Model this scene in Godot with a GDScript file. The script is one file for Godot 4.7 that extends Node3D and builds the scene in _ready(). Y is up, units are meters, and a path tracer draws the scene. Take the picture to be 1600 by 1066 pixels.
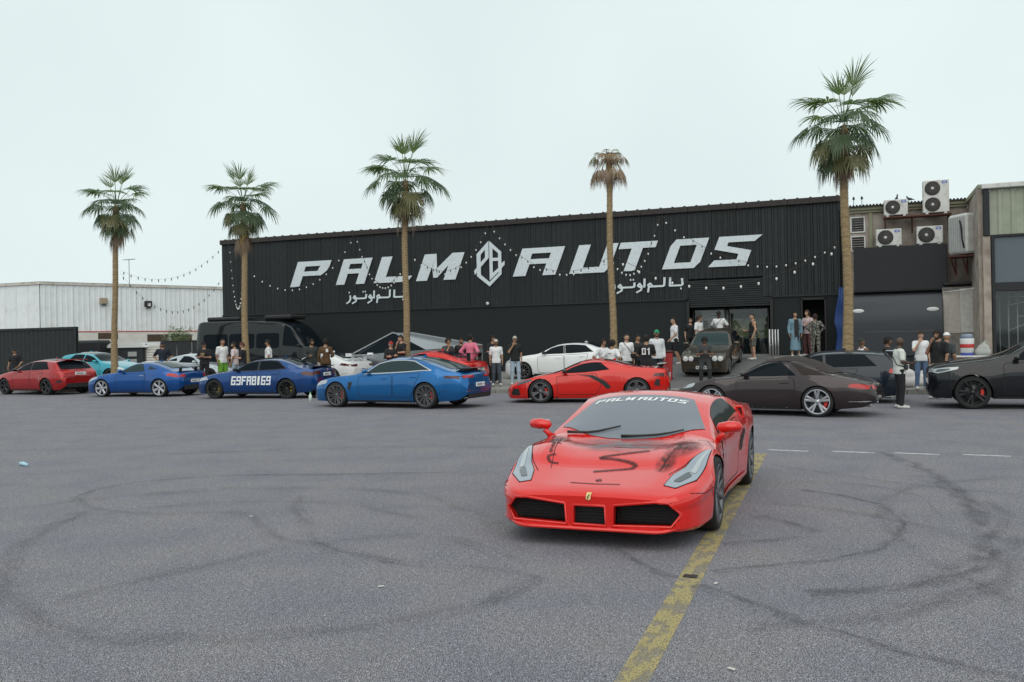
extends Node3D
# A car meet on an asphalt lot: street frame, x along the street, z towards the viewer, metres.

var rng := RandomNumberGenerator.new()
var taken := {}
var group_id := 0
var M := {}


# ---------------------------------------------------------------- small helpers
func lin(r: float, g: float, b: float) -> Color:
	return Color(r, g, b).linear_to_srgb()


func mat(c: Color, rough := 0.7, metal := 0.0) -> StandardMaterial3D:
	var m := StandardMaterial3D.new()
	m.albedo_color = c
	m.roughness = rough
	m.metallic = metal
	return m


func paint(c: Color, metal := 0.25, rough := 0.32, coat := 1.0) -> StandardMaterial3D:
	var m := mat(c, rough, metal)
	m.clearcoat_enabled = coat > 0.0
	m.clearcoat = coat
	m.clearcoat_roughness = 0.03
	m.metallic_specular = 0.25
	return m


func noise_img(w: int, h: int, freq: float, octaves: int, sd: int, kind := FastNoiseLite.TYPE_SIMPLEX_SMOOTH) -> Image:
	var n := FastNoiseLite.new()
	n.seed = sd
	n.frequency = freq
	n.noise_type = kind
	n.fractal_octaves = octaves
	return n.get_seamless_image(w, h)


# a greyscale noise turned into a colour ramp texture
func ramp_tex(w: int, h: int, freq: float, octaves: int, sd: int, cols: Array, stops: Array, kind := FastNoiseLite.TYPE_SIMPLEX_SMOOTH) -> ImageTexture:
	var src := noise_img(w, h, freq, octaves, sd, kind)
	src.convert(Image.FORMAT_L8)
	var data := src.get_data()
	var lut: Array[Color] = []
	for i in 256:
		var t := i / 255.0
		var c: Color = cols[0]
		for k in cols.size() - 1:
			if t >= stops[k]:
				c = cols[k].lerp(cols[k + 1], clampf((t - stops[k]) / (stops[k + 1] - stops[k]), 0.0, 1.0))
		lut.append(c)
	var out := PackedByteArray()
	out.resize(w * h * 4)
	for i in w * h:
		var c: Color = lut[data[i]]
		out[i * 4] = int(c.r * 255)
		out[i * 4 + 1] = int(c.g * 255)
		out[i * 4 + 2] = int(c.b * 255)
		out[i * 4 + 3] = int(c.a * 255)
	return ImageTexture.create_from_image(Image.create_from_data(w, h, false, Image.FORMAT_RGBA8, out))


func tri_mat(tex: Texture2D, scale: float, rough := 0.85, metal := 0.0, world := true) -> StandardMaterial3D:
	var m := mat(Color.WHITE, rough, metal)
	m.albedo_texture = tex
	m.uv1_triplanar = true
	m.uv1_world_triplanar = world
	m.uv1_scale = Vector3.ONE * scale
	return m


func numbered(called: String) -> String:
	var n: int = taken.get(called, 0)
	taken[called] = n + 1
	return called if n == 0 else "%s_%03d" % [called, n]


func tag(o: Node, label: String, category: String, group := "", kind := "") -> void:
	if label:
		o.set_meta("label", label)
	if category:
		o.set_meta("category", category)
	if group:
		o.set_meta("group", group)
	if kind:
		o.set_meta("kind", kind)


func thing(called: String, label: String, category: String, at := Vector3.ZERO, turn := 0.0, group := "") -> Node3D:
	var o := Node3D.new()
	o.name = numbered(called)
	add_child(o)
	o.position = at
	o.rotation_degrees.y = turn
	tag(o, label, category, group)
	return o


func part(called: String, m: Mesh, material: Material, parent: Node, at := Vector3.ZERO) -> MeshInstance3D:
	var o := MeshInstance3D.new()
	o.mesh = m
	o.material_override = material
	if parent == self:
		o.name = numbered(called)
		add_child(o)
	else:
		var base := called
		var n := 0
		while parent.has_node(NodePath(base)):
			n += 1
			base = "%s_%03d" % [called, n]
		o.name = base
		parent.add_child(o)
	o.position = at
	return o


func single(called: String, m: Mesh, material: Material, label: String, category: String, group := "", at := Vector3.ZERO) -> MeshInstance3D:
	var o := part(called, m, material, self, at)
	tag(o, label, category, group)
	return o


func struct(called: String, m: Mesh, material: Material) -> MeshInstance3D:
	var o := part(called, m, material, self)
	o.set_meta("kind", "structure")
	return o


# ---------------------------------------------------------------- mesh collector; corners run counterclockwise seen from outside
class MB:
	var st := SurfaceTool.new()
	var gid := 0
	var n := 0

	func _init() -> void:
		st.begin(Mesh.PRIMITIVE_TRIANGLES)

	func smooth() -> void:
		gid += 1
		st.set_smooth_group(gid)

	func flat() -> void:
		st.set_smooth_group(-1)

	func tri(a: Vector3, b: Vector3, c: Vector3) -> void:
		st.add_vertex(a)
		st.add_vertex(c)
		st.add_vertex(b)
		n += 1

	func quad(a: Vector3, b: Vector3, c: Vector3, d: Vector3) -> void:
		tri(a, b, c)
		tri(a, c, d)

	func uvtri(a: Vector3, b: Vector3, c: Vector3, ua: Vector2, ub: Vector2, uc: Vector2) -> void:
		st.set_uv(ua)
		st.add_vertex(a)
		st.set_uv(uc)
		st.add_vertex(c)
		st.set_uv(ub)
		st.add_vertex(b)
		n += 1

	func uvquad(a: Vector3, b: Vector3, c: Vector3, d: Vector3, u0 := Vector2(0, 1), u1 := Vector2(1, 0)) -> void:
		uvtri(a, b, c, u0, Vector2(u1.x, u0.y), u1)
		uvtri(a, c, d, u0, u1, Vector2(u0.x, u1.y))

	func done() -> ArrayMesh:
		if n == 0:
			return ArrayMesh.new()
		st.generate_normals()
		return st.commit()

	# box with chamfered edges
	func box(c: Vector3, s: Vector3, ch := 0.0, b := Basis.IDENTITY) -> void:
		flat()
		var h := s * 0.5
		ch = minf(ch, minf(h.x, minf(h.y, h.z)) * 0.9)
		if ch <= 0.0:
			var p: Array[Vector3] = []
			for i in 8:
				p.append(c + b * Vector3(h.x if i & 1 else -h.x, h.y if i & 2 else -h.y, h.z if i & 4 else -h.z))
			quad(p[4], p[5], p[7], p[6])
			quad(p[1], p[0], p[2], p[3])
			quad(p[5], p[1], p[3], p[7])
			quad(p[0], p[4], p[6], p[2])
			quad(p[6], p[7], p[3], p[2])
			quad(p[0], p[1], p[5], p[4])
			return
		# corner i has three points: pulled in along all but axis k
		var v := []
		for i in 8:
			var sg := Vector3(1 if i & 1 else -1, 1 if i & 2 else -1, 1 if i & 4 else -1)
			var e := h - Vector3.ONE * ch
			v.append([c + b * (sg * Vector3(h.x, e.y, e.z)), c + b * (sg * Vector3(e.x, h.y, e.z)), c + b * (sg * Vector3(e.x, e.y, h.z))])
		quad(v[4][2], v[5][2], v[7][2], v[6][2])
		quad(v[1][2], v[0][2], v[2][2], v[3][2])
		quad(v[5][0], v[1][0], v[3][0], v[7][0])
		quad(v[0][0], v[4][0], v[6][0], v[2][0])
		quad(v[6][1], v[7][1], v[3][1], v[2][1])
		quad(v[0][1], v[1][1], v[5][1], v[4][1])
		for e in [[4, 5, 1, 2, 0], [6, 7, 2, 1, 0], [0, 1, 2, 1, 0], [2, 3, 1, 2, 0], [0, 2, 2, 0, 1], [1, 3, 0, 2, 1], [4, 6, 0, 2, 1], [5, 7, 2, 0, 1], [0, 4, 0, 1, 2], [1, 5, 1, 0, 2], [2, 6, 1, 0, 2], [3, 7, 0, 1, 2]]:
			var a: Vector3 = v[e[0]][e[2]]
			var b2: Vector3 = v[e[1]][e[2]]
			var c2: Vector3 = v[e[1]][e[3]]
			var d2: Vector3 = v[e[0]][e[3]]
			out_quad(a, b2, c2, d2, c)
		for i in 8:
			out_tri(v[i][0], v[i][1], v[i][2], c)

	func out_tri(a: Vector3, b: Vector3, c: Vector3, from: Vector3) -> void:
		if (b - a).cross(c - a).dot((a + b + c) / 3.0 - from) < 0:
			tri(a, c, b)
		else:
			tri(a, b, c)

	func out_quad(a: Vector3, b: Vector3, c: Vector3, d: Vector3, from: Vector3) -> void:
		if (b - a).cross(c - a).dot((a + b + c + d) / 4.0 - from) < 0:
			quad(a, d, c, b)
		else:
			quad(a, b, c, d)

	# bar between two points with a square section
	func bar(a: Vector3, b: Vector3, w: float, d: float, up := Vector3.UP) -> void:
		var z := (b - a).normalized()
		if absf(z.dot(up)) > 0.98:
			up = Vector3.RIGHT
		var x := up.cross(z).normalized()
		var y := z.cross(x)
		box((a + b) * 0.5, Vector3(w, d, a.distance_to(b)), 0.0, Basis(x, y, z))

	# swept tube through points with a radius each
	func tube(p: Array, r: Array, seg := 8, caps := true, flatten := 1.0, side := Vector3.ZERO) -> void:
		smooth()
		var rings := []
		var ref := Vector3.UP
		for i in p.size():
			var t: Vector3 = (p[mini(i + 1, p.size() - 1)] - p[maxi(i - 1, 0)]).normalized()
			var x: Vector3 = side if side != Vector3.ZERO else ref.cross(t)
			if x.length() < 0.1:
				x = Vector3.RIGHT.cross(t)
			if x.length() < 0.1:
				x = Vector3.FORWARD.cross(t)
			x = (x - t * x.dot(t)).normalized()
			ref = t.cross(x)
			var ring := []
			for k in seg:
				var a := TAU * k / seg
				ring.append(p[i] + (x * cos(a) + ref * sin(a) * flatten) * r[i])
			rings.append(ring)
		for i in rings.size() - 1:
			for k in seg:
				var k2 := (k + 1) % seg
				quad(rings[i][k], rings[i][k2], rings[i + 1][k2], rings[i + 1][k])
		if caps:
			var last: int = rings.size() - 1
			for k in seg:
				tri(p[0], rings[0][(k + 1) % seg], rings[0][k])
				tri(p[last], rings[last][k], rings[last][(k + 1) % seg])

	# surface of revolution about an axis through c; profile is (distance along axis, radius), listed so that outside lies to its left
	func lathe(prof: Array, seg: int, c: Vector3, ax := Vector3.UP, sharp := false) -> void:
		if sharp:
			flat()
		else:
			smooth()
		var x := ax.cross(Vector3.UP if absf(ax.y) < 0.9 else Vector3.RIGHT).normalized()
		var y := ax.cross(x)
		for k in seg:
			var a := TAU * k / seg
			var b := TAU * (k + 1) / seg
			var da := x * cos(a) + y * sin(a)
			var db := x * cos(b) + y * sin(b)
			for i in prof.size() - 1:
				var p: Vector2 = prof[i]
				var q: Vector2 = prof[i + 1]
				var pa := c + ax * p.x + da * p.y
				var pb := c + ax * p.x + db * p.y
				var qa := c + ax * q.x + da * q.y
				var qb := c + ax * q.x + db * q.y
				if p.y > 1e-5:
					tri(pa, pb, qb)
				if q.y > 1e-5:
					tri(pa, qb, qa)

	func ball(c: Vector3, r: Vector3, rows := 8, cols := 12, b := Basis.IDENTITY) -> void:
		smooth()
		for i in rows:
			for k in cols:
				var q := []
				for e in [[i, k], [i, k + 1], [i + 1, k + 1], [i + 1, k]]:
					var t: float = PI * e[0] / rows
					var a: float = TAU * e[1] / cols
					q.append(c + b * (Vector3(sin(t) * cos(a), cos(t), sin(t) * sin(a)) * r))
				if i > 0:
					tri(q[0], q[1], q[2])
				if i < rows - 1:
					tri(q[0], q[2], q[3])

	# upright prism of a flat outline in the plane (o, u, v), pushed along w by depth
	func prism(poly: PackedVector2Array, o: Vector3, u: Vector3, v: Vector3, w: Vector3, back := false) -> void:
		flat()
		if Geometry2D.is_polygon_clockwise(poly):
			poly = poly.duplicate()
			poly.reverse()
		var f := u.cross(v).dot(w) > 0
		var ix := Geometry2D.triangulate_polygon(poly)
		for i in range(0, ix.size(), 3):
			var a := o + u * poly[ix[i]].x + v * poly[ix[i]].y
			var b := o + u * poly[ix[i + 1]].x + v * poly[ix[i + 1]].y
			var c := o + u * poly[ix[i + 2]].x + v * poly[ix[i + 2]].y
			if ((b - a).cross(c - a).dot(w) < 0):
				var t := b
				b = c
				c = t
			tri(a + w, b + w, c + w)
			if back:
				tri(a, c, b)
		for i in poly.size():
			var p := poly[i]
			var q := poly[(i + 1) % poly.size()]
			var a := o + u * p.x + v * p.y
			var b := o + u * q.x + v * q.y
			if f:
				quad(a, b, b + w, a + w)
			else:
				quad(b, a, a + w, b + w)


func box_mesh(s: Vector3, ch := 0.0, c := Vector3.ZERO) -> ArrayMesh:
	var b := MB.new()
	b.box(c, s, ch)
	return b.done()


func V(x: float, y: float, z: float) -> Vector3:
	return Vector3(x, y, z)


func pv(a: Array) -> PackedVector2Array:
	var p := PackedVector2Array()
	for i in range(0, a.size(), 2):
		p.append(Vector2(a[i], a[i + 1]))
	return p


# ---------------------------------------------------------------- cars
class Cv:  # smooth curve through keys (x0, y0, x1, y1, ...)
	var x := PackedFloat32Array()
	var y := PackedFloat32Array()
	var m := PackedFloat32Array()

	func _init(k: Array) -> void:
		for i in range(0, k.size(), 2):
			x.append(k[i])
			y.append(k[i + 1])
		var n := x.size()
		m.resize(n)
		for i in n:
			if i == 0 or i == n - 1:
				var j := 0 if i == 0 else n - 2
				m[i] = (y[j + 1] - y[j]) / (x[j + 1] - x[j]) if n > 1 else 0.0
				continue
			var a := (y[i] - y[i - 1]) / (x[i] - x[i - 1])
			var b := (y[i + 1] - y[i]) / (x[i + 1] - x[i])
			m[i] = 0.0 if a * b <= 0 else 2.0 * a * b / (a + b)

	func at(t: float) -> float:
		var n := x.size()
		if t <= x[0]:
			return y[0]
		if t >= x[n - 1]:
			return y[n - 1]
		var i := 0
		while t > x[i + 1]:
			i += 1
		var h := x[i + 1] - x[i]
		var s := (t - x[i]) / h
		var s2 := s * s
		var s3 := s2 * s
		return (2 * s3 - 3 * s2 + 1) * y[i] + (s3 - 2 * s2 + s) * h * m[i] + (3 * s2 - 2 * s3) * y[i + 1] + (s3 - s2) * h * m[i + 1]


class Car:
	var L: float
	var top: Cv
	var belt: Cv
	var bot: Cv
	var plan: Cv
	var crest: Cv
	var crest_at := 0.72
	var form: Cv
	var tumble := 0.42
	var wheels := []
	var R := 0.37
	var RR := 0.37
	var flare := 0.02
	var boxy := 2.2
	var holes := []

	func _init(s: Dictionary) -> void:
		L = s.L
		top = Cv.new(s.top)
		belt = Cv.new(s.belt)
		bot = Cv.new(s.bot)
		plan = Cv.new(s.plan)
		crest = Cv.new(s.get("crest", [0, 0, 1, 0]))
		crest_at = s.get("crest_at", 0.72)
		form = Cv.new(s.get("form", [0, 0.93, 0.12, 0.965, 0.35, 0.995, 0.6, 1.0, 0.82, 0.985, 0.93, 0.965, 1, 0.93]))
		tumble = s.get("tumble", 0.42)
		wheels = s.wheels
		R = s.get("arch", 0.37)
		RR = s.get("arch_rear", R)
		flare = s.get("flare", 0.02)
		boxy = s.get("boxy", 2.2)
		for h in s.get("holes", []):
			var p := PackedVector2Array()
			for i in range(0, h.size(), 2):
				p.append(Vector2(h[i], h[i + 1]))
			holes.append(p)

	func low(d: float, y: float, o: float, b: float, w: float) -> float:
		var v := clampf((y - o) / maxf(b - o, 0.01), 0.0, 1.0)
		var z := w * form.at(v)
		var hump := sin(PI * clampf(v * 1.08, 0.0, 1.0))
		for k in 2:
			var t: float = (d - wheels[k]) / (1.25 * (R if k == 0 else RR))
			if absf(t) < 1.8:
				z += flare * exp(-t * t * t * t) * hump
		return z

	# (bottom, belt, top, half width at belt, half width of roof, drop)
	func keys(d: float) -> Array:
		var o := bot.at(d)
		var b := maxf(belt.at(d), o + 0.02)
		var t := maxf(top.at(d), b + 0.012)
		var w := plan.at(d)
		var wb := low(d, b, o, b, w)
		var h := t - b
		var dr := minf(h * 0.7, 0.045 + 0.1 * h)
		var wr := maxf(0.3 * wb, wb * 0.965 - tumble * (h - dr))
		return [o, b, t, wb, wr, dr, w]

	func side_w(d: float, y: float) -> float:
		var k := keys(d)
		if y <= k[1]:
			return low(d, y, k[0], k[1], k[6])
		var t: float = (y - k[1]) / maxf(k[2] - k[5] - k[1], 0.001)
		if t <= 1.0:
			return lerpf(k[3], k[4], t) + 0.012 * sin(PI * t) * (k[2] - k[1]) / 0.4
		var q: float = clampf((k[2] - y) / k[5], 0.0, 1.0)
		return k[4] * pow(1.0 - (1.0 - q), 1.0 / boxy) if q > 0 else 0.0

	func top_y(d: float, z: float) -> float:
		var k := keys(d)
		z = absf(z)
		var y: float
		if z <= k[4]:
			y = k[2] - k[5] * pow(z / k[4], boxy)
		else:
			var t: float = clampf((z - k[4]) / maxf(k[3] - k[4], 0.001), 0.0, 1.0)
			y = lerpf(k[2] - k[5], k[1], t)
		return y + bump(d, z, k[3])

	func bump(d: float, z: float, wb: float) -> float:
		var c := crest.at(d)
		if c == 0.0:
			return 0.0
		var t := (absf(z) / wb - crest_at) / 0.2
		return c * exp(-t * t)

	func inside(d: float, z: float, y: float) -> bool:
		return absf(z) <= side_w(d, y) and y <= top_y(d, z)

	func end_d(z: float, y: float, rear: bool) -> float:
		var lo := 0.0
		var hi := minf(1.3, L * 0.3)
		for i in 13:
			var mid := (lo + hi) * 0.5
			if inside(L - mid if rear else mid, z, y):
				hi = mid
			else:
				lo = mid
		return L - hi if rear else hi

	# point on the body for a plane: side (d, y), front and rear (z, y), top (d, z)
	func on(plane: String, u: float, v: float, off: float, sgn := 1.0) -> Vector3:
		match plane:
			"side":
				return Vector3(u - L * 0.5, v, sgn * (side_w(u, v) + off))
			"front":
				return Vector3(end_d(u, v, false) - off - L * 0.5, v, u)
			"rear":
				return Vector3(end_d(u, v, true) + off - L * 0.5, v, u)
		return Vector3(u - L * 0.5, top_y(u, v) + off, v)

	func stations() -> Array:
		var s := [0.0, 0.006, 0.015, 0.03, 0.05, 0.075, 0.1, 0.13, 0.165]
		var e: Array = s.duplicate()
		var d := 0.205
		while d < L - 0.2:
			s.append(d)
			d += 0.05
		for x in e:
			s.append(L - x)
		for k in 2:
			var r: float = R if k == 0 else RR
			for i in 13:
				s.append(wheels[k] + r * cos(PI * i / 12.0))
			s.append(wheels[k] - r - 0.002)
			s.append(wheels[k] + r + 0.002)
		s.sort()
		var out := []
		for x in s:
			if x >= 0.0 and x <= L and (out.is_empty() or x - out[-1] > 0.0015):
				out.append(x)
		return out

	func lower_edge(d: float, axle: float) -> float:
		var o := bot.at(d)
		for k in 2:
			var r: float = R if k == 0 else RR
			var t: float = d - wheels[k]
			if absf(t) <= r + 0.0005:
				return maxf(o, axle + sqrt(maxf(r * r - t * t, 0.0)))
		return o

	func section(d: float, axle: float) -> PackedVector3Array:
		var k := keys(d)
		var p := PackedVector3Array()
		var e := minf(lower_edge(d, axle), k[1] - 0.02)
		var x := d - L * 0.5
		for i in 13:
			var v := i / 12.0
			v = v * (1.0 - 0.25 * v * (1.0 - v))
			var y: float = lerpf(e, k[1], v)
			p.append(Vector3(x, y, low(d, y, k[0], k[1], k[6])))
		for i in 5:
			var t := (i + 1) / 5.0
			p.append(Vector3(x, lerpf(k[1], k[2] - k[5], t), lerpf(k[3], k[4], t) + 0.012 * sin(PI * t) * (k[2] - k[1]) / 0.4))
		for i in 9:
			var z: float = k[4] * (1.0 - pow((i + 1) / 9.0, 1.3))
			p.append(Vector3(x, k[2] - k[5] * pow(z / k[4], boxy) + bump(d, z, k[3]), z))
		for i in range(13, 18):
			p[i].y += bump(d, p[i].z, k[3]) * 0.6
		return p


func mir(v: Vector3) -> Vector3:
	return Vector3(v.x, v.y, -v.z)


func car_body(c: Car, axle: float) -> Array:
	var b := MB.new()
	var u := MB.new()
	b.smooth()
	var prev := PackedVector3Array()
	var st := c.stations()
	for si in st.size():
		var p := c.section(st[si], axle)
		if si > 0:
			for i in p.size() - 1:
				if c.holes and st[si] < 0.4:
					var mid := (prev[i] + p[i + 1]) * 0.5
					if c.holes.any(func(h): return Geometry2D.is_point_in_polygon(Vector2(mid.z, mid.y), h)):
						continue
				b.quad(prev[i], p[i], p[i + 1], prev[i + 1])
				b.quad(mir(prev[i + 1]), mir(p[i + 1]), mir(p[i]), mir(prev[i]))
			u.flat()
			var a := prev[0]
			var q := p[0]
			u.quad(mir(a) * Vector3(1, 1, 0.985), mir(q) * Vector3(1, 1, 0.985), q * Vector3(1, 1, 0.985), a * Vector3(1, 1, 0.985))
		if si == 0 or si == st.size() - 1:
			b.smooth()
			if si == 0 and c.holes:
				b.flat()
				var cap := PackedVector2Array()
				for v in p:
					cap.append(Vector2(v.z, v.y))
				for i in p.size() - 1:
					var v := p[p.size() - 2 - i]
					cap.append(Vector2(-v.z, v.y))
				var cuts := [-1.2, -0.42, -0.17, 0.0, 0.17, 0.42, 1.2]
				for k in cuts.size() - 1:
					var pieces := Geometry2D.intersect_polygons(cap, PackedVector2Array([Vector2(cuts[k], 0), Vector2(cuts[k + 1], 0), Vector2(cuts[k + 1], 2), Vector2(cuts[k], 2)]))
					for h in c.holes:
						var left := []
						for piece in pieces:
							left.append_array(Geometry2D.clip_polygons(piece, h))
						pieces.assign(left)
					for piece in pieces:
						var ix := Geometry2D.triangulate_polygon(piece)
						for t in range(0, ix.size(), 3):
							var q := []
							for w in 3:
								q.append(Vector3(p[0].x, piece[ix[t + w]].y, piece[ix[t + w]].x))
							b.out_tri(q[0], q[1], q[2], Vector3.ZERO)
				prev = p
				continue
			for i in p.size() - 1:
				var q := [p[i], p[i + 1], mir(p[i + 1]), mir(p[i])]
				if si == 0:
					b.quad(q[0], q[1], q[2], q[3])
				else:
					b.quad(q[3], q[2], q[1], q[0])
			b.smooth()
		prev = p
	return [b.done(), u.done()]


# part of the body's skin inside an outline, lifted by off; fine enough to follow the curve
func skin(c: Car, plane: String, poly: PackedVector2Array, off: float, sgn := 1.0, step := 0.09, b: MB = null) -> MB:
	if b == null:
		b = MB.new()
	b.smooth()
	var ix := Geometry2D.triangulate_polygon(poly)
	var lo := poly[0]
	var hi := poly[0]
	for q in poly:
		lo = lo.min(q)
		hi = hi.max(q)
	var size := (hi - lo).max(Vector2.ONE * 0.001)
	var seen := {}
	var look := func(q: Vector2) -> Vector3:
		var key := Vector2i((q * 8000.0).round())
		if not seen.has(key):
			seen[key] = c.on(plane, q.x, q.y, off, sgn)
		return seen[key]
	for i in range(0, ix.size(), 3):
		var t := [poly[ix[i]], poly[ix[i + 1]], poly[ix[i + 2]]]
		var most := maxf(t[0].distance_to(t[1]), maxf(t[1].distance_to(t[2]), t[2].distance_to(t[0])))
		var n := clampi(int(ceil(most / step)), 1, 24)
		for r in n:
			for k in n - r:
				var g := func(a: int, e: int) -> Vector2:
					return t[0] + (t[1] - t[0]) * (a / float(n)) + (t[2] - t[0]) * (e / float(n))
				var quads := [[g.call(r, k), g.call(r + 1, k), g.call(r, k + 1)]]
				if k < n - r - 1:
					quads.append([g.call(r + 1, k), g.call(r + 1, k + 1), g.call(r, k + 1)])
				for q in quads:
					var p0: Vector3 = look.call(q[0])
					var p1: Vector3 = look.call(q[1])
					var p2: Vector3 = look.call(q[2])
					var want := Vector3(0, 0.25, sgn)
					if plane == "front":
						want = Vector3(-1, 0.25, 0)
					elif plane == "rear":
						want = Vector3(1, 0.25, 0)
					elif plane == "top":
						want = Vector3(0, 1, 0)
					var uv := []
					for w in 3:
						uv.append((q[w] - lo) / size)
					if (p1 - p0).cross(p2 - p0).dot(want) < 0:
						b.uvtri(p0, p2, p1, uv[0], uv[2], uv[1])
					else:
						b.uvtri(p0, p1, p2, uv[0], uv[1], uv[2])
	return b


# outline of a line of some width through points
func ribbon(pts: PackedVector2Array, w: float) -> Array:
	var out := []
	for i in pts.size() - 1:
		var t := (pts[i + 1] - pts[i]).normalized()
		var n := Vector2(-t.y, t.x) * w * 0.5
		out.append(PackedVector2Array([pts[i] - n - t * w * 0.2, pts[i + 1] - n + t * w * 0.2, pts[i + 1] + n + t * w * 0.2, pts[i] + n - t * w * 0.2]))
	return out


func strip(c: Car, plane: String, pts: PackedVector2Array, w: float, off: float, sgn := 1.0, b: MB = null) -> MB:
	if b == null:
		b = MB.new()
	for q in ribbon(pts, w):
		skin(c, plane, q, off, sgn, 0.08, b)
	return b


# rounds the corners of an outline
func rounded(p: PackedVector2Array, share := 0.22) -> PackedVector2Array:
	var out := PackedVector2Array()
	for i in p.size():
		var a := p[(i + p.size() - 1) % p.size()]
		var b := p[i]
		var c := p[(i + 1) % p.size()]
		var s := b.lerp(a, share)
		var e := b.lerp(c, share)
		for k in 4:
			var t := k / 3.0
			out.append(s.lerp(b, t).lerp(b.lerp(e, t), t))
	return out


func both(p: PackedVector2Array) -> PackedVector2Array:
	var q := PackedVector2Array()
	for v in p:
		q.append(Vector2(-v.x, v.y))
	q.reverse()
	return q


func mirror_v(p: PackedVector2Array) -> PackedVector2Array:
	var q := PackedVector2Array()
	for v in p:
		q.append(Vector2(v.x, -v.y))
	q.reverse()
	return q


var wheel_cache := {}


# meshes of a wheel: tyre, rim, disc, caliper; axis along z, outer face at z = 0
func wheel_meshes(r: float, w: float, rim_r: float, spokes: int, style: String) -> Array:
	var key := "%s %s %s %d %s" % [r, w, rim_r, spokes, style]
	if wheel_cache.has(key):
		return wheel_cache[key]
	var t := MB.new()
	t.lathe([Vector2(-0.02, rim_r - 0.005), Vector2(-0.006, rim_r + 0.006), Vector2(0.0, lerpf(rim_r, r, 0.35)), Vector2(-0.006, lerpf(rim_r, r, 0.75)), Vector2(-0.028, r - 0.008), Vector2(-0.05, r), Vector2(-w + 0.05, r), Vector2(-w + 0.02, r - 0.012), Vector2(-w, lerpf(rim_r, r, 0.6)), Vector2(-w + 0.01, rim_r)].map(func(v): return Vector2(v.x, v.y)), 36, Vector3.ZERO, Vector3(0, 0, 1))
	var m := MB.new()
	m.lathe([Vector2(-w + 0.01, rim_r - 0.004), Vector2(-0.07, rim_r - 0.03), Vector2(-0.03, rim_r - 0.022), Vector2(-0.006, rim_r - 0.016), Vector2(-0.001, rim_r - 0.006), Vector2(-0.006, rim_r + 0.007)], 36, Vector3.ZERO, Vector3(0, 0, 1))
	m.lathe([Vector2(-0.09, 0.075), Vector2(-0.035, 0.07), Vector2(-0.028, 0.055), Vector2(-0.028, 0.035), Vector2(-0.02, 0.03), Vector2(-0.02, 0.0)], 14, Vector3.ZERO, Vector3(0, 0, 1))
	for i in spokes:
		var a := TAU * i / spokes + 0.31
		var lanes := [0.0]
		if style == "twin":
			lanes = [-0.13, 0.13]
		elif style == "fork":
			lanes = [-0.17, 0.17]
		for off in lanes:
			var wid := (0.052 if style == "fat" else 0.034) * (5.0 / maxf(spokes, 5.0) + 0.15) * (0.72 if lanes.size() > 1 else 1.0)
			var d0 := Vector3(cos(a), sin(a), 0)
			var d1 := Vector3(cos(a + off), sin(a + off), 0)
			if style == "fork":
				d0 = Vector3(cos(a + off * 0.5), sin(a + off * 0.5), 0)
			var p0 := d0 * 0.045
			var p1 := d1 * (rim_r - 0.012)
			var sd := Vector3(0, 0, 1).cross((p1 - p0).normalized())
			m.flat()
			var dz := Vector3(0, 0, 1)
			var A := [p0 - sd * wid * 0.7 - dz * 0.036, p1 - sd * wid - dz * 0.012, p1 + sd * wid - dz * 0.012, p0 + sd * wid * 0.7 - dz * 0.036]
			var top := [p0.lerp(p1, 0.0) - sd * wid * 0.35 - dz * 0.022, p1 - sd * wid * 0.55 - dz * 0.003, p1 + sd * wid * 0.55 - dz * 0.003, p0 + sd * wid * 0.35 - dz * 0.022]
			m.quad(top[0], top[1], top[2], top[3])
			for k in 4:
				m.quad(A[k], A[(k + 1) % 4], top[(k + 1) % 4], top[k])
	var d := MB.new()
	d.lathe([Vector2(-0.1, 0.0), Vector2(-0.085, 0.0), Vector2(-0.085, rim_r * 0.74), Vector2(-0.1, rim_r * 0.74)].map(func(v): return v), 24, Vector3.ZERO, Vector3(0, 0, 1))
	d.lathe([Vector2(-0.1, rim_r * 0.74), Vector2(-0.085, rim_r * 0.74), Vector2(-0.085, 0.06)], 24, Vector3.ZERO, Vector3(0, 0, 1))
	d.lathe([Vector2(-w + 0.03, rim_r * 0.97), Vector2(-w + 0.031, 0.0)], 24, Vector3.ZERO, Vector3(0, 0, 1))
	var k := MB.new()
	for i in 5:
		var a := -0.5 + i * 0.22
		k.box(Vector3(cos(a), sin(a), 0) * rim_r * 0.66 + Vector3(0, 0, -0.075), Vector3(0.075, 0.075, 0.05), 0.012, Basis(Vector3(0, 0, 1), a))
	wheel_cache[key] = [t.done(), m.done(), d.done(), k.done()]
	return wheel_cache[key]


func add_wheel(o: Node3D, at: Vector3, sgn: float, ms: Array, rim: Material, caliper: Material, steer := 0.0, spin := 0.0) -> void:
	var w := Node3D.new()
	var n := 0
	var base := "wheel"
	while o.has_node(NodePath(base)):
		n += 1
		base = "wheel_%03d" % n
	w.name = base
	o.add_child(w)
	w.position = at
	w.rotation = Vector3(0, (0.0 if sgn > 0 else PI) + steer, 0)
	var t := part("tyre", ms[0], M.tyre, w)
	var r := part("rim", ms[1], rim, w)
	r.rotation.z = spin
	part("brake_disc", ms[2], M.disc, w)
	if caliper:
		part("brake_caliper", ms[3], caliper, w)
	t.rotation.z = spin


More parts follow.
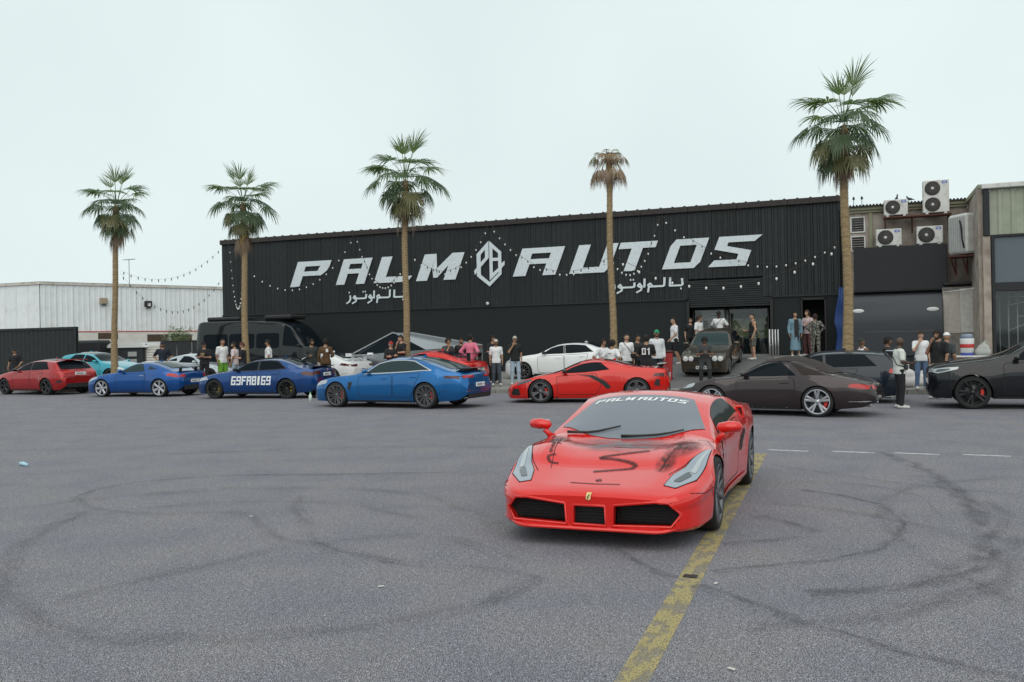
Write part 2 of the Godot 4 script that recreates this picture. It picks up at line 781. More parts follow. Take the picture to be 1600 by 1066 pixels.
# builds a car from its measures; its nose points to local -x
func make_car(s: Dictionary, called: String, label: String, at: Vector3, turn: float, group := "") -> Node3D:
	var c := Car.new(s)
	var o := thing(called, label, "car", at, turn, group)
	var wr: float = s.wheel_r
	var wr2: float = s.get("wheel_r2", wr)
	var bm := car_body(c, wr)
	var pm: Material = s.paint
	part("body", bm[0], pm, o)
	part("underbody", bm[1], M.under, o)
	var sill: float = c.bot.at(c.L * 0.5)
	var s0: float = c.wheels[0] + c.R + 0.06
	var s1: float = c.wheels[1] - c.RR - 0.06
	for g in [1.0, -1.0]:
		part("sill", skin(c, "side", pv([s0, sill + 0.004, s1, sill + 0.004, s1 + 0.02, sill + 0.05, s0 - 0.02, sill + 0.05]), 0.006, g, 0.3).done(), M.black_plastic, o)
		var f := c.wheels[0] as float - c.R - 0.02
		var r := c.wheels[1] as float + c.RR + 0.02
		part("bumper_gap", strip(c, "side", pv([f, wr * 1.1, f - 0.06, c.belt.at(f - 0.06) - 0.1]), 0.008, 0.003, g).done(), M.gap, o)
		part("bumper_gap", strip(c, "side", pv([r, wr * 1.1, r + 0.1, wr * 1.35, minf(r + 0.3, c.L - 0.12), wr * 1.4]), 0.008, 0.003, g).done(), M.gap, o)
	if not s.has("step"):
		var fin := MB.new()
		var p := c.on("top", c.L * 0.66, 0.0, 0.0)
		fin.prism(pv([-0.09, 0, 0.06, 0, 0.05, 0.05, 0.02, 0.055]), p + Vector3(0, 0, -0.012), Vector3.RIGHT, Vector3.UP, Vector3(0, 0, 0.024), true)
		part("aerial_fin", fin.done(), pm, o)
	# wheels
	var rims: Material = s.get("rim", M.rim_black)
	var inset: float = s.get("inset", 0.015)
	for k in 2:
		var r: float = wr if k == 0 else wr2
		var ms := wheel_meshes(r, s.get("tyre_w", 0.25) + 0.03 * k, r - s.get("wall", 0.085), s.get("spokes", 5), s.get("style", "plain"))
		var d: float = c.wheels[k]
		for g in [1.0, -1.0]:
			var z: float = c.side_w(d, r * 1.25) - inset
			add_wheel(o, Vector3(d - c.L * 0.5, r, z * g), g, ms, rims, s.get("caliper"), s.get("steer", 0.0) * (1 - k), 0.4 + d * 3.0 + g)
	# glass
	for w in s.get("windows", []):
		var poly := rounded(pv(w), s.get("window_round", 0.16))
		for g in [1.0, -1.0]:
			if s.has("trim"):
				var pts := poly.duplicate()
				pts.append(poly[0])
				part("window_trim", strip(c, "side", pts, 0.022, 0.007, g).done(), s.trim, o)
			part("window", skin(c, "side", poly, 0.005, g).done(), s.get("glass", M.tint), o)
	for w in s.get("glasses", []):
		var poly := side_glass(c, w)
		for g in [1.0, -1.0]:
			if s.has("trim"):
				var pts := poly.duplicate()
				pts.append(poly[0])
				part("window_trim", strip(c, "side", pts, 0.024, 0.0075, g).done(), s.trim, o)
			part("window", skin(c, "side", poly, 0.005, g).done(), s.get("glass", M.tint), o)
	for w in s.get("pillars", []):
		for g in [1.0, -1.0]:
			part("pillar", skin(c, "side", side_glass(c, w), 0.0045, g).done(), M.black_gloss, o)
	if s.has("windscreen"):
		var q: Array = s.windscreen  # base d at middle, base d at edge, base half width, top d, top half width
		part("windscreen", skin(c, "top", screen_outline(q), 0.006).done(), s.get("screen", s.get("glass", M.tint)), o)
	if s.has("rear_window"):
		var q: Array = s.rear_window
		part("rear_window", skin(c, "top", screen_outline(q), 0.006).done(), s.get("glass", M.tint), o)
	# everything drawn on a plane: [name, plane, outline, lift, material, both sides, round]
	for f in s.get("fit", []):
		var poly := rounded(pv(f[2]), f[6] if f.size() > 6 else 0.15)
		var fine: float = s.get("step", 0.1)
		part(f[0], skin(c, f[1], poly, f[3], 1.0, fine).done(), f[4], o)
		if f[5]:
			if f[1] == "side":
				part(f[0], skin(c, "side", poly, f[3], -1.0, fine).done(), f[4], o)
			elif f[1] == "top":
				part(f[0], skin(c, "top", mirror_v(poly), f[3], 1.0, fine).done(), f[4], o)
			else:
				part(f[0], skin(c, f[1], both(poly), f[3], 1.0, fine).done(), f[4], o)
	# thin lines: [name, plane, points, width, material, both]
	for f in s.get("lines", []):
		part(f[0], strip(c, f[1], pv(f[2]), f[3], 0.0035).done(), f[4], o)
		if f[5]:
			if f[1] == "top":
				part(f[0], strip(c, "top", mirror_v(pv(f[2])), f[3], 0.0035).done(), f[4], o)
			else:
				part(f[0], strip(c, f[1], pv(f[2]), f[3], 0.0035, -1.0).done(), f[4], o)
	for dr in s.get("doors", []):
		var poly := rounded(pv(dr), 0.1)
		var line := poly.duplicate()
		line.append(poly[0])
		for g in [1.0, -1.0]:
			var door := part("door", skin(c, "side", poly, 0.003, g).done(), pm, o)
			part("door_gap", strip(c, "side", line, 0.012, 0.0035, g).done(), M.gap, door)
	for hd in s.get("handles", []):
		for g in [1.0, -1.0]:
			var p := c.on("side", hd[0], hd[1], 0.012, g)
			var b := MB.new()
			b.box(p, Vector3(0.2, 0.03, 0.03), 0.01)
			part("door_handle", b.done(), s.get("handle", pm), o)
	if s.has("mirror"):
		for g in [1.0, -1.0]:
			var p := c.on("side", s.mirror[0], s.mirror[1], 0.0, g)
			var b := MB.new()
			b.ball(p + Vector3(0.0, 0.06, 0.13 * g), Vector3(0.07, 0.065, 0.11), 8, 12)
			b.bar(p + Vector3(0.02, -0.01, -0.02 * g), p + Vector3(0.0, 0.03, 0.08 * g), 0.05, 0.03)
			part("wing_mirror", b.done(), s.get("mirror_paint", pm), o)
	if s.has("plate_rear"):
		var y: float = s.plate_rear
		plate(o, c, y, true)
	if s.has("plate_front"):
		plate(o, c, s.plate_front, false)
	for ex in s.get("exhaust", []):
		for g in [1.0, -1.0]:
			var b := MB.new()
			b.lathe([Vector2(-0.1, 0.02), Vector2(0.015, 0.04), Vector2(0.02, 0.048), Vector2(0.0, 0.052), Vector2(-0.12, 0.052)].map(func(v): return v), 14, Vector3(c.L * 0.5 - ex[0], ex[1], ex[2] * g), Vector3(1, 0, 0))
			part("exhaust_pipe", b.done(), M.chrome, o)
	s.car = c
	return o


func screen_outline(q: Array) -> PackedVector2Array:
	var p := PackedVector2Array()
	for i in 9:
		var t := -1.0 + i / 4.0
		p.append(Vector2(lerpf(q[0], q[1], t * t), t * q[2]))
	for i in 9:
		var t := 1.0 - i / 4.0
		p.append(Vector2(q[3] + (q[5] if q.size() > 5 else 0.0) * t * t, t * q[4]))
	return p


func plate(o: Node3D, c: Car, y: float, rear: bool) -> void:
	var g := 1.0 if rear else -1.0
	var d := c.end_d(0.0, y, rear)
	var x := d - c.L * 0.5 + 0.02 * g
	var b := MB.new()
	b.box(Vector3(x, y, 0), Vector3(0.02, 0.115, 0.5), 0.006)
	var p := part("number_plate", b.done(), M.plate, o)
	var t := MB.new()
	t.box(Vector3(x + 0.011 * g, y, -0.19), Vector3(0.004, 0.05, 0.035))
	for i in 5:
		t.box(Vector3(x + 0.011 * g, y, -0.07 + i * 0.06), Vector3(0.004, 0.062, 0.03))
	part("plate_marks", t.done(), M.gap, p)


# window outline that follows the belt below and the roof above: [d at bottom front, d at top front, d at bottom rear, d at top rear]
func side_glass(c: Car, w: Array) -> PackedVector2Array:
	var p := PackedVector2Array()
	var e := 0.028
	for i in 9:
		var d: float = lerpf(w[0], w[2], i / 8.0)
		var k := c.keys(d)
		p.append(Vector2(d, k[1] + e))
	for i in 9:
		var d: float = lerpf(w[3], w[1], i / 8.0)
		var k := c.keys(d)
		p.append(Vector2(d, maxf(k[2] - k[5] - 0.014, k[1] + e + 0.012)))
	return p


func car_materials() -> void:
	M.tyre = mat(lin(0.012, 0.012, 0.013), 0.85)
	M.under = mat(lin(0.008, 0.008, 0.008), 0.95)
	M.disc = mat(lin(0.06, 0.06, 0.065), 0.4, 0.6)
	M.rim_black = paint(lin(0.015, 0.015, 0.016), 0.4, 0.35, 0.6)
	M.rim_grey = mat(lin(0.42, 0.43, 0.46), 0.32, 0.75)
	M.rim_dark = mat(lin(0.13, 0.13, 0.14), 0.35, 0.7)
	M.chrome = mat(lin(0.6, 0.6, 0.62), 0.18, 1.0)
	M.plate = mat(lin(0.72, 0.73, 0.74), 0.5)
	M.gap = mat(lin(0.006, 0.006, 0.007), 0.8)
	M.black_gloss = paint(lin(0.01, 0.01, 0.011), 0.0, 0.25, 0.8)
	M.black_plastic = mat(lin(0.014, 0.014, 0.015), 0.6)
	M.tint = mat(lin(0.006, 0.010, 0.014), 0.08)
	M.tint.metallic_specular = 0.18
	M.clear_tint = mat(lin(0.03, 0.048, 0.052), 0.08)
	M.clear_tint.metallic_specular = 0.22
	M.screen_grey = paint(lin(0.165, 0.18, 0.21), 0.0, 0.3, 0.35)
	M.lamp_front = paint(lin(0.28, 0.32, 0.37), 0.2, 0.15, 1.0)
	M.lamp = paint(lin(0.42, 0.45, 0.47), 0.3, 0.2, 1.0)
	M.lamp_dark = paint(lin(0.07, 0.08, 0.09), 0.3, 0.2, 1.0)
	M.lamp_red = paint(lin(0.42, 0.012, 0.012), 0.0, 0.2, 1.0)
	M.lamp_smoke = paint(lin(0.07, 0.008, 0.008), 0.0, 0.2, 1.0)
	M.cal_red = mat(lin(0.5, 0.03, 0.02), 0.4)
	M.cal_yellow = mat(lin(0.55, 0.4, 0.03), 0.4)
	M.red_a = paint(lin(0.64, 0.009, 0.004), 0.05, 0.26)
	M.red_a.metallic_specular = 0.35
	M.red_b = paint(lin(0.58, 0.012, 0.006), 0.05, 0.3)
	M.red_c = paint(lin(0.36, 0.010, 0.012), 0.45, 0.32)
	M.red_d = paint(lin(0.12, 0.012, 0.015), 0.2, 0.3)
	M.blue_a = paint(lin(0.004, 0.075, 0.29), 0.65, 0.34)
	M.blue_b = paint(lin(0.005, 0.052, 0.20), 0.65, 0.34)
	M.blue_c = paint(lin(0.004, 0.125, 0.36), 0.7, 0.34)
	M.teal = paint(lin(0.03, 0.33, 0.42), 0.15, 0.34)
	M.white = paint(lin(0.74, 0.76, 0.77), 0.0, 0.3)
	M.silver = paint(lin(0.5, 0.54, 0.58), 0.75, 0.35)
	M.black_car = paint(lin(0.006, 0.0075, 0.01), 0.0, 0.3, 0.8)
	M.night_car = paint(lin(0.008, 0.014, 0.024), 0.0, 0.3, 0.8)
	M.bronze = paint(lin(0.075, 0.06, 0.042), 0.6, 0.36)
	M.maroon = paint(lin(0.036, 0.024, 0.026), 0.6, 0.36)
	M.steel = mat(lin(0.42, 0.44, 0.46), 0.38, 0.85)
	M.soft_top = mat(lin(0.03, 0.022, 0.02), 0.95)
	M.badge_cream = mat(lin(0.62, 0.5, 0.2), 0.4)
	M.yellow = mat(lin(0.75, 0.55, 0.04), 0.4)
	M.decal = mat(lin(0.74, 0.76, 0.78), 0.55)


const HATCH := {"L": 4.39, "wheels": [0.83, 3.46], "wheel_r": 0.335, "arch": 0.37, "tumble": 0.40,
	"top": [0, 0.6, 0.05, 0.7, 0.3, 0.79, 0.9, 0.93, 1.25, 1.0, 1.45, 1.06, 2.0, 1.32, 2.4, 1.41, 2.9, 1.44, 3.4, 1.415, 3.76, 1.365, 3.9, 1.27, 4.15, 1.03, 4.32, 0.92, 4.39, 0.72],
	"belt": [0, 0.53, 0.1, 0.66, 0.5, 0.8, 1.2, 0.92, 2, 0.95, 3, 0.98, 3.8, 1.0, 4.2, 0.94, 4.39, 0.66],
	"bot": [0, 0.26, 0.15, 0.2, 1.5, 0.17, 3, 0.17, 4.2, 0.22, 4.39, 0.36],
	"plan": [0, 0.55, 0.08, 0.72, 0.25, 0.84, 0.6, 0.895, 1, 0.905, 3.6, 0.915, 4.1, 0.88, 4.3, 0.81, 4.39, 0.7]}

const SALOON := {"L": 4.68, "wheels": [0.82, 3.63], "wheel_r": 0.335, "arch": 0.375, "tumble": 0.42,
	"top": [0, 0.6, 0.05, 0.69, 0.3, 0.78, 0.9, 0.9, 1.3, 0.97, 1.5, 1.02, 2.05, 1.29, 2.45, 1.37, 2.9, 1.385, 3.3, 1.35, 3.7, 1.24, 4.05, 1.1, 4.3, 1.05, 4.55, 1.03, 4.62, 0.97, 4.68, 0.72],
	"belt": [0, 0.53, 0.1, 0.65, 0.5, 0.78, 1.2, 0.89, 2, 0.92, 3, 0.95, 3.7, 0.99, 4.2, 0.99, 4.55, 0.95, 4.68, 0.66],
	"bot": [0, 0.25, 0.15, 0.18, 1.5, 0.16, 3, 0.16, 4.4, 0.22, 4.68, 0.36],
	"plan": [0, 0.56, 0.08, 0.72, 0.25, 0.84, 0.6, 0.9, 1, 0.915, 2.2, 0.895, 3.6, 0.93, 4.2, 0.91, 4.5, 0.83, 4.68, 0.7]}

const COUPE := {"L": 4.28, "wheels": [0.86, 3.42], "wheel_r": 0.33, "arch": 0.365, "tumble": 0.46, "flare": 0.035,
	"top": [0, 0.55, 0.05, 0.63, 0.3, 0.73, 0.9, 0.86, 1.3, 0.92, 1.55, 0.99, 2.05, 1.23, 2.35, 1.3, 2.65, 1.305, 3.05, 1.26, 3.5, 1.13, 3.9, 0.98, 4.12, 0.93, 4.23, 0.88, 4.28, 0.68],
	"belt": [0, 0.48, 0.1, 0.6, 0.5, 0.75, 1.2, 0.86, 2, 0.89, 2.8, 0.92, 3.4, 0.95, 3.9, 0.92, 4.15, 0.86, 4.28, 0.62],
	"bot": [0, 0.22, 0.15, 0.16, 1.5, 0.14, 3, 0.15, 4.1, 0.22, 4.28, 0.38],
	"plan": [0, 0.56, 0.08, 0.72, 0.25, 0.83, 0.6, 0.9, 0.9, 0.915, 1.9, 0.875, 2.6, 0.885, 3.4, 0.94, 3.9, 0.9, 4.15, 0.82, 4.28, 0.68]}


func with(base: Dictionary, more: Dictionary) -> Dictionary:
	var d := base.duplicate(true)
	d.merge(more, true)
	return d


# letters as plain quads in a unit box: [x0, y0, x1, y1, x2, y2, x3, y3]
func glyph(ch: String) -> Array:
	match ch:
		"P":
			return [[0, 0, 0.28, 0, 0.28, 0.42, 0, 0.42], [0, 0.42, 0.82, 0.42, 0.96, 0.6, 0, 0.6], [0, 0.6, 0.28, 0.6, 0.28, 0.8, 0, 0.8], [0.68, 0.6, 0.96, 0.6, 1.0, 0.8, 0.72, 0.8], [0, 0.8, 1.0, 0.8, 1.0, 1, 0, 1]]
		"A":
			return [[0, 0, 0.3, 0, 0.3, 0.42, 0, 0.42], [0.7, 0, 1, 0, 1, 0.42, 0.7, 0.42], [0, 0.42, 1, 0.42, 1, 0.6, 0, 0.6], [0, 0.6, 0.28, 0.6, 0.28, 0.8, 0, 0.8], [0.72, 0.6, 1, 0.6, 1, 0.8, 0.72, 0.8], [0, 0.8, 1, 0.8, 1, 1, 0, 1]]
		"L":
			return [[0, 0, 0.94, 0, 1.02, 0.22, 0, 0.22], [0, 0.22, 0.29, 0.22, 0.29, 1, 0, 1]]
		"M":
			return [[0, 0, 0.28, 0, 0.3, 1, 0, 1], [0.3, 0.5, 0.42, 0.1, 0.52, 0.1, 0.3, 1], [0.52, 0.1, 0.7, 0.55, 0.7, 1, 0.42, 0.42], [0.7, 0, 1, 0, 1, 1, 0.7, 1]]
		"U":
			return [[0, 0, 0.9, 0, 1, 0.2, 0, 0.2], [0, 0.2, 0.3, 0.2, 0.3, 1, 0, 1], [0.72, 0.2, 1, 0.2, 1, 1, 0.72, 1]]
		"T":
			return [[0, 0.78, 1, 0.78, 1, 1, 0, 1], [0.36, 0, 0.66, 0, 0.66, 0.78, 0.36, 0.78]]
		"O":
			return [[0, 0, 0.88, 0, 1, 0.2, 0, 0.2], [0, 0.2, 0.27, 0.2, 0.27, 0.78, 0, 0.78], [0.73, 0.2, 1, 0.2, 1, 0.78, 0.73, 0.78], [0, 0.78, 1, 0.78, 1, 1, 0.1, 1]]
		"S":
			return [[0, 0, 0.98, 0, 0.98, 0.22, 0.1, 0.22], [0.68, 0.22, 0.98, 0.22, 0.98, 0.46, 0.68, 0.4], [0, 0.58, 0.68, 0.4, 0.98, 0.46, 0.98, 0.5], [0, 0.58, 0.98, 0.5, 0.3, 0.68, 0, 0.68], [0, 0.68, 0.3, 0.68, 0.3, 0.8, 0, 0.8], [0, 0.8, 0.98, 0.8, 1.12, 1, 0, 1]]
		"6":
			return [[0, 0, 1, 0, 1, 0.18, 0, 0.18], [0, 0.18, 0.28, 0.18, 0.28, 0.82, 0, 0.82], [0, 0.82, 1, 0.82, 1, 1, 0, 1], [0.28, 0.42, 1, 0.42, 1, 0.58, 0.28, 0.58], [0.72, 0.18, 1, 0.18, 1, 0.42, 0.72, 0.42]]
		"9":
			return [[0, 0, 1, 0, 1, 0.18, 0, 0.18], [0.72, 0.18, 1, 0.18, 1, 0.82, 0.72, 0.82], [0, 0.82, 1, 0.82, 1, 1, 0, 1], [0, 0.42, 0.72, 0.42, 0.72, 0.58, 0, 0.58], [0, 0.58, 0.28, 0.58, 0.28, 0.82, 0, 0.82]]
		"F":
			return [[0, 0, 0.3, 0, 0.3, 1, 0, 1], [0.3, 0.8, 1, 0.8, 1, 1, 0.3, 1], [0.3, 0.42, 0.85, 0.42, 0.85, 0.6, 0.3, 0.6]]
		"B":
			return [[0, 0, 1, 0, 1, 0.18, 0, 0.18], [0, 0.18, 0.3, 0.18, 0.3, 0.82, 0, 0.82], [0, 0.82, 0.95, 0.82, 0.95, 1, 0, 1], [0.3, 0.42, 1, 0.42, 1, 0.58, 0.3, 0.58], [0.72, 0.18, 1, 0.18, 1, 0.42, 0.72, 0.42], [0.68, 0.58, 0.95, 0.58, 0.95, 0.82, 0.68, 0.82]]
		"I":
			return [[0.1, 0, 0.6, 0, 0.6, 1, 0.1, 1]]
		"0":
			return [[0, 0, 1, 0, 1, 0.2, 0, 0.2], [0, 0.2, 0.3, 0.2, 0.3, 0.8, 0, 0.8], [0.7, 0.2, 1, 0.2, 1, 0.8, 0.7, 0.8], [0, 0.8, 1, 0.8, 1, 1, 0, 1]]
		"1":
			return [[0.35, 0, 0.7, 0, 0.7, 1, 0.35, 1], [0.05, 0.72, 0.35, 0.72, 0.35, 0.92, 0.05, 0.8]]
		"C":
			return [[0, 0, 1, 0, 1, 0.2, 0, 0.2], [0, 0.2, 0.3, 0.2, 0.3, 0.8, 0, 0.8], [0, 0.8, 1, 0.8, 1, 1, 0, 1]]
	return []


# a run of glyph quads placed in a plane: advance per letter, height, slant
func writing(s: String, x: float, y: float, w: float, h: float, gap: float, slant: float) -> Array:
	var out := []
	for ch in s:
		for q in glyph(ch):
			var p := PackedVector2Array()
			for i in 4:
				p.append(Vector2(x + q[i * 2] * w + q[i * 2 + 1] * h * slant, y + q[i * 2 + 1] * h))
			out.append(p)
		x += (w + gap) * (0.6 if ch in [" ", "I"] else 1.0)
	return out


# soft-edged line on the upper skin, uv along and across it
func soft_strip(c: Car, p: PackedVector2Array, w: float, off: float) -> ArrayMesh:
	var b := MB.new()
	b.smooth()
	var run := 0.0
	if p.size() == 2:
		p = PackedVector2Array([p[0], p[0].lerp(p[1], 0.5), p[1]])
	for i in p.size() - 1:
		var ta := (p[mini(i + 1, p.size() - 1)] - p[maxi(i - 1, 0)]).normalized()
		var te := (p[mini(i + 2, p.size() - 1)] - p[i]).normalized()
		var nxt := run + p[i].distance_to(p[i + 1]) * 3.0
		for k in 4:
			var a := (k / 4.0 - 0.5) * w
			var e := ((k + 1) / 4.0 - 0.5) * w
			var q := [p[i] + Vector2(-ta.y, ta.x) * a, p[i + 1] + Vector2(-te.y, te.x) * a, p[i + 1] + Vector2(-te.y, te.x) * e, p[i] + Vector2(-ta.y, ta.x) * e]
			var v := q.map(func(t): return c.on("top", t.x, t.y, off))
			var u := [Vector2(run, k / 4.0), Vector2(nxt, k / 4.0), Vector2(nxt, (k + 1) / 4.0), Vector2(run, (k + 1) / 4.0)]
			for t in [[0, 1, 2], [0, 2, 3]]:
				if (v[t[1]] - v[t[0]]).cross(v[t[2]] - v[t[0]]).y < 0:
					b.uvtri(v[t[0]], v[t[2]], v[t[1]], u[t[0]], u[t[2]], u[t[1]])
				else:
					b.uvtri(v[t[0]], v[t[1]], v[t[2]], u[t[0]], u[t[1]], u[t[2]])
		run = nxt
	return b.done()


func smooth_line(p: PackedVector2Array) -> PackedVector2Array:
	if p.size() < 3:
		return p
	var c := Curve2D.new()
	for i in p.size():
		var t := (p[mini(i + 1, p.size() - 1)] - p[maxi(i - 1, 0)]) * 0.2
		c.add_point(p[i], -t, t)
	return c.tessellate_even_length(4, 0.04)


func build_supercar() -> void:
	var s := {"L": 4.57, "wheels": [1.0, 3.65], "wheel_r": 0.335, "wheel_r2": 0.35, "arch": 0.353, "arch_rear": 0.37, "step": 0.05, "tumble": 0.56, "flare": 0.03, "tyre_w": 0.26, "boxy": 2.6,
		"top": [0, 0.43, 0.03, 0.455, 0.12, 0.49, 0.25, 0.52, 0.5, 0.575, 0.9, 0.665, 1.2, 0.735, 1.4, 0.79, 1.55, 0.86, 2.0, 1.045, 2.3, 1.14, 2.6, 1.18, 2.9, 1.165, 3.3, 1.07, 3.8, 0.96, 4.3, 0.93, 4.5, 0.91, 4.57, 0.8],
		"belt": [0, 0.415, 0.05, 0.44, 0.2, 0.475, 0.5, 0.55, 0.75, 0.655, 1.0, 0.71, 1.4, 0.735, 1.8, 0.77, 2.3, 0.82, 2.9, 0.9, 3.4, 0.93, 4.0, 0.93, 4.4, 0.9, 4.57, 0.74],
		"bot": [0, 0.178, 0.1, 0.155, 0.5, 0.14, 2.0, 0.13, 4.0, 0.15, 4.4, 0.25, 4.57, 0.4],
		"plan": [0, 0.62, 0.03, 0.70, 0.08, 0.765, 0.18, 0.84, 0.35, 0.905, 0.65, 0.945, 1.1, 0.955, 1.6, 0.91, 2.1, 0.895, 2.6, 0.915, 3.1, 0.95, 3.7, 0.965, 4.1, 0.94, 4.4, 0.88, 4.57, 0.78],
		"crest": [0.1, 0, 0.5, 0.03, 0.9, 0.05, 1.2, 0.045, 1.55, 0.02, 1.8, 0.0, 3.0, 0.0, 3.5, 0.03, 4.0, 0.03, 4.4, 0],
		"form": [0, 0.95, 0.1, 0.985, 0.3, 0.985, 0.55, 0.985, 0.75, 1.0, 0.9, 0.985, 1, 0.95],
		"paint": M.red_a, "rim": M.rim_dark, "spokes": 10, "style": "plain", "caliper": M.cal_yellow, "wall": 0.075,
		"glasses": [[1.78, 2.0, 2.95, 2.78]], "glass": M.tint, "screen": M.screen_grey,
		"windscreen": [1.33, 1.62, 0.74, 2.32, 0.53, -0.05],
		"doors": [[1.62, 0.24, 1.66, 0.70, 2.0, 0.80, 2.75, 0.885, 2.85, 0.75, 2.72, 0.28]],
		"holes": [[0.2, 0.19, 0.215, 0.365, 0.56, 0.405, 0.67, 0.398, 0.765, 0.30, 0.69, 0.2], [-0.2, 0.19, -0.215, 0.365, -0.56, 0.405, -0.67, 0.398, -0.765, 0.30, -0.69, 0.2], [-0.145, 0.19, -0.135, 0.355, 0.135, 0.355, 0.145, 0.19]],
		"fit": [
			["headlight", "top", [0.22, 0.60, 0.2, 0.70, 0.40, 0.84, 0.66, 0.885, 1.02, 0.885, 0.98, 0.85, 0.6, 0.73, 0.42, 0.64], 0.005, M.lamp_front, true, 0.12],
			["lamp_lens", "top", [0.30, 0.66, 0.3, 0.72, 0.46, 0.80, 0.52, 0.76], 0.009, M.lamp_dark, true, 0.2],
			["lamp_lens", "top", [0.52, 0.77, 0.5, 0.82, 0.9, 0.875, 0.92, 0.86], 0.009, M.lamp, true, 0.2],
			["rear_deck_glass", "top", [3.15, -0.42, 3.95, -0.5, 3.95, 0.5, 3.15, 0.42], 0.005, M.tint, false, 0.15],
			["side_intake", "side", [2.86, 0.5, 2.9, 0.66, 3.06, 0.74, 3.12, 0.70, 3.06, 0.6, 2.98, 0.5], 0.005, M.black_plastic, true, 0.12],
			["sill_blade", "side", [1.55, 0.14, 3.25, 0.14, 3.2, 0.24, 1.6, 0.2], 0.012, M.red_a, true, 0.1],
			["tail_light", "rear", [0.55, 0.72, 0.72, 0.72, 0.72, 0.84, 0.55, 0.84], 0.006, M.lamp_red, true, 0.4],
			["badge", "front", [-0.022, 0.462, 0.022, 0.462, 0.021, 0.412, 0.0, 0.402, -0.021, 0.412], 0.02, M.badge_cream, false, 0.1],
		],
		"lines": [
			["hood_gap", "top", [0.2, -0.22, 0.185, 0, 0.2, 0.22], 0.012, M.gap, false],
			["hood_gap", "top", [0.42, 0.60, 0.62, 0.72, 1.02, 0.88, 1.06, 0.9], 0.007, M.gap, true],
			["hood_gap", "top", [1.3, 0.72, 1.36, 0.8, 1.1, 0.90], 0.007, M.gap, true],
			["lamp_frame", "top", [0.22, 0.60, 0.2, 0.70, 0.40, 0.84, 0.66, 0.885, 1.0, 0.885, 0.98, 0.85, 0.6, 0.73, 0.42, 0.64, 0.22, 0.60], 0.013, M.gap, true],
			["hood_crease", "top", [0.5, 0.5, 0.8, 0.56, 1.2, 0.62], 0.006, M.gap, true],
			["bumper_gap", "side", [0.2, 0.46, 0.42, 0.43, 0.63, 0.45], 0.006, M.gap, true],
		],
	}
	var o := make_car(s, "red_supercar", "glossy red low supercar with graffiti smeared bonnet parked alone on the open asphalt", Vector3(-2.1, 0, -9.5), 90.0)
	var c: Car = s.car
	# front openings: red lips running back to a dark slatted grille
	for h in c.holes:
		var lip := MB.new()
		var back := MB.new()
		var ring := []
		for v in h:
			var out := c.on("front", v.x, v.y, -0.002)
			ring.append(out)
		lip.flat()
		var mid := Vector3.ZERO
		for v in ring:
			mid += v / ring.size()
		for k in ring.size():
			var a: Vector3 = ring[k]
			var e: Vector3 = ring[(k + 1) % ring.size()]
			var d := Vector3(0.1, 0, 0)
			var n := (e - a).cross(d)
			if n.dot(mid - (a + e) * 0.5) < 0:
				lip.quad(a, a + d, e + d, e)
			else:
				lip.quad(a, e, e + d, a + d)
		var hh := []
		for v in ring:
			hh.append(v)
		hh.append(ring[0])
		lip.tube(hh, hh.map(func(_v): return 0.013), 7, false)
		part("grille_surround", lip.done(), M.red_a, o)
		for v in h:
			mid.x = maxf(mid.x, c.on("front", v.x, v.y, 0.0).x)
		var bx := mid.x + 0.07
		back.prism(h, Vector3(bx, 0, 0), Vector3(0, 0, 1), Vector3.UP, Vector3(-0.01, 0, 0))
		var gp := part("grille", back.done(), M.gap, o)
		var f := MB.new()
		for k in 5:
			var y := 0.215 + k * 0.028
			var z0 := -0.12 if absf(mid.z) < 0.1 else (0.23 if mid.z > 0 else -0.66)
			var z1 := 0.12 if absf(mid.z) < 0.1 else (0.66 if mid.z > 0 else -0.23)
			f.bar(Vector3(bx - 0.025, y, z0), Vector3(bx - 0.025, y, z1), 0.006, 0.006)
		part("grille_bar", f.done(), M.black_gloss, gp)
	var sp := MB.new()
	sp.smooth()
	var last := []
	for i in 25:
		var z := lerpf(-0.86, 0.86, i / 24.0)
		var a := absf(z)
		var x := c.end_d(clampf(z, -0.75, 0.75), 0.16, false) - c.L * 0.5 - 0.035 + maxf(0.0, a - 0.7) * 1.1
		var y := 0.148 + 0.03 * smoothstep(0.55, 0.86, a)
		var now := [Vector3(x, y, z), Vector3(x - 0.004, y + 0.018, z), Vector3(x + 0.05, y + 0.034, z), Vector3(x + 0.16, y + 0.03, z), Vector3(x + 0.16, y, z)]
		if last:
			for k in 5:
				sp.quad(last[k], now[k], now[(k + 1) % 5], last[(k + 1) % 5])
		last = now
	part("front_splitter", sp.done(), M.red_a, o)
	# mirrors on stalks
	for g in [1.0, -1.0]:
		var b := MB.new()
		var p := c.on("side", 1.62, 0.73, -0.03, g)
		b.tube([p, p + Vector3(-0.02, 0.06, 0.05 * g), p + Vector3(-0.03, 0.1, 0.08 * g)], [0.04, 0.028, 0.035], 8)
		var q := p + Vector3(-0.03, 0.145, 0.13 * g)
		b.tube([q + Vector3(0, 0.005, -0.12 * g), q + Vector3(0, 0.005, -0.1 * g), q + Vector3(0, 0.01, 0.0), q + Vector3(0.02, 0.01, 0.09 * g), q + Vector3(0.03, 0.008, 0.12 * g)], [0.02, 0.05, 0.068, 0.06, 0.02], 12, true, 0.85)
		var m := part("wing_mirror", b.done(), M.red_a, o)
		var mg := MB.new()
		mg.box(q + Vector3(0.055, 0.01, 0.0), Vector3(0.02, 0.085, 0.17), 0.01)
		part("mirror_glass", mg.done(), M.chrome, m)
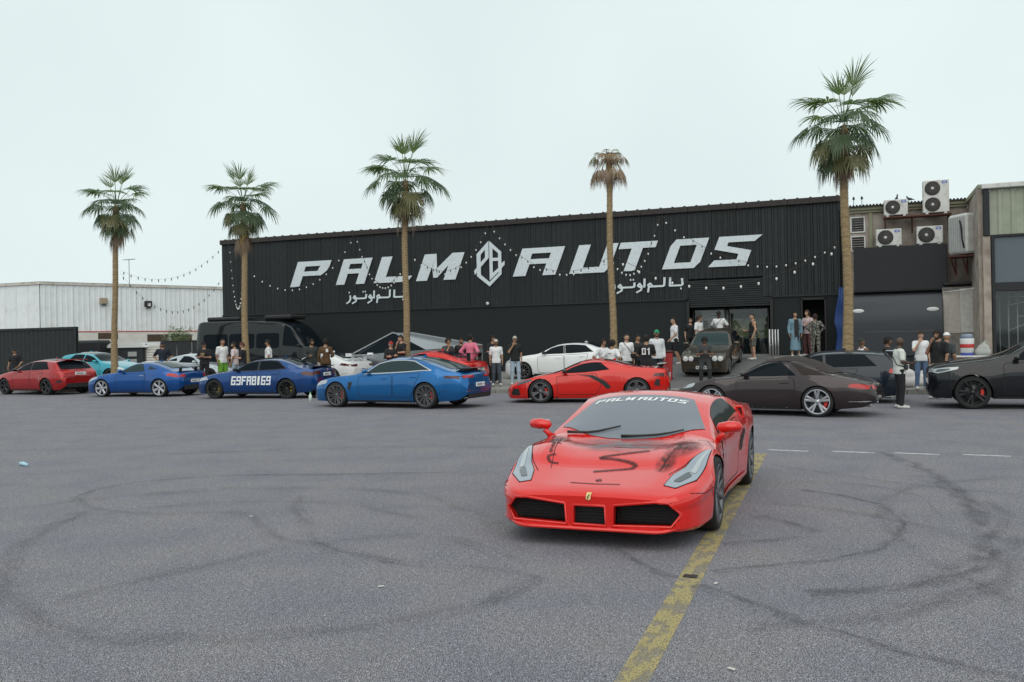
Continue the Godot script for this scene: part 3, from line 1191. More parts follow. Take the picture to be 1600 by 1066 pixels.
	# wipers
	for w in [[1.40, -0.62, 1.55, -0.1], [1.36, -0.05, 1.5, 0.55]]:
		var b := MB.new()
		var pts := []
		for i in 6:
			var t := i / 5.0
			pts.append(c.on("top", lerpf(w[0], w[2], t) - 0.03 * sin(PI * t), lerpf(w[1], w[3], t), 0.022))
		b.tube(pts, [0.016, 0.013, 0.012, 0.011, 0.009, 0.007], 6)
		part("wiper", b.done(), M.black_plastic, o)
	# air scoops on the rear haunches
	for g in [1.0, -1.0]:
		var b := MB.new()
		var p := c.on("side", 3.12, 0.87, -0.05, g)
		b.box(p + Vector3(0, 0.035, -0.04 * g), Vector3(0.02, 0.11, 0.18), 0.0, Basis(Vector3.UP, 0.25 * g))
		var sc := part("haunch_intake", b.done(), M.black_plastic, o)
		var f := MB.new()
		var r := [p + Vector3(-0.02, -0.03, -0.14 * g), p + Vector3(-0.03, 0.1, -0.14 * g), p + Vector3(-0.03, 0.1, 0.05 * g), p + Vector3(-0.0, -0.02, 0.065 * g), p + Vector3(-0.02, -0.03, -0.14 * g)]
		f.tube(r, [0.016, 0.018, 0.018, 0.016, 0.016], 7)
		part("intake_surround", f.done(), M.red_a, sc)
	# writing across the top of the windscreen
	var ws := o.get_node("windscreen")
	for w in [["PALM", 0.04], ["AUTOS", 0.5]]:
		for i in w[0].length():
			var t := MB.new()
			for q in writing(w[0][i], w[1] + i * 0.108, 0.0, 0.09, 0.075, 0.02, 0.3):
				var p := PackedVector2Array()
				for v in q:
					p.append(Vector2(2.13 + v.y * 1.15 - 0.03 * pow((v.x - 0.56) / 0.5, 2), v.x - 0.56))
				skin(c, "top", p, 0.0095, 1.0, 0.05, t)
			part("screen_letter", t.done(), M.decal, ws)
	# prancing mark on the badge, kept plain
	var bm := MB.new()
	for q in [[-0.004, 0.415, 0.004, 0.448], [0.0, 0.44, 0.009, 0.447], [-0.009, 0.43, -0.003, 0.433]]:
		var a := c.on("front", q[0], q[1], 0.026)
		var e := c.on("front", q[2], q[3], 0.026)
		bm.tube([a, e], [0.004, 0.003], 5)
	part("badge_mark", bm.done(), M.gap, o.get_node("badge"))
	# sprayed scribbles and smudges on the bonnet
	var hood_strokes := [
		[[0.92, 0.33, 0.84, 0.13, 0.73, -0.09, 0.71, 0.05, 0.65, 0.23, 0.58, 0.25, 0.52, 0.08, 0.47, -0.09], 0.042], [[1.02, -0.04, 1.05, 0.12, 1.08, 0.3], 0.025],
		[[0.26, -0.01, 0.28, 0.04], 0.05],
		[[1.12, -0.68, 1.02, -0.66, 1.06, -0.58], 0.028], [[1.0, -0.7, 0.98, -0.55], 0.028], [[0.98, -0.62, 0.84, -0.6], 0.028], [[0.82, -0.6, 0.74, -0.58], 0.028], [[0.72, -0.52, 0.68, -0.58, 0.6, -0.54, 0.6, -0.46], 0.028],
	]
	for h in hood_strokes:
		part("spray_scribble", soft_strip(c, smooth_line(pv(h[0])), h[1] * 1.5, 0.004), M.spray, o)
	for h in [[[1.3, 0.5, 1.3, 0.84, 0.86, 0.80, 0.62, 0.6, 0.8, 0.42], 0.004], [[0.86, 0.46, 0.82, 0.66, 0.5, 0.62, 0.42, 0.52, 0.56, 0.42], 0.0042], [[1.4, -0.6, 1.42, 0.66, 0.86, 0.6, 0.82, -0.1, 0.9, -0.6], 0.0046], [[1.0, 0.9, 1.12, 0.62, 1.42, 0.7, 1.42, 0.92], 0.0052], [[1.28, -0.8, 1.34, -0.5, 1.1, -0.48, 0.95, -0.72], 0.0041]]:
		part("spray_smudge", skin(c, "top", rounded(pv(h[0]), 0.4), h[1]).done(), M.smudge if h[1] < 0.0043 else (M.dust if h[1] < 0.005 else M.pale_dust), o)


func build_cars() -> void:
	# red hatchback, far left of the row
	var s := with(HATCH, {"paint": M.red_c, "spokes": 5, "style": "fork", "glasses": [[1.5, 1.9, 2.45, 2.42], [2.52, 2.49, 3.6, 3.3]], "pillars": [[2.46, 2.43, 2.51, 2.48]],
		"windscreen": [1.22, 1.5, 0.72, 2.1, 0.57], 
		"doors": [[1.4, 0.27, 1.38, 0.88, 2.44, 0.94, 2.46, 0.27], [2.5, 0.27, 2.48, 0.94, 3.3, 0.96, 3.05, 0.5, 2.98, 0.27]], "handles": [[2.2, 0.84], [3.1, 0.88]], "mirror": [1.62, 0.95], "mirror_paint": M.black_gloss, "plate_rear": 0.84,
		"fit": [["rear_window", "rear", [-0.72, 1.02, 0.72, 1.02, 0.62, 1.32, -0.62, 1.32], 0.006, M.tint, false], ["tail_light", "rear", [0.28, 0.86, 0.72, 0.86, 0.76, 0.95, 0.5, 0.97, 0.3, 0.93], 0.006, M.lamp_red, true], ["tail_light", "side", [4.0, 0.86, 4.33, 0.84, 4.3, 0.94, 4.02, 0.93], 0.005, M.lamp_red, true],
			["rear_diffuser", "rear", [-0.62, 0.3, 0.62, 0.3, 0.66, 0.46, -0.66, 0.46], 0.006, M.black_plastic, false], ["bumper_vent", "side", [4.05, 0.5, 4.3, 0.48, 4.32, 0.6, 4.1, 0.58], 0.005, M.black_plastic, true],
			["panoramic_roof", "top", [2.2, -0.5, 3.6, -0.5, 3.6, 0.5, 2.2, 0.5], 0.006, M.tint, false], ["headlight", "side", [0.12, 0.6, 0.55, 0.68, 0.5, 0.76, 0.2, 0.7], 0.005, M.lamp, true]],
		"lines": [["bumper_gap", "rear", [-0.75, 0.72, 0.75, 0.72], 0.012, M.gap, false]], "exhaust": [[0.12, 0.33, 0.5]]})
	var o := make_car(s, "red_hatchback", "red hatchback with black wheels and roof spoiler, first of the row beside the black container", V(-31.15, 0, -27.2), -6.0, "cars parked along the kerb")
	var b := MB.new()
	b.box(V(1.66, 1.39, 0), V(0.3, 0.035, 1.2), 0.012)
	part("roof_spoiler", b.done(), M.red_c, o)

	# teal tall car behind it, facing right
	s = with(HATCH, {"paint": M.teal, "spokes": 7, "style": "plain", "glasses": [[1.5, 1.9, 2.45, 2.42], [2.52, 2.49, 3.5, 3.1]], "windscreen": [1.22, 1.5, 0.72, 2.1, 0.57], "rear_window": [4.24, 4.2, 0.62, 4.02, 0.56],
		"fit": [["black_roof", "top", [2.15, -0.54, 4.0, -0.54, 4.0, 0.54, 2.15, 0.54], 0.006, M.black_gloss, false], ["headlight", "side", [0.08, 0.6, 0.5, 0.7, 0.44, 0.78, 0.15, 0.7], 0.005, M.lamp, true]], "mirror": [1.62, 0.95],
		"doors": [[1.4, 0.27, 1.38, 0.88, 2.44, 0.94, 2.46, 0.27]]})
	make_car(s, "teal_hatchback", "teal hatchback with glossy black roof facing right behind the red hatchback", V(-32.4, 0.24, -31.4), 178.0, "cars parked behind the front row")

	# blue two-door with an open tailgate spoiler
	s = with(COUPE, {"paint": M.blue_a, "rim": M.rim_grey, "spokes": 6, "style": "fat", "wall": 0.07, "glasses": [[1.62, 1.98, 2.72, 2.55]], "glass": M.clear_tint, "windscreen": [1.32, 1.55, 0.68, 2.12, 0.5], "rear_window": [3.75, 3.68, 0.52, 2.85, 0.47], "arch": 0.36,
		"windows": [[2.86, 1.0, 3.28, 1.02, 3.02, 1.1, 2.9, 1.13]],
		"doors": [[1.5, 0.24, 1.46, 0.82, 2.75, 0.89, 2.78, 0.7, 2.68, 0.24]], "handles": [[2.62, 0.78]], "handle": M.rim_grey, "mirror": [1.72, 0.9], "mirror_paint": M.blue_a, "plate_rear": 0.56,
		"fit": [["tail_light", "side", [3.72, 0.78, 4.2, 0.70, 4.22, 0.78, 3.95, 0.87, 3.8, 0.86], 0.006, M.lamp_red, true, 0.1], ["tail_light", "rear", [0.5, 0.72, 0.72, 0.72, 0.7, 0.82, 0.55, 0.83], 0.006, M.lamp_red, true],
			["rear_diffuser", "rear", [-0.6, 0.26, 0.6, 0.26, 0.65, 0.42, -0.65, 0.42], 0.006, M.black_plastic, false], ["headlight", "side", [0.15, 0.55, 0.62, 0.68, 0.7, 0.76, 0.3, 0.68], 0.005, M.lamp, true], ["silver_roof", "top", [2.2, -0.5, 2.8, -0.5, 2.8, 0.5, 2.2, 0.5], 0.005, M.silver, false]], "exhaust": [[0.12, 0.3, 0.42]]})
	o = make_car(s, "blue_coupe", "blue two-door coupe with silver six-spoke wheels and black slatted rear spoiler", V(-24.95, 0, -26.28), 4.3, "cars parked along the kerb")
	for i in 7:  # louvre slats over the rear glass
		b = MB.new()
		b.box(V(0.78 + i * 0.13, 1.205 - i * 0.038, 0), V(0.1, 0.012, 0.92), 0.0, Basis(V(0, 0, 1), 0.12))
		part("louvre_slat", b.done(), M.black_plastic, o)
	b = MB.new()
	b.box(V(1.92, 1.06, 0), V(0.26, 0.025, 1.42), 0.01)
	for g in [-1.0, 1.0]:
		b.box(V(1.86, 1.0, 0.45 * g), V(0.12, 0.12, 0.03), 0.005)
	part("rear_wing", b.done(), M.black_plastic, o)

	# blue saloon with big white lettering
	s = with(SALOON, {"paint": M.blue_b, "spokes": 10, "style": "twin", "caliper": M.cal_yellow, "glasses": [[1.6, 1.98, 2.5, 2.48], [2.56, 2.54, 3.62, 3.25]], "pillars": [[2.51, 2.49, 2.55, 2.53]], "windscreen": [1.28, 1.52, 0.7, 2.12, 0.54], "rear_window": [4.0, 3.92, 0.58, 3.25, 0.5], "trim": M.black_gloss,
		"doors": [[1.48, 0.26, 1.45, 0.86, 2.5, 0.91, 2.52, 0.26], [2.56, 0.26, 2.54, 0.91, 3.42, 0.94, 3.22, 0.55, 3.1, 0.26]], "handles": [[2.28, 0.8], [3.2, 0.84]], "mirror": [1.7, 0.94], "mirror_paint": M.black_gloss, "plate_rear": 0.80,
		"fit": [["tail_light", "side", [4.2, 0.80, 4.6, 0.76, 4.62, 0.88, 4.25, 0.93], 0.006, M.lamp_smoke, true], ["tail_light", "rear", [0.4, 0.82, 0.75, 0.80, 0.76, 0.91, 0.42, 0.93], 0.006, M.lamp_smoke, true],
			["headlight", "side", [0.12, 0.6, 0.6, 0.66, 0.52, 0.75, 0.2, 0.7], 0.005, M.lamp, true], ["rear_diffuser", "rear", [-0.6, 0.26, 0.6, 0.26, 0.64, 0.42, -0.64, 0.42], 0.006, M.black_plastic, false],
			["black_roof", "top", [2.2, -0.5, 3.2, -0.46, 3.2, 0.46, 2.2, 0.5], 0.005, M.black_gloss, false], ["side_skirt", "side", [1.25, 0.17, 3.2, 0.17, 3.2, 0.215, 1.25, 0.215], 0.008, M.black_plastic, true, 0.05]], "exhaust": [[0.12, 0.3, 0.4], [0.12, 0.3, 0.52]]})
	o = make_car(s, "blue_saloon", "dark blue saloon with big white letters and digits on its doors", V(-19.05, 0, -25.7), 4.4, "cars parked along the kerb")
	var c: Car = s.car
	var wx := 1.5
	for ch in "69FABI69":
		var t := MB.new()
		for q in writing(ch, wx, 0.47, 0.17, 0.3, 0.035, 0.12):
			skin(c, "side", q, 0.007, 1.0, 0.12, t)
		part("door_letter", t.done(), M.decal, o)
		wx += 0.2 if ch != "I" else 0.165
	b = MB.new()
	b.box(V(2.16, 1.06, 0), V(0.22, 0.02, 1.4), 0.008, Basis(V(0, 0, 1), 0.2))
	part("boot_spoiler", b.done(), M.black_gloss, o)
	b = MB.new()
	b.box(V(4.7 - 2.34, 0.95, 0), V(0.012, 0.07, 0.07), 0.004)
	part("badge", b.done(), M.silver, o)

	# bright blue fastback, nearest of the left row
	s = {"L": 5.05, "wheels": [0.93, 3.88], "wheel_r": 0.355, "arch": 0.385, "tumble": 0.46, "flare": 0.03, "paint": M.blue_c, "rim": M.rim_dark, "spokes": 10, "style": "twin", "caliper": M.cal_red, "wall": 0.075,
		"top": [0, 0.56, 0.05, 0.66, 0.3, 0.76, 0.9, 0.88, 1.4, 0.95, 1.7, 1.04, 2.3, 1.33, 2.7, 1.41, 3.05, 1.42, 3.5, 1.375, 4.0, 1.25, 4.45, 1.10, 4.75, 1.02, 4.9, 0.99, 5.0, 0.92, 5.05, 0.7],
		"belt": [0, 0.5, 0.1, 0.63, 0.5, 0.79, 1.0, 0.87, 1.6, 0.91, 2.4, 0.935, 3.2, 0.97, 3.9, 1.01, 4.5, 0.98, 4.85, 0.93, 5.05, 0.65],
		"bot": [0, 0.24, 0.15, 0.18, 1.5, 0.16, 3.5, 0.16, 4.8, 0.24, 5.05, 0.4],
		"plan": [0, 0.56, 0.08, 0.73, 0.25, 0.85, 0.6, 0.92, 1.0, 0.94, 2.2, 0.915, 3.0, 0.925, 3.9, 0.965, 4.5, 0.93, 4.85, 0.85, 5.05, 0.7],
		"glasses": [[1.85, 2.25, 4.05, 3.45]], "glass": M.clear_tint, "trim": M.chrome, "windscreen": [1.42, 1.7, 0.72, 2.38, 0.56], "rear_window": [4.6, 4.5, 0.58, 3.5, 0.5],
		"doors": [[1.7, 0.3, 1.68, 0.88, 2.78, 0.93, 2.8, 0.3], [2.84, 0.3, 2.82, 0.93, 3.72, 0.97, 3.55, 0.6, 3.4, 0.3]], "handles": [[2.55, 0.82], [3.5, 0.86]], "mirror": [1.95, 0.96], "plate_rear": 0.63, "steer": 0.0,
		"fit": [["tail_light", "side", [4.42, 0.83, 4.98, 0.8, 4.97, 0.88, 4.5, 0.9], 0.006, M.lamp_smoke, true, 0.2], ["tail_light", "rear", [0.3, 0.83, 0.76, 0.82, 0.74, 0.9, 0.3, 0.9], 0.006, M.lamp_red, true],
			["rear_diffuser", "rear", [-0.62, 0.27, 0.62, 0.27, 0.66, 0.4, -0.66, 0.4], 0.006, M.black_plastic, false], ["rear_bumper_line", "rear", [-0.72, 0.46, 0.72, 0.46, 0.72, 0.475, -0.72, 0.475], 0.008, M.chrome, false, 0.02],
			["front_vent", "side", [1.36, 0.5, 1.42, 0.5, 1.5, 0.72, 1.36, 0.72], 0.005, M.black_plastic, true], ["headlight", "side", [0.18, 0.6, 0.6, 0.68, 0.62, 0.78, 0.3, 0.74], 0.005, M.lamp, true]],
		"exhaust": [[0.14, 0.3, 0.45], [0.14, 0.3, 0.56]]}
	o = make_car(s, "blue_fastback", "metallic bright blue four-door fastback with chrome window trim and black tail wing", V(-12.0, 0, -22.38), -4.4, "cars parked along the kerb")
	b = MB.new()
	b.box(V(2.28, 1.065, 0), V(0.34, 0.022, 1.2), 0.008, Basis(V(0, 0, 1), 0.06))
	b.box(V(2.2, 1.03, 0), V(0.1, 0.06, 0.8), 0.005)
	part("rear_wing", b.done(), M.black_gloss, o)

	# orange-red mid-engined coupe
	s = {"L": 4.63, "wheels": [1.02, 3.74], "wheel_r": 0.335, "wheel_r2": 0.35, "arch": 0.37, "arch_rear": 0.385, "tumble": 0.52, "flare": 0.035, "paint": M.red_b, "rim": M.rim_dark, "spokes": 5, "style": "twin", "caliper": M.cal_red,
		"top": [0, 0.42, 0.05, 0.5, 0.3, 0.6, 0.8, 0.75, 1.2, 0.83, 1.45, 0.89, 1.9, 1.08, 2.25, 1.2, 2.55, 1.235, 2.9, 1.21, 3.3, 1.12, 3.8, 1.02, 4.3, 0.98, 4.55, 0.96, 4.63, 0.72],
		"belt": [0, 0.38, 0.1, 0.49, 0.5, 0.63, 1.0, 0.77, 1.6, 0.81, 2.2, 0.83, 2.9, 0.9, 3.5, 0.96, 4.1, 0.955, 4.5, 0.92, 4.63, 0.66],
		"bot": [0, 0.16, 0.15, 0.13, 1.5, 0.13, 3.5, 0.14, 4.4, 0.24, 4.63, 0.4],
		"plan": [0, 0.5, 0.08, 0.68, 0.25, 0.82, 0.6, 0.92, 1.0, 0.945, 1.9, 0.88, 2.6, 0.9, 3.2, 0.95, 3.7, 0.965, 4.2, 0.94, 4.5, 0.86, 4.63, 0.74],
		"glasses": [[1.6, 1.9, 2.98, 2.72]], "windscreen": [1.28, 1.5, 0.7, 2.1, 0.5], "rear_window": [3.9, 3.85, 0.55, 2.8, 0.45],
		"doors": [[1.52, 0.24, 1.48, 0.76, 2.6, 0.83, 2.75, 0.5, 2.6, 0.24]], "mirror": [1.72, 0.84], "mirror_paint": M.black_gloss, "plate_rear": 0.74,
		"fit": [["side_blade", "side", [2.1, 0.78, 2.4, 0.74, 2.75, 0.55, 2.9, 0.4, 2.98, 0.4, 3.02, 0.46, 2.86, 0.62, 2.5, 0.79], 0.007, M.black_plastic, true, 0.1],
			["tail_light", "side", [4.18, 0.74, 4.56, 0.72, 4.58, 0.82, 4.25, 0.82], 0.006, M.lamp_smoke, true], ["tail_light", "rear", [0.35, 0.74, 0.76, 0.73, 0.76, 0.84, 0.36, 0.84], 0.006, M.lamp_smoke, true],
			["rear_diffuser", "rear", [-0.68, 0.27, 0.68, 0.27, 0.74, 0.5, -0.74, 0.5], 0.006, M.black_plastic, false], ["bumper_vent", "side", [4.2, 0.5, 4.36, 0.46, 4.38, 0.64, 4.28, 0.66], 0.006, M.black_plastic, true],
			["headlight", "side", [0.3, 0.5, 0.8, 0.64, 0.74, 0.69, 0.4, 0.6], 0.005, M.lamp_dark, true], ["bumper_vent", "side", [0.14, 0.24, 0.42, 0.22, 0.4, 0.42, 0.2, 0.42], 0.005, M.black_plastic, true], ["sill_blade", "side", [1.5, 0.14, 3.2, 0.14, 3.2, 0.2, 1.5, 0.2], 0.01, M.red_b, true, 0.05]],
		"exhaust": [[0.12, 0.34, 0.1], [0.12, 0.34, 0.22]]}
	o = make_car(s, "red_sports_coupe", "orange-red sports coupe with black side scoop and rear wing, parked before the white saloon", V(-7.15, 0, -24.85), 10.0, "cars parked along the kerb")
	b = MB.new()
	b.box(V(2.1, 1.06, 0), V(0.26, 0.02, 1.56), 0.008, Basis(V(0, 0, 1), 0.08))
	for g in [-1.0, 1.0]:
		b.box(V(2.08, 1.01, 0.5 * g), V(0.1, 0.1, 0.025), 0.004)
	part("rear_wing", b.done(), M.black_gloss, o)

	# dark maroon convertible with its soft top up
	s = {"L": 4.46, "wheels": [0.96, 3.31], "wheel_r": 0.33, "wheel_r2": 0.335, "arch": 0.36, "tumble": 0.44, "flare": 0.03, "paint": M.maroon, "rim": M.rim_grey, "spokes": 5, "style": "fork", "caliper": M.cal_red, "wall": 0.07,
		"top": [0, 0.5, 0.05, 0.58, 0.3, 0.67, 0.8, 0.8, 1.2, 0.87, 1.5, 0.93, 1.9, 1.13, 2.2, 1.25, 2.5, 1.295, 2.8, 1.28, 3.2, 1.15, 3.5, 1.0, 3.7, 0.93, 4.0, 0.86, 4.3, 0.76, 4.42, 0.68, 4.46, 0.55],
		"belt": [0, 0.45, 0.1, 0.55, 0.5, 0.72, 1.0, 0.82, 1.6, 0.845, 2.4, 0.86, 3.0, 0.88, 3.5, 0.89, 3.9, 0.83, 4.25, 0.72, 4.46, 0.5],
		"bot": [0, 0.2, 0.15, 0.16, 1.5, 0.15, 3.0, 0.15, 4.2, 0.22, 4.46, 0.36],
		"plan": [0, 0.5, 0.08, 0.66, 0.25, 0.79, 0.6, 0.87, 1.0, 0.9, 1.9, 0.865, 2.6, 0.875, 3.3, 0.93, 3.8, 0.9, 4.2, 0.8, 4.46, 0.62],
		"glasses": [[1.62, 1.95, 2.85, 2.5]], "glass": M.tint, "windscreen": [1.4, 1.58, 0.64, 2.08, 0.5],
		"doors": [[1.56, 0.24, 1.52, 0.8, 2.8, 0.855, 2.84, 0.6, 2.75, 0.24]], "handles": [[2.6, 0.74]], "mirror": [1.72, 0.88],
		"fit": [["soft_top", "top", [1.98, 0.0, 2.02, -0.5, 2.3, -0.62, 2.7, -0.65, 2.92, -0.78, 3.3, -0.82, 3.58, -0.7, 3.7, 0.0, 3.58, 0.7, 3.3, 0.82, 2.92, 0.78, 2.7, 0.65, 2.3, 0.62, 2.02, 0.5], 0.012, M.soft_top, false, 0.1], ["soft_top_quarter", "side", [2.98, 0.92, 3.5, 0.915, 3.3, 1.0, 2.9, 1.13, 2.72, 1.17, 2.85, 1.05], 0.01, M.soft_top, true, 0.08],
			["tail_light", "side", [3.92, 0.66, 4.33, 0.6, 4.36, 0.68, 4.22, 0.72, 4.0, 0.73], 0.006, M.lamp_red, true, 0.2], ["tail_light", "rear", [0.4, 0.6, 0.62, 0.6, 0.6, 0.69, 0.42, 0.7], 0.006, M.lamp_red, true],
			["headlight", "side", [0.2, 0.58, 0.5, 0.62, 0.58, 0.72, 0.4, 0.72], 0.005, M.lamp, true, 0.4], ["bumper_line", "side", [3.95, 0.34, 4.38, 0.34, 4.38, 0.355, 3.95, 0.355], 0.006, M.chrome, true, 0.02], ["sill_line", "side", [1.3, 0.19, 2.9, 0.19, 2.9, 0.2, 1.3, 0.2], 0.006, M.chrome, true, 0.02], ["side_marker", "side", [0.5, 0.5, 0.62, 0.5, 0.62, 0.53, 0.5, 0.53], 0.006, M.lamp, true]],
		"lines": [["bonnet_gap", "top", [0.45, -0.6, 0.4, 0, 0.45, 0.6], 0.01, M.gap, false]], "exhaust": [[0.14, 0.27, 0.5]]}
	make_car(s, "maroon_convertible", "dark maroon convertible with raised brown soft top and silver five-spoke wheels", V(-1.62, 0, -21.27), -9.5, "cars parked along the kerb")

	# dark compact estate behind it
	s = with(HATCH, {"paint": M.night_car, "spokes": 8, "style": "plain", "glasses": [[1.5, 1.9, 2.45, 2.42], [2.52, 2.49, 3.75, 3.45]], "pillars": [[2.46, 2.43, 2.51, 2.48]], "windscreen": [1.22, 1.5, 0.72, 2.1, 0.57], 
		"top": [0, 0.6, 0.05, 0.7, 0.3, 0.79, 0.9, 0.93, 1.25, 1.0, 1.45, 1.06, 2.0, 1.34, 2.4, 1.44, 2.9, 1.46, 3.5, 1.44, 3.95, 1.39, 4.08, 1.24, 4.26, 1.02, 4.35, 0.9, 4.39, 0.72],
		"doors": [[1.4, 0.27, 1.38, 0.88, 2.44, 0.94, 2.46, 0.27], [2.5, 0.27, 2.48, 0.94, 3.3, 0.96, 3.05, 0.5, 2.98, 0.27]],
		"fit": [["tail_light", "side", [4.02, 0.84, 4.33, 0.8, 4.31, 0.97, 4.05, 0.95], 0.006, M.lamp_red, true, 0.2], ["tail_light", "rear", [0.45, 0.82, 0.76, 0.82, 0.76, 0.95, 0.5, 0.97], 0.006, M.lamp_red, true], ["rear_pillar_glass", "rear", [0.5, 1.02, 0.66, 1.02, 0.56, 1.24, 0.5, 1.26], 0.006, M.lamp, true, 0.1]], "exhaust": [[0.12, 0.3, 0.5]], "mirror": [1.62, 0.95], "plate_rear": 0.62})
	o = make_car(s, "dark_hatchback", "dark navy five-door hatchback with pale roof spoiler behind the maroon convertible", V(-0.9, 0, -25.35), -3.0, "cars parked along the kerb")
	o.scale = V(1, 0.94, 1)
	b = MB.new()
	b.box(V(1.93, 1.43, 0), V(0.34, 0.03, 1.16), 0.012)
	part("roof_spoiler", b.done(), M.silver, o)

	# black tall off-roader at the right edge
	s = {"L": 4.93, "wheels": [0.92, 3.89], "wheel_r": 0.385, "arch": 0.425, "tumble": 0.38, "flare": 0.035, "paint": M.black_car, "rim": M.rim_black, "spokes": 5, "style": "fork", "caliper": M.cal_red, "inset": 0.03,
		"top": [0, 0.86, 0.04, 0.98, 0.2, 1.05, 0.8, 1.14, 1.3, 1.2, 1.6, 1.28, 2.1, 1.54, 2.5, 1.67, 3.0, 1.69, 3.5, 1.64, 4.1, 1.46, 4.5, 1.26, 4.8, 1.14, 4.9, 1.05, 4.93, 0.8],
		"belt": [0, 0.8, 0.06, 0.92, 0.4, 1.02, 1.2, 1.09, 2, 1.1, 3, 1.13, 4.0, 1.17, 4.6, 1.12, 4.93, 0.75],
		"bot": [0, 0.32, 0.15, 0.25, 1.5, 0.24, 3.5, 0.24, 4.8, 0.32, 4.93, 0.45],
		"plan": [0, 0.72, 0.06, 0.82, 0.2, 0.91, 0.6, 0.975, 1.0, 0.985, 2.2, 0.96, 3.8, 0.99, 4.5, 0.94, 4.8, 0.86, 4.93, 0.74],
		"glasses": [[1.75, 2.1, 2.75, 2.7], [2.82, 2.77, 4.1, 3.6]], "pillars": [[2.76, 2.71, 2.81, 2.76]], "windscreen": [1.38, 1.64, 0.74, 2.2, 0.6], "rear_window": [4.55, 4.45, 0.6, 3.7, 0.52],
		"doors": [[1.58, 0.36, 1.55, 1.06, 2.74, 1.09, 2.76, 0.36], [2.8, 0.36, 2.78, 1.09, 3.7, 1.13, 3.5, 0.7, 3.38, 0.36]], "mirror": [1.82, 1.12],
		"fit": [["headlight", "side", [0.06, 0.86, 0.2, 0.83, 0.62, 0.93, 0.64, 0.985, 0.3, 0.96, 0.1, 0.93], 0.006, M.lamp, true, 0.1], ["lamp_lens", "side", [0.14, 0.87, 0.22, 0.86, 0.46, 0.92, 0.46, 0.95, 0.2, 0.925], 0.009, M.lamp_dark, true, 0.15], ["headlight", "front", [0.5, 0.84, 0.8, 0.86, 0.8, 0.95, 0.52, 0.93], 0.006, M.lamp, true],
			["grille", "front", [-0.38, 0.68, -0.03, 0.68, -0.03, 0.96, -0.34, 0.96], 0.008, M.black_plastic, true, 0.15], ["lower_grille", "front", [-0.68, 0.38, 0.68, 0.38, 0.6, 0.56, -0.6, 0.56], 0.006, M.black_plastic, false], ["wheel_arch_trim", "side", [0.45, 0.5, 0.62, 0.84, 0.92, 0.94, 1.22, 0.84, 1.4, 0.5, 1.34, 0.46, 1.17, 0.76, 0.92, 0.86, 0.67, 0.76, 0.5, 0.46], 0.01, M.black_gloss, true, 0.1]]}
	make_car(s, "black_offroader", "tall black off-roader with red brake calipers, cut off by the photo's edge", V(4.18, 0, -23.72), -2.0, "cars parked along the kerb")

	# second row, between kerb and building
	s = with(COUPE, {"paint": M.silver, "spokes": 7, "glasses": [[1.62, 1.98, 2.72, 2.55]], "windscreen": [1.32, 1.55, 0.68, 2.12, 0.5], "rear_window": [3.75, 3.68, 0.52, 2.85, 0.47], "windows": [[2.84, 1.0, 3.3, 1.02, 3.02, 1.1, 2.88, 1.13]], "doors": [[1.5, 0.24, 1.46, 0.82, 2.75, 0.89, 2.78, 0.7, 2.68, 0.24]],
		"fit": [["tail_light", "side", [3.9, 0.76, 4.2, 0.72, 4.22, 0.8, 3.98, 0.85], 0.006, M.lamp_red, true], ["headlight", "side", [0.15, 0.55, 0.62, 0.68, 0.7, 0.76, 0.3, 0.68], 0.005, M.lamp, true]], "mirror": [1.72, 0.9]})
	make_car(s, "silver_coupe", "pale silver coupe facing right beneath the front of the black van", V(-26.3, 0.22, -31.0), 176.0, "cars parked behind the front row")
	s = with(COUPE, {"paint": M.white, "spokes": 10, "glasses": [[1.62, 1.98, 2.72, 2.55]], "windscreen": [1.32, 1.55, 0.68, 2.12, 0.5], "rear_window": [3.75, 3.68, 0.52, 2.85, 0.47], "windows": [[2.8, 0.985, 3.32, 1.0, 3.04, 1.1, 2.84, 1.14]], "doors": [[1.5, 0.24, 1.46, 0.82, 2.75, 0.89, 2.78, 0.7, 2.68, 0.24]], "plate_rear": 0.6,
		"fit": [["tail_light", "side", [3.75, 0.78, 4.22, 0.72, 4.22, 0.8, 3.85, 0.87], 0.006, M.lamp_smoke, true], ["tail_light", "rear", [0.4, 0.72, 0.72, 0.72, 0.7, 0.8, 0.42, 0.82], 0.006, M.lamp_smoke, true], ["rear_diffuser", "rear", [-0.6, 0.26, 0.6, 0.26, 0.65, 0.42, -0.65, 0.42], 0.006, M.black_plastic, false]]})
	o = make_car(s, "white_coupe", "white rounded coupe with a tall rear wing between blue saloon and angular steel pickup", V(-20.35, 0.2, -31.0), -4.0, "cars parked behind the front row")
	b = MB.new()
	b.box(V(1.95, 1.16, 0), V(0.28, 0.025, 1.5), 0.01)
	for g in [-1.0, 1.0]:
		b.box(V(1.92, 1.03, 0.42 * g), V(0.14, 0.25, 0.03), 0.004)
		b.box(V(1.95, 1.17, 0.75 * g), V(0.28, 0.13, 0.02), 0.004)
	part("rear_wing", b.done(), M.white, o)
	steel_pickup()
	s = with(COUPE, {"paint": M.red_b, "spokes": 5, "mirror": [1.72, 0.9], "glasses": [[1.62, 1.98, 2.72, 2.55]], "windscreen": [1.32, 1.55, 0.68, 2.12, 0.5], "rear_window": [3.75, 3.68, 0.52, 2.85, 0.47], "plate_rear": 0.66,
		"fit": [["tail_light", "rear", [0.4, 0.72, 0.72, 0.72, 0.7, 0.82, 0.42, 0.84], 0.006, M.lamp_red, true], ["tail_light", "side", [3.9, 0.76, 4.2, 0.72, 4.22, 0.8, 3.98, 0.85], 0.006, M.lamp_red, true], ["rear_diffuser", "rear", [-0.6, 0.26, 0.6, 0.26, 0.65, 0.45, -0.65, 0.45], 0.006, M.black_plastic, false]], "exhaust": [[0.12, 0.3, 0.45]]})
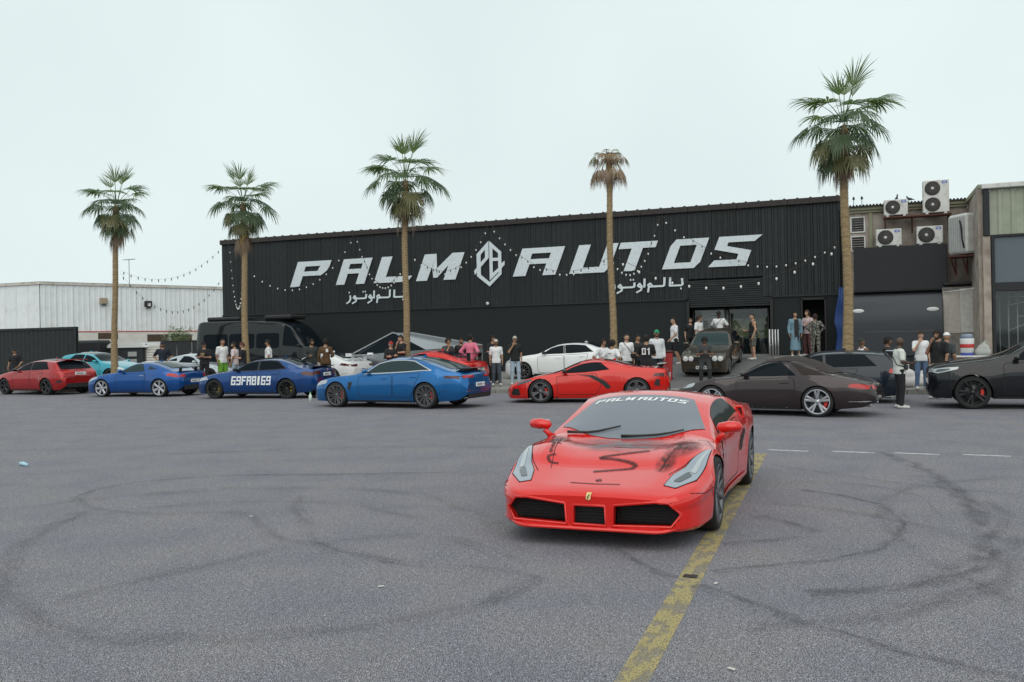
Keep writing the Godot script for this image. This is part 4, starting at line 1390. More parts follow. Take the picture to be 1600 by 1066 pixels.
	o = make_car(s, "red_winged_coupe", "red coupe with black rear wing, mostly hidden behind the bright blue fastback", V(-14.55, 0.14, -29.0), -2.0, "cars parked behind the front row")
	o.scale = Vector3.ONE * 1.05
	b = MB.new()
	b.box(V(1.95, 1.2, 0), V(0.3, 0.025, 1.5), 0.01)
	for g in [-1.0, 1.0]:
		b.box(V(1.9, 1.05, 0.45 * g), V(0.14, 0.3, 0.03), 0.004)
	part("rear_wing", b.done(), M.black_gloss, o)
	# white saloon nearer the wall
	s = with(SALOON, {"L": 4.9, "wheels": [0.88, 3.8], "paint": M.white, "rim": M.rim_dark, "spokes": 10, "glasses": [[1.62, 2.0, 2.55, 2.5], [2.62, 2.57, 3.75, 3.4]], "pillars": [[2.56, 2.51, 2.61, 2.56]], "windscreen": [1.28, 1.52, 0.7, 2.12, 0.54], "rear_window": [4.15, 4.07, 0.58, 3.4, 0.5],
		"top": [0, 0.62, 0.05, 0.72, 0.3, 0.82, 0.9, 0.95, 1.3, 1.01, 1.5, 1.06, 2.05, 1.33, 2.45, 1.43, 2.9, 1.455, 3.4, 1.41, 3.85, 1.27, 4.2, 1.14, 4.5, 1.08, 4.78, 1.05, 4.85, 0.98, 4.9, 0.72],
		"belt": [0, 0.53, 0.1, 0.67, 0.5, 0.82, 1.2, 0.94, 2, 0.96, 3, 0.99, 3.8, 1.03, 4.3, 1.02, 4.75, 0.97, 4.9, 0.66],
		"bot": [0, 0.25, 0.15, 0.18, 1.5, 0.17, 3, 0.17, 4.6, 0.22, 4.9, 0.36], "plan": [0, 0.56, 0.08, 0.74, 0.25, 0.86, 0.6, 0.92, 1, 0.93, 2.2, 0.915, 3.8, 0.94, 4.4, 0.92, 4.7, 0.84, 4.9, 0.7],
		"mirror": [1.75, 0.99], "mirror_paint": M.black_gloss, "doors": [[1.5, 0.26, 1.47, 0.9, 2.54, 0.95, 2.57, 0.26], [2.6, 0.26, 2.58, 0.95, 3.55, 0.98, 3.38, 0.55, 3.24, 0.26]], "handles": [[2.32, 0.84], [3.3, 0.88]],
		"fit": [["panoramic_roof", "top", [2.2, -0.5, 3.3, -0.48, 3.3, 0.48, 2.2, 0.5], 0.006, M.tint, false], ["headlight", "side", [0.12, 0.64, 0.6, 0.7, 0.52, 0.79, 0.2, 0.74], 0.005, M.lamp, true]]})
	make_car(s, "white_saloon", "white four-door saloon with dark glass parked against the black wall", V(-10.65, 0.27, -33.9), 2.0, "cars parked behind the front row")
	bronze_saloon()
	black_van()


func steel_pickup() -> void:
	var o := thing("steel_pickup", "angular bare steel pickup with a peaked roof behind the palm trunk", "pickup truck", V(-16.9, 0.24, -32.6), -9.0, "cars parked behind the front row")
	# silhouette: nose at -x
	var nose := V(-2.84, 1.02, 0.9)
	var pts := {"a": V(-2.84, 1.0, 0.88), "b": V(-0.55, 2.0, 0.62), "c": V(2.84, 1.42, 0.86), "lo_f": V(-2.8, 0.5, 0.92), "lo_r": V(2.82, 0.55, 0.92), "belt_f": V(-2.6, 1.08, 0.98), "belt_m": V(0.7, 1.22, 1.0), "belt_r": V(2.82, 1.36, 0.98)}
	var b := MB.new()
	var g := MB.new()
	b.flat()
	g.flat()
	for s in [1.0, -1.0]:
		var f := func(p: Vector3) -> Vector3:
			return Vector3(p.x, p.y, p.z * s)
		var from := V(0, 1.0, 0)
		b.out_quad(f.call(pts.lo_f), f.call(pts.lo_r), f.call(pts.belt_r), f.call(pts.belt_f), from)
		b.out_tri(f.call(pts.belt_f), f.call(pts.belt_r), f.call(V(-2.84, 1.0, 0.88)), from)
		b.out_quad(f.call(V(-0.55, 2.0, 0.62)), f.call(V(2.84, 1.42, 0.86)), f.call(pts.belt_r), f.call(V(1.35, 1.285, 0.99)), from)
		g.out_quad(f.call(V(-0.55, 1.97, 0.62)), f.call(V(1.35, 1.285, 0.985)), f.call(V(-2.1, 1.115, 0.975)), f.call(V(-2.1, 1.3, 0.80)), from)
	b.out_quad(V(-2.84, 1.0, 0.88), V(-2.84, 1.0, -0.88), V(-2.8, 0.5, -0.92), V(-2.8, 0.5, 0.92), V(0, 0.8, 0))
	b.out_quad(V(2.84, 1.42, 0.86), V(2.84, 1.42, -0.86), V(2.82, 0.55, -0.92), V(2.82, 0.55, 0.92), V(0, 0.8, 0))
	b.out_quad(V(-0.55, 2.0, 0.62), V(-0.55, 2.0, -0.62), V(2.84, 1.42, -0.86), V(2.84, 1.42, 0.86), V(0, 0.8, 0))
	b.out_quad(V(-2.84, 1.0, 0.88), V(-2.84, 1.0, -0.88), V(-1.95, 1.39, -0.78), V(-1.95, 1.39, 0.78), V(0, 0.5, 0))
	part("body", b.done(), M.steel, o)
	part("window", g.done(), M.tint, o)
	var w := MB.new()
	w.flat()
	w.out_quad(V(-1.95, 1.39, 0.76), V(-1.95, 1.39, -0.76), V(-0.55, 1.995, -0.6), V(-0.55, 1.995, 0.6), V(0, 0.8, 0))
	part("windscreen", w.done(), M.tint, o)
	for s in [1.0, -1.0]:
		var r := MB.new()
		r.bar(V(-2.84, 1.01, 0.88 * s), V(-0.55, 2.0, 0.625 * s), 0.06, 0.05)
		r.bar(V(-0.55, 2.0, 0.625 * s), V(2.84, 1.42, 0.865 * s), 0.06, 0.05)
		part("roof_rail", r.done(), M.steel, o)
		for x in [-1.95, 1.7]:
			var a := MB.new()
			a.prism(pv([x - 0.58, 0.45, x - 0.42, 0.92, x + 0.42, 0.92, x + 0.58, 0.45]), V(0, 0, 0.93 * s), Vector3.RIGHT, Vector3.UP, V(0, 0, 0.07 * s))
			part("wheel_arch", a.done(), M.black_plastic, o)
			add_wheel(o, V(x, 0.42, 1.03 * s), s, wheel_meshes(0.42, 0.28, 0.27, 7, "fat"), M.rim_black, null)
	var l := MB.new()
	l.box(V(-2.85, 1.0, 0), V(0.02, 0.03, 1.7))
	part("light_bar", l.done(), M.lamp, o)
	l = MB.new()
	l.box(V(2.85, 1.36, 0), V(0.02, 0.03, 1.6))
	part("tail_light", l.done(), M.lamp_red, o)


# boxy older saloon coming down the ramp, nose towards the viewer
func bronze_saloon() -> void:
	var s := {"L": 4.33, "wheels": [0.78, 3.35], "wheel_r": 0.31, "arch": 0.345, "tumble": 0.36, "flare": 0.012, "boxy": 4.5, "paint": M.bronze, "rim": M.rim_dark, "spokes": 10, "style": "twin",
		"form": [0, 0.93, 0.2, 0.97, 0.5, 0.985, 0.72, 1.0, 0.9, 0.985, 1, 0.96],
		"top": [0, 0.7, 0.02, 0.76, 0.06, 0.79, 0.5, 0.84, 1.3, 0.92, 1.5, 0.97, 1.95, 1.27, 2.15, 1.35, 2.5, 1.38, 3.0, 1.37, 3.3, 1.31, 3.65, 1.02, 3.75, 0.97, 4.25, 0.93, 4.3, 0.88, 4.33, 0.7],
		"belt": [0, 0.66, 0.04, 0.75, 0.5, 0.81, 1.4, 0.88, 2.4, 0.9, 3.4, 0.91, 4.2, 0.89, 4.33, 0.64],
		"bot": [0, 0.2, 0.1, 0.17, 2, 0.17, 4.2, 0.24, 4.33, 0.32],
		"plan": [0, 0.72, 0.04, 0.77, 0.15, 0.805, 0.5, 0.82, 2, 0.825, 3.8, 0.815, 4.2, 0.79, 4.33, 0.74],
		"glasses": [[1.62, 1.95, 2.4, 2.38], [2.46, 2.44, 3.35, 3.15]], "glass": M.tint, "screen": M.clear_tint, "windscreen": [1.42, 1.5, 0.66, 2.05, 0.55], "rear_window": [3.62, 3.58, 0.58, 3.3, 0.5],
		"doors": [[1.5, 0.24, 1.48, 0.86, 2.42, 0.885, 2.44, 0.24]], "mirror": [1.68, 0.92], "plate_front": 0.36,
		"fit": [["grille", "front", [-0.68, 0.59, 0.68, 0.59, 0.68, 0.735, -0.68, 0.735], 0.006, M.black_plastic, false, 0.06], ["lower_grille", "front", [-0.55, 0.22, 0.55, 0.22, 0.55, 0.32, -0.55, 0.32], 0.006, M.black_plastic, false, 0.1],
			["front_bumper", "front", [-0.76, 0.44, 0.76, 0.44, 0.76, 0.55, -0.76, 0.55], 0.04, M.bronze, false, 0.06], ["kidney_grille", "front", [-0.1, 0.6, -0.012, 0.6, -0.012, 0.75, -0.1, 0.75], 0.02, M.chrome, true, 0.1]]}
	var o := make_car(s, "bronze_saloon", "old boxy bronze saloon with round headlights nosing down the ramp", V(-4.72, 0.67, -33.1), 88.0)
	# the ramp falls towards the nose
	o.basis = Basis(Vector3(1, 0, 0), 0.128) * Basis(Vector3.UP, deg_to_rad(88))
	var c: Car = s.car
	for z in [-0.6, -0.41, 0.41, 0.6]:
		var b := MB.new()
		var x := c.end_d(clampf(z, -0.66, 0.66), 0.665, false) - c.L * 0.5
		b.lathe([Vector2(0.0, 0.092), Vector2(0.025, 0.09), Vector2(0.027, 0.076), Vector2(0.036, 0.045), Vector2(0.038, 0.0)], 16, V(x, 0.665, z), V(-1, 0, 0))
		part("headlight", b.done(), M.decal, o)


func black_van() -> void:
	var s := {"L": 7.1, "wheels": [1.0, 5.35], "wheel_r": 0.36, "arch": 0.42, "tumble": 0.1, "flare": 0.0, "boxy": 3.4, "paint": M.black_car, "rim": M.rim_black, "spokes": 6, "style": "plain",
		"form": [0, 0.96, 0.1, 0.985, 0.5, 1.0, 0.8, 0.99, 1, 0.955],
		"top": [0, 0.85, 0.05, 1.0, 0.3, 1.16, 0.75, 1.32, 0.95, 1.42, 1.5, 2.1, 1.8, 2.42, 2.1, 2.6, 2.5, 2.69, 3.0, 2.72, 6.6, 2.72, 6.95, 2.66, 7.05, 2.5, 7.1, 2.2],
		"belt": [0, 0.8, 0.08, 0.95, 0.3, 1.1, 0.8, 1.25, 1.2, 1.36, 1.9, 1.42, 3, 1.5, 4, 2.0, 4.6, 2.35, 6.8, 2.4, 7.1, 2.0],
		"bot": [0, 0.36, 0.1, 0.28, 3, 0.28, 7.1, 0.36],
		"plan": [0, 0.7, 0.06, 0.82, 0.25, 0.93, 0.6, 0.98, 1, 0.99, 6.8, 0.99, 7.02, 0.95, 7.1, 0.88],
		"glasses": [[1.15, 1.75, 2.15, 2.1]], "windscreen": [0.86, 1.0, 0.82, 1.95, 0.72],
		"windows": [[2.35, 1.35, 3.6, 1.35, 3.6, 2.05, 2.35, 2.05]], "mirror": [1.2, 1.4], "mirror_paint": M.black_plastic,
		"doors": [[1.15, 0.42, 1.2, 1.36, 2.2, 1.4, 2.25, 0.42], [2.3, 0.42, 2.3, 1.3, 3.6, 1.3, 3.6, 0.42]],
		"fit": [["headlight", "side", [0.1, 0.82, 0.5, 0.92, 0.5, 1.1, 0.15, 1.0], 0.006, M.lamp, true], ["window", "side", [3.7, 1.35, 5.1, 1.35, 5.1, 2.05, 3.7, 2.05], 0.006, M.tint, true], ["window", "side", [5.2, 1.35, 6.6, 1.35, 6.6, 2.05, 5.2, 2.05], 0.006, M.tint, true], ["grille", "front", [-0.5, 0.72, 0.5, 0.72, 0.45, 0.92, -0.45, 0.92], 0.01, M.black_plastic, false]]}
	var o := make_car(s, "black_van", "long black minibus van with roof air conditioners facing right beside the big building", V(-25.75, 0.34, -35.0), 180.0)
	o.set_meta("category", "van")
	for q in [[-0.9, 1.5, 0.14], [2.2, 1.9, 0.12]]:
		var b := MB.new()
		b.box(V(q[0], 2.72 + q[2] * 0.5, 0), V(q[1], q[2] + 0.08, 1.3), 0.07)
		part("roof_air_unit", b.done(), M.black_plastic, o)


# ---------------------------------------------------------------- people
# surface of a smooth union of tapered capsules: [a, b, radius a, radius b, flatten in z (optional)]
func nets(bones: Array, cell: float, k: float, into: MB, floor_y := -INF) -> void:
	var lo := Vector3.INF
	var hi := -Vector3.INF
	for b in bones:
		var r: float = maxf(b[2], b[3]) + cell * 3.0
		lo = lo.min(b[0] - Vector3.ONE * r).min(b[1] - Vector3.ONE * r)
		hi = hi.max(b[0] + Vector3.ONE * r).max(b[1] + Vector3.ONE * r)
	var nx := int((hi.x - lo.x) / cell) + 2
	var ny := int((hi.y - lo.y) / cell) + 2
	var nz := int((hi.z - lo.z) / cell) + 2
	var f := PackedFloat32Array()
	f.resize(nx * ny * nz)
	f.fill(1.0)
	for b in bones:
		var a: Vector3 = b[0]
		var e: Vector3 = b[1]
		var ra: float = b[2]
		var rb: float = b[3]
		var fl: float = b[4] if b.size() > 4 else 1.0
		var r: float = maxf(ra, rb) + cell * 2.0 + k * 0.5
		var p0: Vector3 = ((a.min(e) - Vector3.ONE * r - lo) / cell).floor().max(Vector3.ZERO)
		var p1: Vector3 = ((a.max(e) + Vector3.ONE * r - lo) / cell).ceil()
		var ab := e - a
		ab.z *= fl
		var inv := 1.0 / maxf(ab.length_squared(), 1e-8)
		for z in range(int(p0.z), mini(int(p1.z), nz - 1) + 1):
			for y in range(int(p0.y), mini(int(p1.y), ny - 1) + 1):
				var i := (z * ny + y) * nx + int(p0.x)
				for x in range(int(p0.x), mini(int(p1.x), nx - 1) + 1):
					var q := lo + Vector3(x, y, z) * cell - a
					q.z *= fl
					var t := clampf(q.dot(ab) * inv, 0.0, 1.0)
					var d := (q - ab * t).length() - (ra + (rb - ra) * t)
					var g := f[i]
					var h := k - absf(g - d)
					if h > 0.0:
						f[i] = minf(g, d) - h * h * 0.25 / k
					elif d < g:
						f[i] = d
					i += 1
	if floor_y > -INF:  # a hem: nothing below this height
		for y in ny:
			var cut := floor_y - (lo.y + y * cell)
			if cut < -cell * 4.0:
				break
			for z in nz:
				var i := (z * ny + y) * nx
				for x in nx:
					f[i] = maxf(f[i], cut)
					i += 1
	var id := PackedInt32Array()
	id.resize(nx * ny * nz)
	id.fill(-1)
	var vs := PackedVector3Array()
	var far := cell * 2.2
	var sx := 1
	var sy := nx
	var sz := nx * ny
	var cells := []
	for z in nz - 1:
		for y in ny - 1:
			var i := (z * ny + y) * nx
			for x in nx - 1:
				var v0 := f[i]
				if absf(v0) < far:
					var c := [v0, f[i + 1], f[i + sy], f[i + sy + 1], f[i + sz], f[i + sz + 1], f[i + sz + sy], f[i + sz + sy + 1]]
					var m := 0
					for j in 8:
						if c[j] < 0.0:
							m |= 1 << j
					if m != 0 and m != 255:
						var sum := Vector3.ZERO
						var n := 0
						for e in EDGES:
							var a: float = c[e[0]]
							var b: float = c[e[1]]
							if (a < 0.0) != (b < 0.0):
								sum += CORNERS[e[0]].lerp(CORNERS[e[1]], a / (a - b))
								n += 1
						id[i] = vs.size()
						vs.append(lo + (Vector3(x, y, z) + sum / n) * cell)
						cells.append(i)
				i += 1
	into.smooth()
	for i in cells:
		var s0 := f[i] < 0.0
		for ax in 3:
			var st: int = [sx, sy, sz][ax]
			if (f[i + st] < 0.0) == s0:
				continue
			var u: int = [sy, sz, sx][ax]
			var w: int = [sz, sx, sy][ax]
			if i - u - w < 0:
				continue
			var q := [id[i], id[i - u], id[i - u - w], id[i - w]]
			if q.min() < 0:
				continue
			if s0:
				into.quad(vs[q[0]], vs[q[1]], vs[q[2]], vs[q[3]])
			else:
				into.quad(vs[q[3]], vs[q[2]], vs[q[1]], vs[q[0]])


const EDGES := [[0, 1], [2, 3], [4, 5], [6, 7], [0, 2], [1, 3], [4, 6], [5, 7], [0, 4], [1, 5], [2, 6], [3, 7]]
const CORNERS := [Vector3(0, 0, 0), Vector3(1, 0, 0), Vector3(0, 1, 0), Vector3(1, 1, 0), Vector3(0, 0, 1), Vector3(1, 0, 1), Vector3(0, 1, 1), Vector3(1, 1, 1)]


# joints of a figure 1.76 m tall that faces +z; its own right side is -x
func pose_joints(kind: String) -> Dictionary:
	var j := {"hip": V(0, 0.95, 0), "waist": V(0, 1.1, 0.0), "chest": V(0, 1.3, 0.0), "neck": V(0, 1.475, -0.01), "head": V(0, 1.63, 0.02),
		"hipR": V(-0.09, 0.93, 0), "hipL": V(0.09, 0.93, 0), "kneeR": V(-0.11, 0.5, 0.02), "kneeL": V(0.11, 0.5, 0.02), "ankR": V(-0.12, 0.085, -0.02), "ankL": V(0.13, 0.085, -0.01),
		"toeR": V(-0.15, 0.035, 0.13), "toeL": V(0.17, 0.035, 0.13),
		"shR": V(-0.172, 1.395, -0.01), "shL": V(0.172, 1.395, -0.01), "elR": V(-0.225, 1.125, -0.04), "elL": V(0.225, 1.125, -0.04), "wrR": V(-0.235, 0.89, 0.04), "wrL": V(0.235, 0.89, 0.04),
		"hdR": V(0.1, -0.95, 0.25), "hdL": V(-0.1, -0.95, 0.25), "turn": 0.0, "tilt": 0.0}
	match kind:
		"phone":
			j.merge({"elR": V(-0.25, 1.14, 0.03), "elL": V(0.25, 1.14, 0.03), "wrR": V(-0.08, 1.16, 0.25), "wrL": V(0.09, 1.15, 0.24), "hdR": V(0.55, 0.3, 0.7), "hdL": V(-0.55, 0.3, 0.7), "tilt": 0.4}, true)
		"chin":
			j.merge({"elR": V(-0.21, 1.17, 0.14), "elL": V(0.24, 1.15, 0.05), "wrR": V(-0.07, 1.40, 0.15), "wrL": V(-0.05, 1.14, 0.21), "hdR": V(0.35, 0.9, 0.0), "hdL": V(-0.95, 0.05, 0.1)}, true)
		"crossed":
			j.merge({"elR": V(-0.25, 1.15, 0.08), "elL": V(0.25, 1.15, 0.08), "wrR": V(0.06, 1.2, 0.21), "wrL": V(-0.06, 1.17, 0.22), "hdR": V(0.95, 0.1, -0.1), "hdL": V(-0.95, 0.1, -0.1)}, true)
		"walk":
			j.merge({"kneeR": V(-0.1, 0.5, 0.12), "ankR": V(-0.1, 0.1, 0.14), "toeR": V(-0.11, 0.045, 0.29), "kneeL": V(0.1, 0.5, -0.02), "ankL": V(0.1, 0.11, -0.2), "toeL": V(0.11, 0.035, -0.06), "elR": V(-0.24, 1.15, -0.09), "wrR": V(-0.22, 0.92, -0.02), "elL": V(0.24, 1.15, 0.03), "wrL": V(0.22, 0.97, 0.2), "hdL": V(-0.1, -0.6, 0.7)}, true)
		"smoke":
			j.merge({"elR": V(-0.24, 1.18, 0.13), "wrR": V(-0.09, 1.42, 0.17), "hdR": V(0.35, 0.9, -0.05), "kneeL": V(0.12, 0.5, 0.03)}, true)
		"hips":
			j.merge({"elR": V(-0.33, 1.17, -0.1), "wrR": V(-0.17, 1.0, 0.03), "hdR": V(0.6, -0.4, 0.5), "elL": V(0.33, 1.17, -0.1), "wrL": V(0.17, 1.0, 0.03), "hdL": V(-0.6, -0.4, 0.5)}, true)
		"talk":
			j.merge({"elR": V(-0.25, 1.15, 0.0), "wrR": V(-0.16, 1.1, 0.24), "hdR": V(0.2, 0.25, 0.9), "elL": V(0.235, 1.14, -0.04), "wrL": V(0.22, 0.9, 0.06), "turn": 0.4}, true)
		"bend":
			j.merge({"waist": V(0, 1.08, 0.07), "chest": V(0, 1.22, 0.2), "neck": V(0, 1.33, 0.33), "head": V(0, 1.43, 0.46), "shR": V(-0.172, 1.27, 0.25), "shL": V(0.172, 1.27, 0.25), "elR": V(-0.24, 1.05, 0.32), "elL": V(0.24, 1.05, 0.32), "wrR": V(-0.16, 0.9, 0.5), "wrL": V(0.16, 0.9, 0.5), "hdR": V(0.3, -0.4, 0.8), "hdL": V(-0.3, -0.4, 0.8), "tilt": 0.5}, true)
		"sit":
			j.merge({"hip": V(0, 0.80, -0.1), "waist": V(0, 0.95, -0.06), "chest": V(0, 1.13, -0.02), "neck": V(0, 1.30, 0.0), "head": V(0, 1.44, 0.05), "hipR": V(-0.09, 0.79, -0.08), "hipL": V(0.09, 0.79, -0.08), "kneeR": V(-0.14, 0.5, 0.22), "kneeL": V(0.14, 0.5, 0.22), "ankR": V(-0.14, 0.085, 0.12), "ankL": V(0.14, 0.085, 0.12), "toeR": V(-0.16, 0.035, 0.27), "toeL": V(0.16, 0.035, 0.27),
				"shR": V(-0.172, 1.225, 0.0), "shL": V(0.172, 1.225, 0.0), "elR": V(-0.25, 0.98, 0.06), "elL": V(0.25, 0.98, 0.06), "wrR": V(-0.07, 1.0, 0.27), "wrL": V(0.07, 1.0, 0.27), "hdR": V(0.5, 0.35, 0.7), "hdL": V(-0.5, 0.35, 0.7), "tilt": 0.5}, true)
		"lean":
			j.merge({"elR": V(-0.27, 1.14, -0.08), "wrR": V(-0.3, 0.9, 0.0), "elL": V(0.27, 1.14, -0.06), "wrL": V(0.22, 0.95, 0.14), "hdL": V(-0.4, -0.5, 0.7), "turn": 0.3}, true)
	return j


func head_basis(j: Dictionary) -> Basis:
	return Basis(Vector3.UP, j.turn) * Basis(Vector3.RIGHT, j.tilt)


func head_point(t: float, a: float, grow := 0.0) -> Vector3:  # t from crown to chin, a round from the face
	var n := Vector3(sin(t) * sin(a), cos(t), sin(t) * cos(a))
	var low := clampf(-n.y, 0.0, 1.0)
	var p := n * Vector3(0.077, 0.118, 0.098)
	p.x *= 1.0 - 0.32 * low * low
	p.z *= 1.0 - 0.12 * low
	if n.z > 0:
		p.z += 0.012 * smoothstep(0.55, 0.9, low) * n.z
		p.z -= 0.008 * exp(-pow((p.y - 0.012) / 0.02, 2)) * exp(-pow((absf(p.x) - 0.032) / 0.02, 2))
		p.z += 0.024 * exp(-pow((p.y + 0.022) / 0.022, 2) - pow(p.x / 0.013, 2))
		p.z += 0.006 * exp(-pow((p.y - 0.035) / 0.012, 2)) * exp(-pow(p.x / 0.06, 2))
		p.z += 0.006 * exp(-pow((p.y + 0.062) / 0.012, 2) - pow(p.x / 0.025, 2))
	return p + n * grow


func head_mesh(b: MB, at: Vector3, bs: Basis) -> void:
	b.smooth()
	for i in 18:
		for k in 24:
			var q := []
			for e in [[i, k], [i + 1, k], [i + 1, k + 1], [i, k + 1]]:
				q.append(at + bs * head_point(PI * e[0] / 18.0, TAU * e[1] / 24.0))
			if i > 0:
				b.tri(q[0], q[2], q[3])
			if i < 17:
				b.tri(q[0], q[1], q[2])
	for s in [-1.0, 1.0]:
		b.ball(at + bs * Vector3(0.078 * s, -0.005, -0.005), Vector3(0.012, 0.032, 0.02), 6, 8, bs)


func hair_mesh(style: String, at: Vector3, bs: Basis) -> ArrayMesh:
	var b := MB.new()
	b.smooth()
	for i in 18:
		for k in 24:
			var t := PI * (i + 0.5) / 18.0
			var a := TAU * (k + 0.5) / 24.0
			var face: float = cos(a)
			var y := cos(t)
			var keep := false
			var g := 0.014
			match style:
				"short":
					keep = y > (0.42 if face > 0.3 else (0.0 if face > -0.2 else -0.45))
					g = 0.012 + 0.012 * clampf(y, 0, 1) + 0.004 * sin(k * 5.1 + i * 2.3)
				"crop":
					keep = y > (0.5 if face > 0.3 else (0.1 if face > -0.2 else -0.4))
					g = 0.005
				"full":
					keep = y > (0.4 if face > 0.4 else -0.25 if face > -0.2 else -0.55)
					g = 0.03 + 0.008 * sin(k * 4.3 + i * 3.7)
				"long":
					keep = y > (0.45 if face > 0.45 else -0.7 if face > -0.1 else -0.9)
					g = 0.022 + 0.004 * sin(k * 3.0)
				"beard":
					keep = face > -0.1 and (y < -0.62 or (y < -0.2 and face < 0.5) or (y < -0.45 and face < 0.86))
					g = 0.007
				"cap":
					keep = y > 0.28
					g = 0.016
				"scarf":
					keep = y > (0.45 if face > 0.5 else -1.0)
					g = 0.02
			if not keep:
				continue
			var q := []
			for e in [[i, k], [i + 1, k], [i + 1, k + 1], [i, k + 1]]:
				q.append(at + bs * head_point(PI * e[0] / 18.0, TAU * e[1] / 24.0, g))
			if i > 0:
				b.tri(q[0], q[2], q[3])
			if i < 17:
				b.tri(q[0], q[1], q[2])
	if style == "long":
		b.tube([at + bs * V(0, 0.02, -0.09), at + bs * V(0, -0.12, -0.1), at + V(0, -0.27, -0.1), at + V(0.0, -0.36, -0.09)], [0.075, 0.085, 0.075, 0.03], 10, true, 0.6)
	return b.done()


func brim_mesh(at: Vector3, bs: Basis, back: bool) -> ArrayMesh:
	var b := MB.new()
	b.smooth()
	var g := -1.0 if back else 1.0
	for i in 8:
		var p := []
		for e in [[i, 0], [i, 1], [i + 1, 1], [i + 1, 0]]:
			var a: float = lerpf(-0.75, 0.75, e[0] / 8.0)
			var r: float = 0.085 + e[1] * 0.075 * cos(a * 1.6)
			p.append(at + bs * V(sin(a) * r * 1.0, 0.045 - e[1] * 0.018, cos(a) * r * 1.12 * g))
		b.quad(p[0], p[1], p[2], p[3])
		b.quad(p[3] - V(0, 0.006, 0), p[2] - V(0, 0.006, 0), p[1] - V(0, 0.006, 0), p[0] - V(0, 0.006, 0))
	return b.done()


func hand_mesh(b: MB, wrist: Vector3, dir: Vector3, inward: Vector3, thumb_side: float) -> void:
	var z := dir.normalized()
	var y := (inward - z * inward.dot(z)).normalized()  # palm faces this way
	var x := y.cross(z) * thumb_side
	b.tube([wrist - z * 0.02, wrist + z * 0.02, wrist + z * 0.055, wrist + z * 0.09], [0.026, 0.03, 0.04, 0.036], 8, true, 0.55, x)
	var lens := [0.072, 0.082, 0.076, 0.06]
	for i in 4:
		var s := wrist + z * 0.085 + x * (0.028 - i * 0.019)
		var l: float = lens[i]
		b.tube([s, s + z * l * 0.5 + y * 0.008, s + z * l * 0.85 + y * 0.028, s + z * l + y * 0.045], [0.0095, 0.009, 0.008, 0.006], 6)
	var th := wrist + z * 0.03 + x * 0.03
	b.tube([th, th + z * 0.03 + x * 0.025 + y * 0.01, th + z * 0.06 + x * 0.03 + y * 0.022], [0.012, 0.011, 0.008], 6)


func shoe_mesh(ank: Vector3, toe: Vector3) -> ArrayMesh:
	var b := MB.new()
	var d := (toe - ank)
	d.y = 0
	d = d.normalized()
	var g := V(ank.x, ank.y - 0.085, ank.z)
	nets([[g + V(0, 0.045, 0) - d * 0.05, g + V(0, 0.042, 0) + d * 0.06, 0.042, 0.044], [g + V(0, 0.042, 0) + d * 0.06, g + V(0, 0.036, 0) + d * 0.17, 0.046, 0.036], [g + V(0, 0.06, 0) - d * 0.02, g + V(0, 0.11, 0) - d * 0.01, 0.045, 0.042]], 0.014, 0.02, b)
	return b.done()


var figure_cache := {}


func body_of(kind: String, slim: float) -> Array:
	var key := "%s %s" % [kind, slim]
	if figure_cache.has(key):
		return figure_cache[key]
	var j := pose_joints(kind)
	var s := slim
	var b := MB.new()
	var bones := [
		[j.hip + V(-0.045, 0, 0), j.hip + V(0.045, 0, 0), 0.105 * s, 0.105 * s], [j.hip, j.waist, 0.12 * s, 0.112 * s, 1.15], [j.waist, j.chest, 0.112 * s, 0.128 * s, 1.15],
		[j.chest + V(-0.06, 0.02, 0), j.chest + V(0.06, 0.02, 0), 0.11 * s, 0.11 * s, 1.1], [j.neck + V(0, -0.05, 0), j.shR, 0.062, 0.056 * s], [j.neck + V(0, -0.05, 0), j.shL, 0.062, 0.056 * s], [j.chest, j.neck, 0.1, 0.06], [j.neck + V(0, -0.03, 0), j.neck.lerp(j.head, 0.55), 0.056, 0.052],
		[j.hipR, j.kneeR, 0.088 * s, 0.056], [j.kneeR, j.ankR, 0.055, 0.038], [j.hipL, j.kneeL, 0.088 * s, 0.056], [j.kneeL, j.ankL, 0.055, 0.038],
		[j.kneeR.lerp(j.ankR, 0.15), j.kneeR.lerp(j.ankR, 0.45), 0.05, 0.05], [j.kneeL.lerp(j.ankL, 0.15), j.kneeL.lerp(j.ankL, 0.45), 0.05, 0.05],
		[j.ankR, j.toeR, 0.036, 0.026], [j.ankL, j.toeL, 0.036, 0.026],
		[j.shR, j.elR, 0.052 * s, 0.039], [j.elR, j.wrR, 0.041, 0.026], [j.shL, j.elL, 0.052 * s, 0.039], [j.elL, j.wrL, 0.041, 0.026],
	]
	nets(bones, 0.018, 0.035, b)
	head_mesh(b, j.head, head_basis(j))
	hand_mesh(b, j.wrR, j.hdR, V(1, 0, 0.15) if j.hdR.y < -0.3 else V(0.3, 0.1, -1), 1.0 if j.hdR.y < -0.3 else -1.0)
	hand_mesh(b, j.wrL, j.hdL, V(-1, 0, 0.15) if j.hdL.y < -0.3 else V(-0.3, 0.1, -1), -1.0 if j.hdL.y < -0.3 else 1.0)
	var eyes := MB.new()
	var bs := head_basis(j)
	for g in [-1.0, 1.0]:
		eyes.ball(j.head + bs * V(0.031 * g, 0.012, 0.078), V(0.014, 0.008, 0.008), 5, 8, bs)
	figure_cache[key] = [b.done(), eyes.done(), j]
	return figure_cache[key]


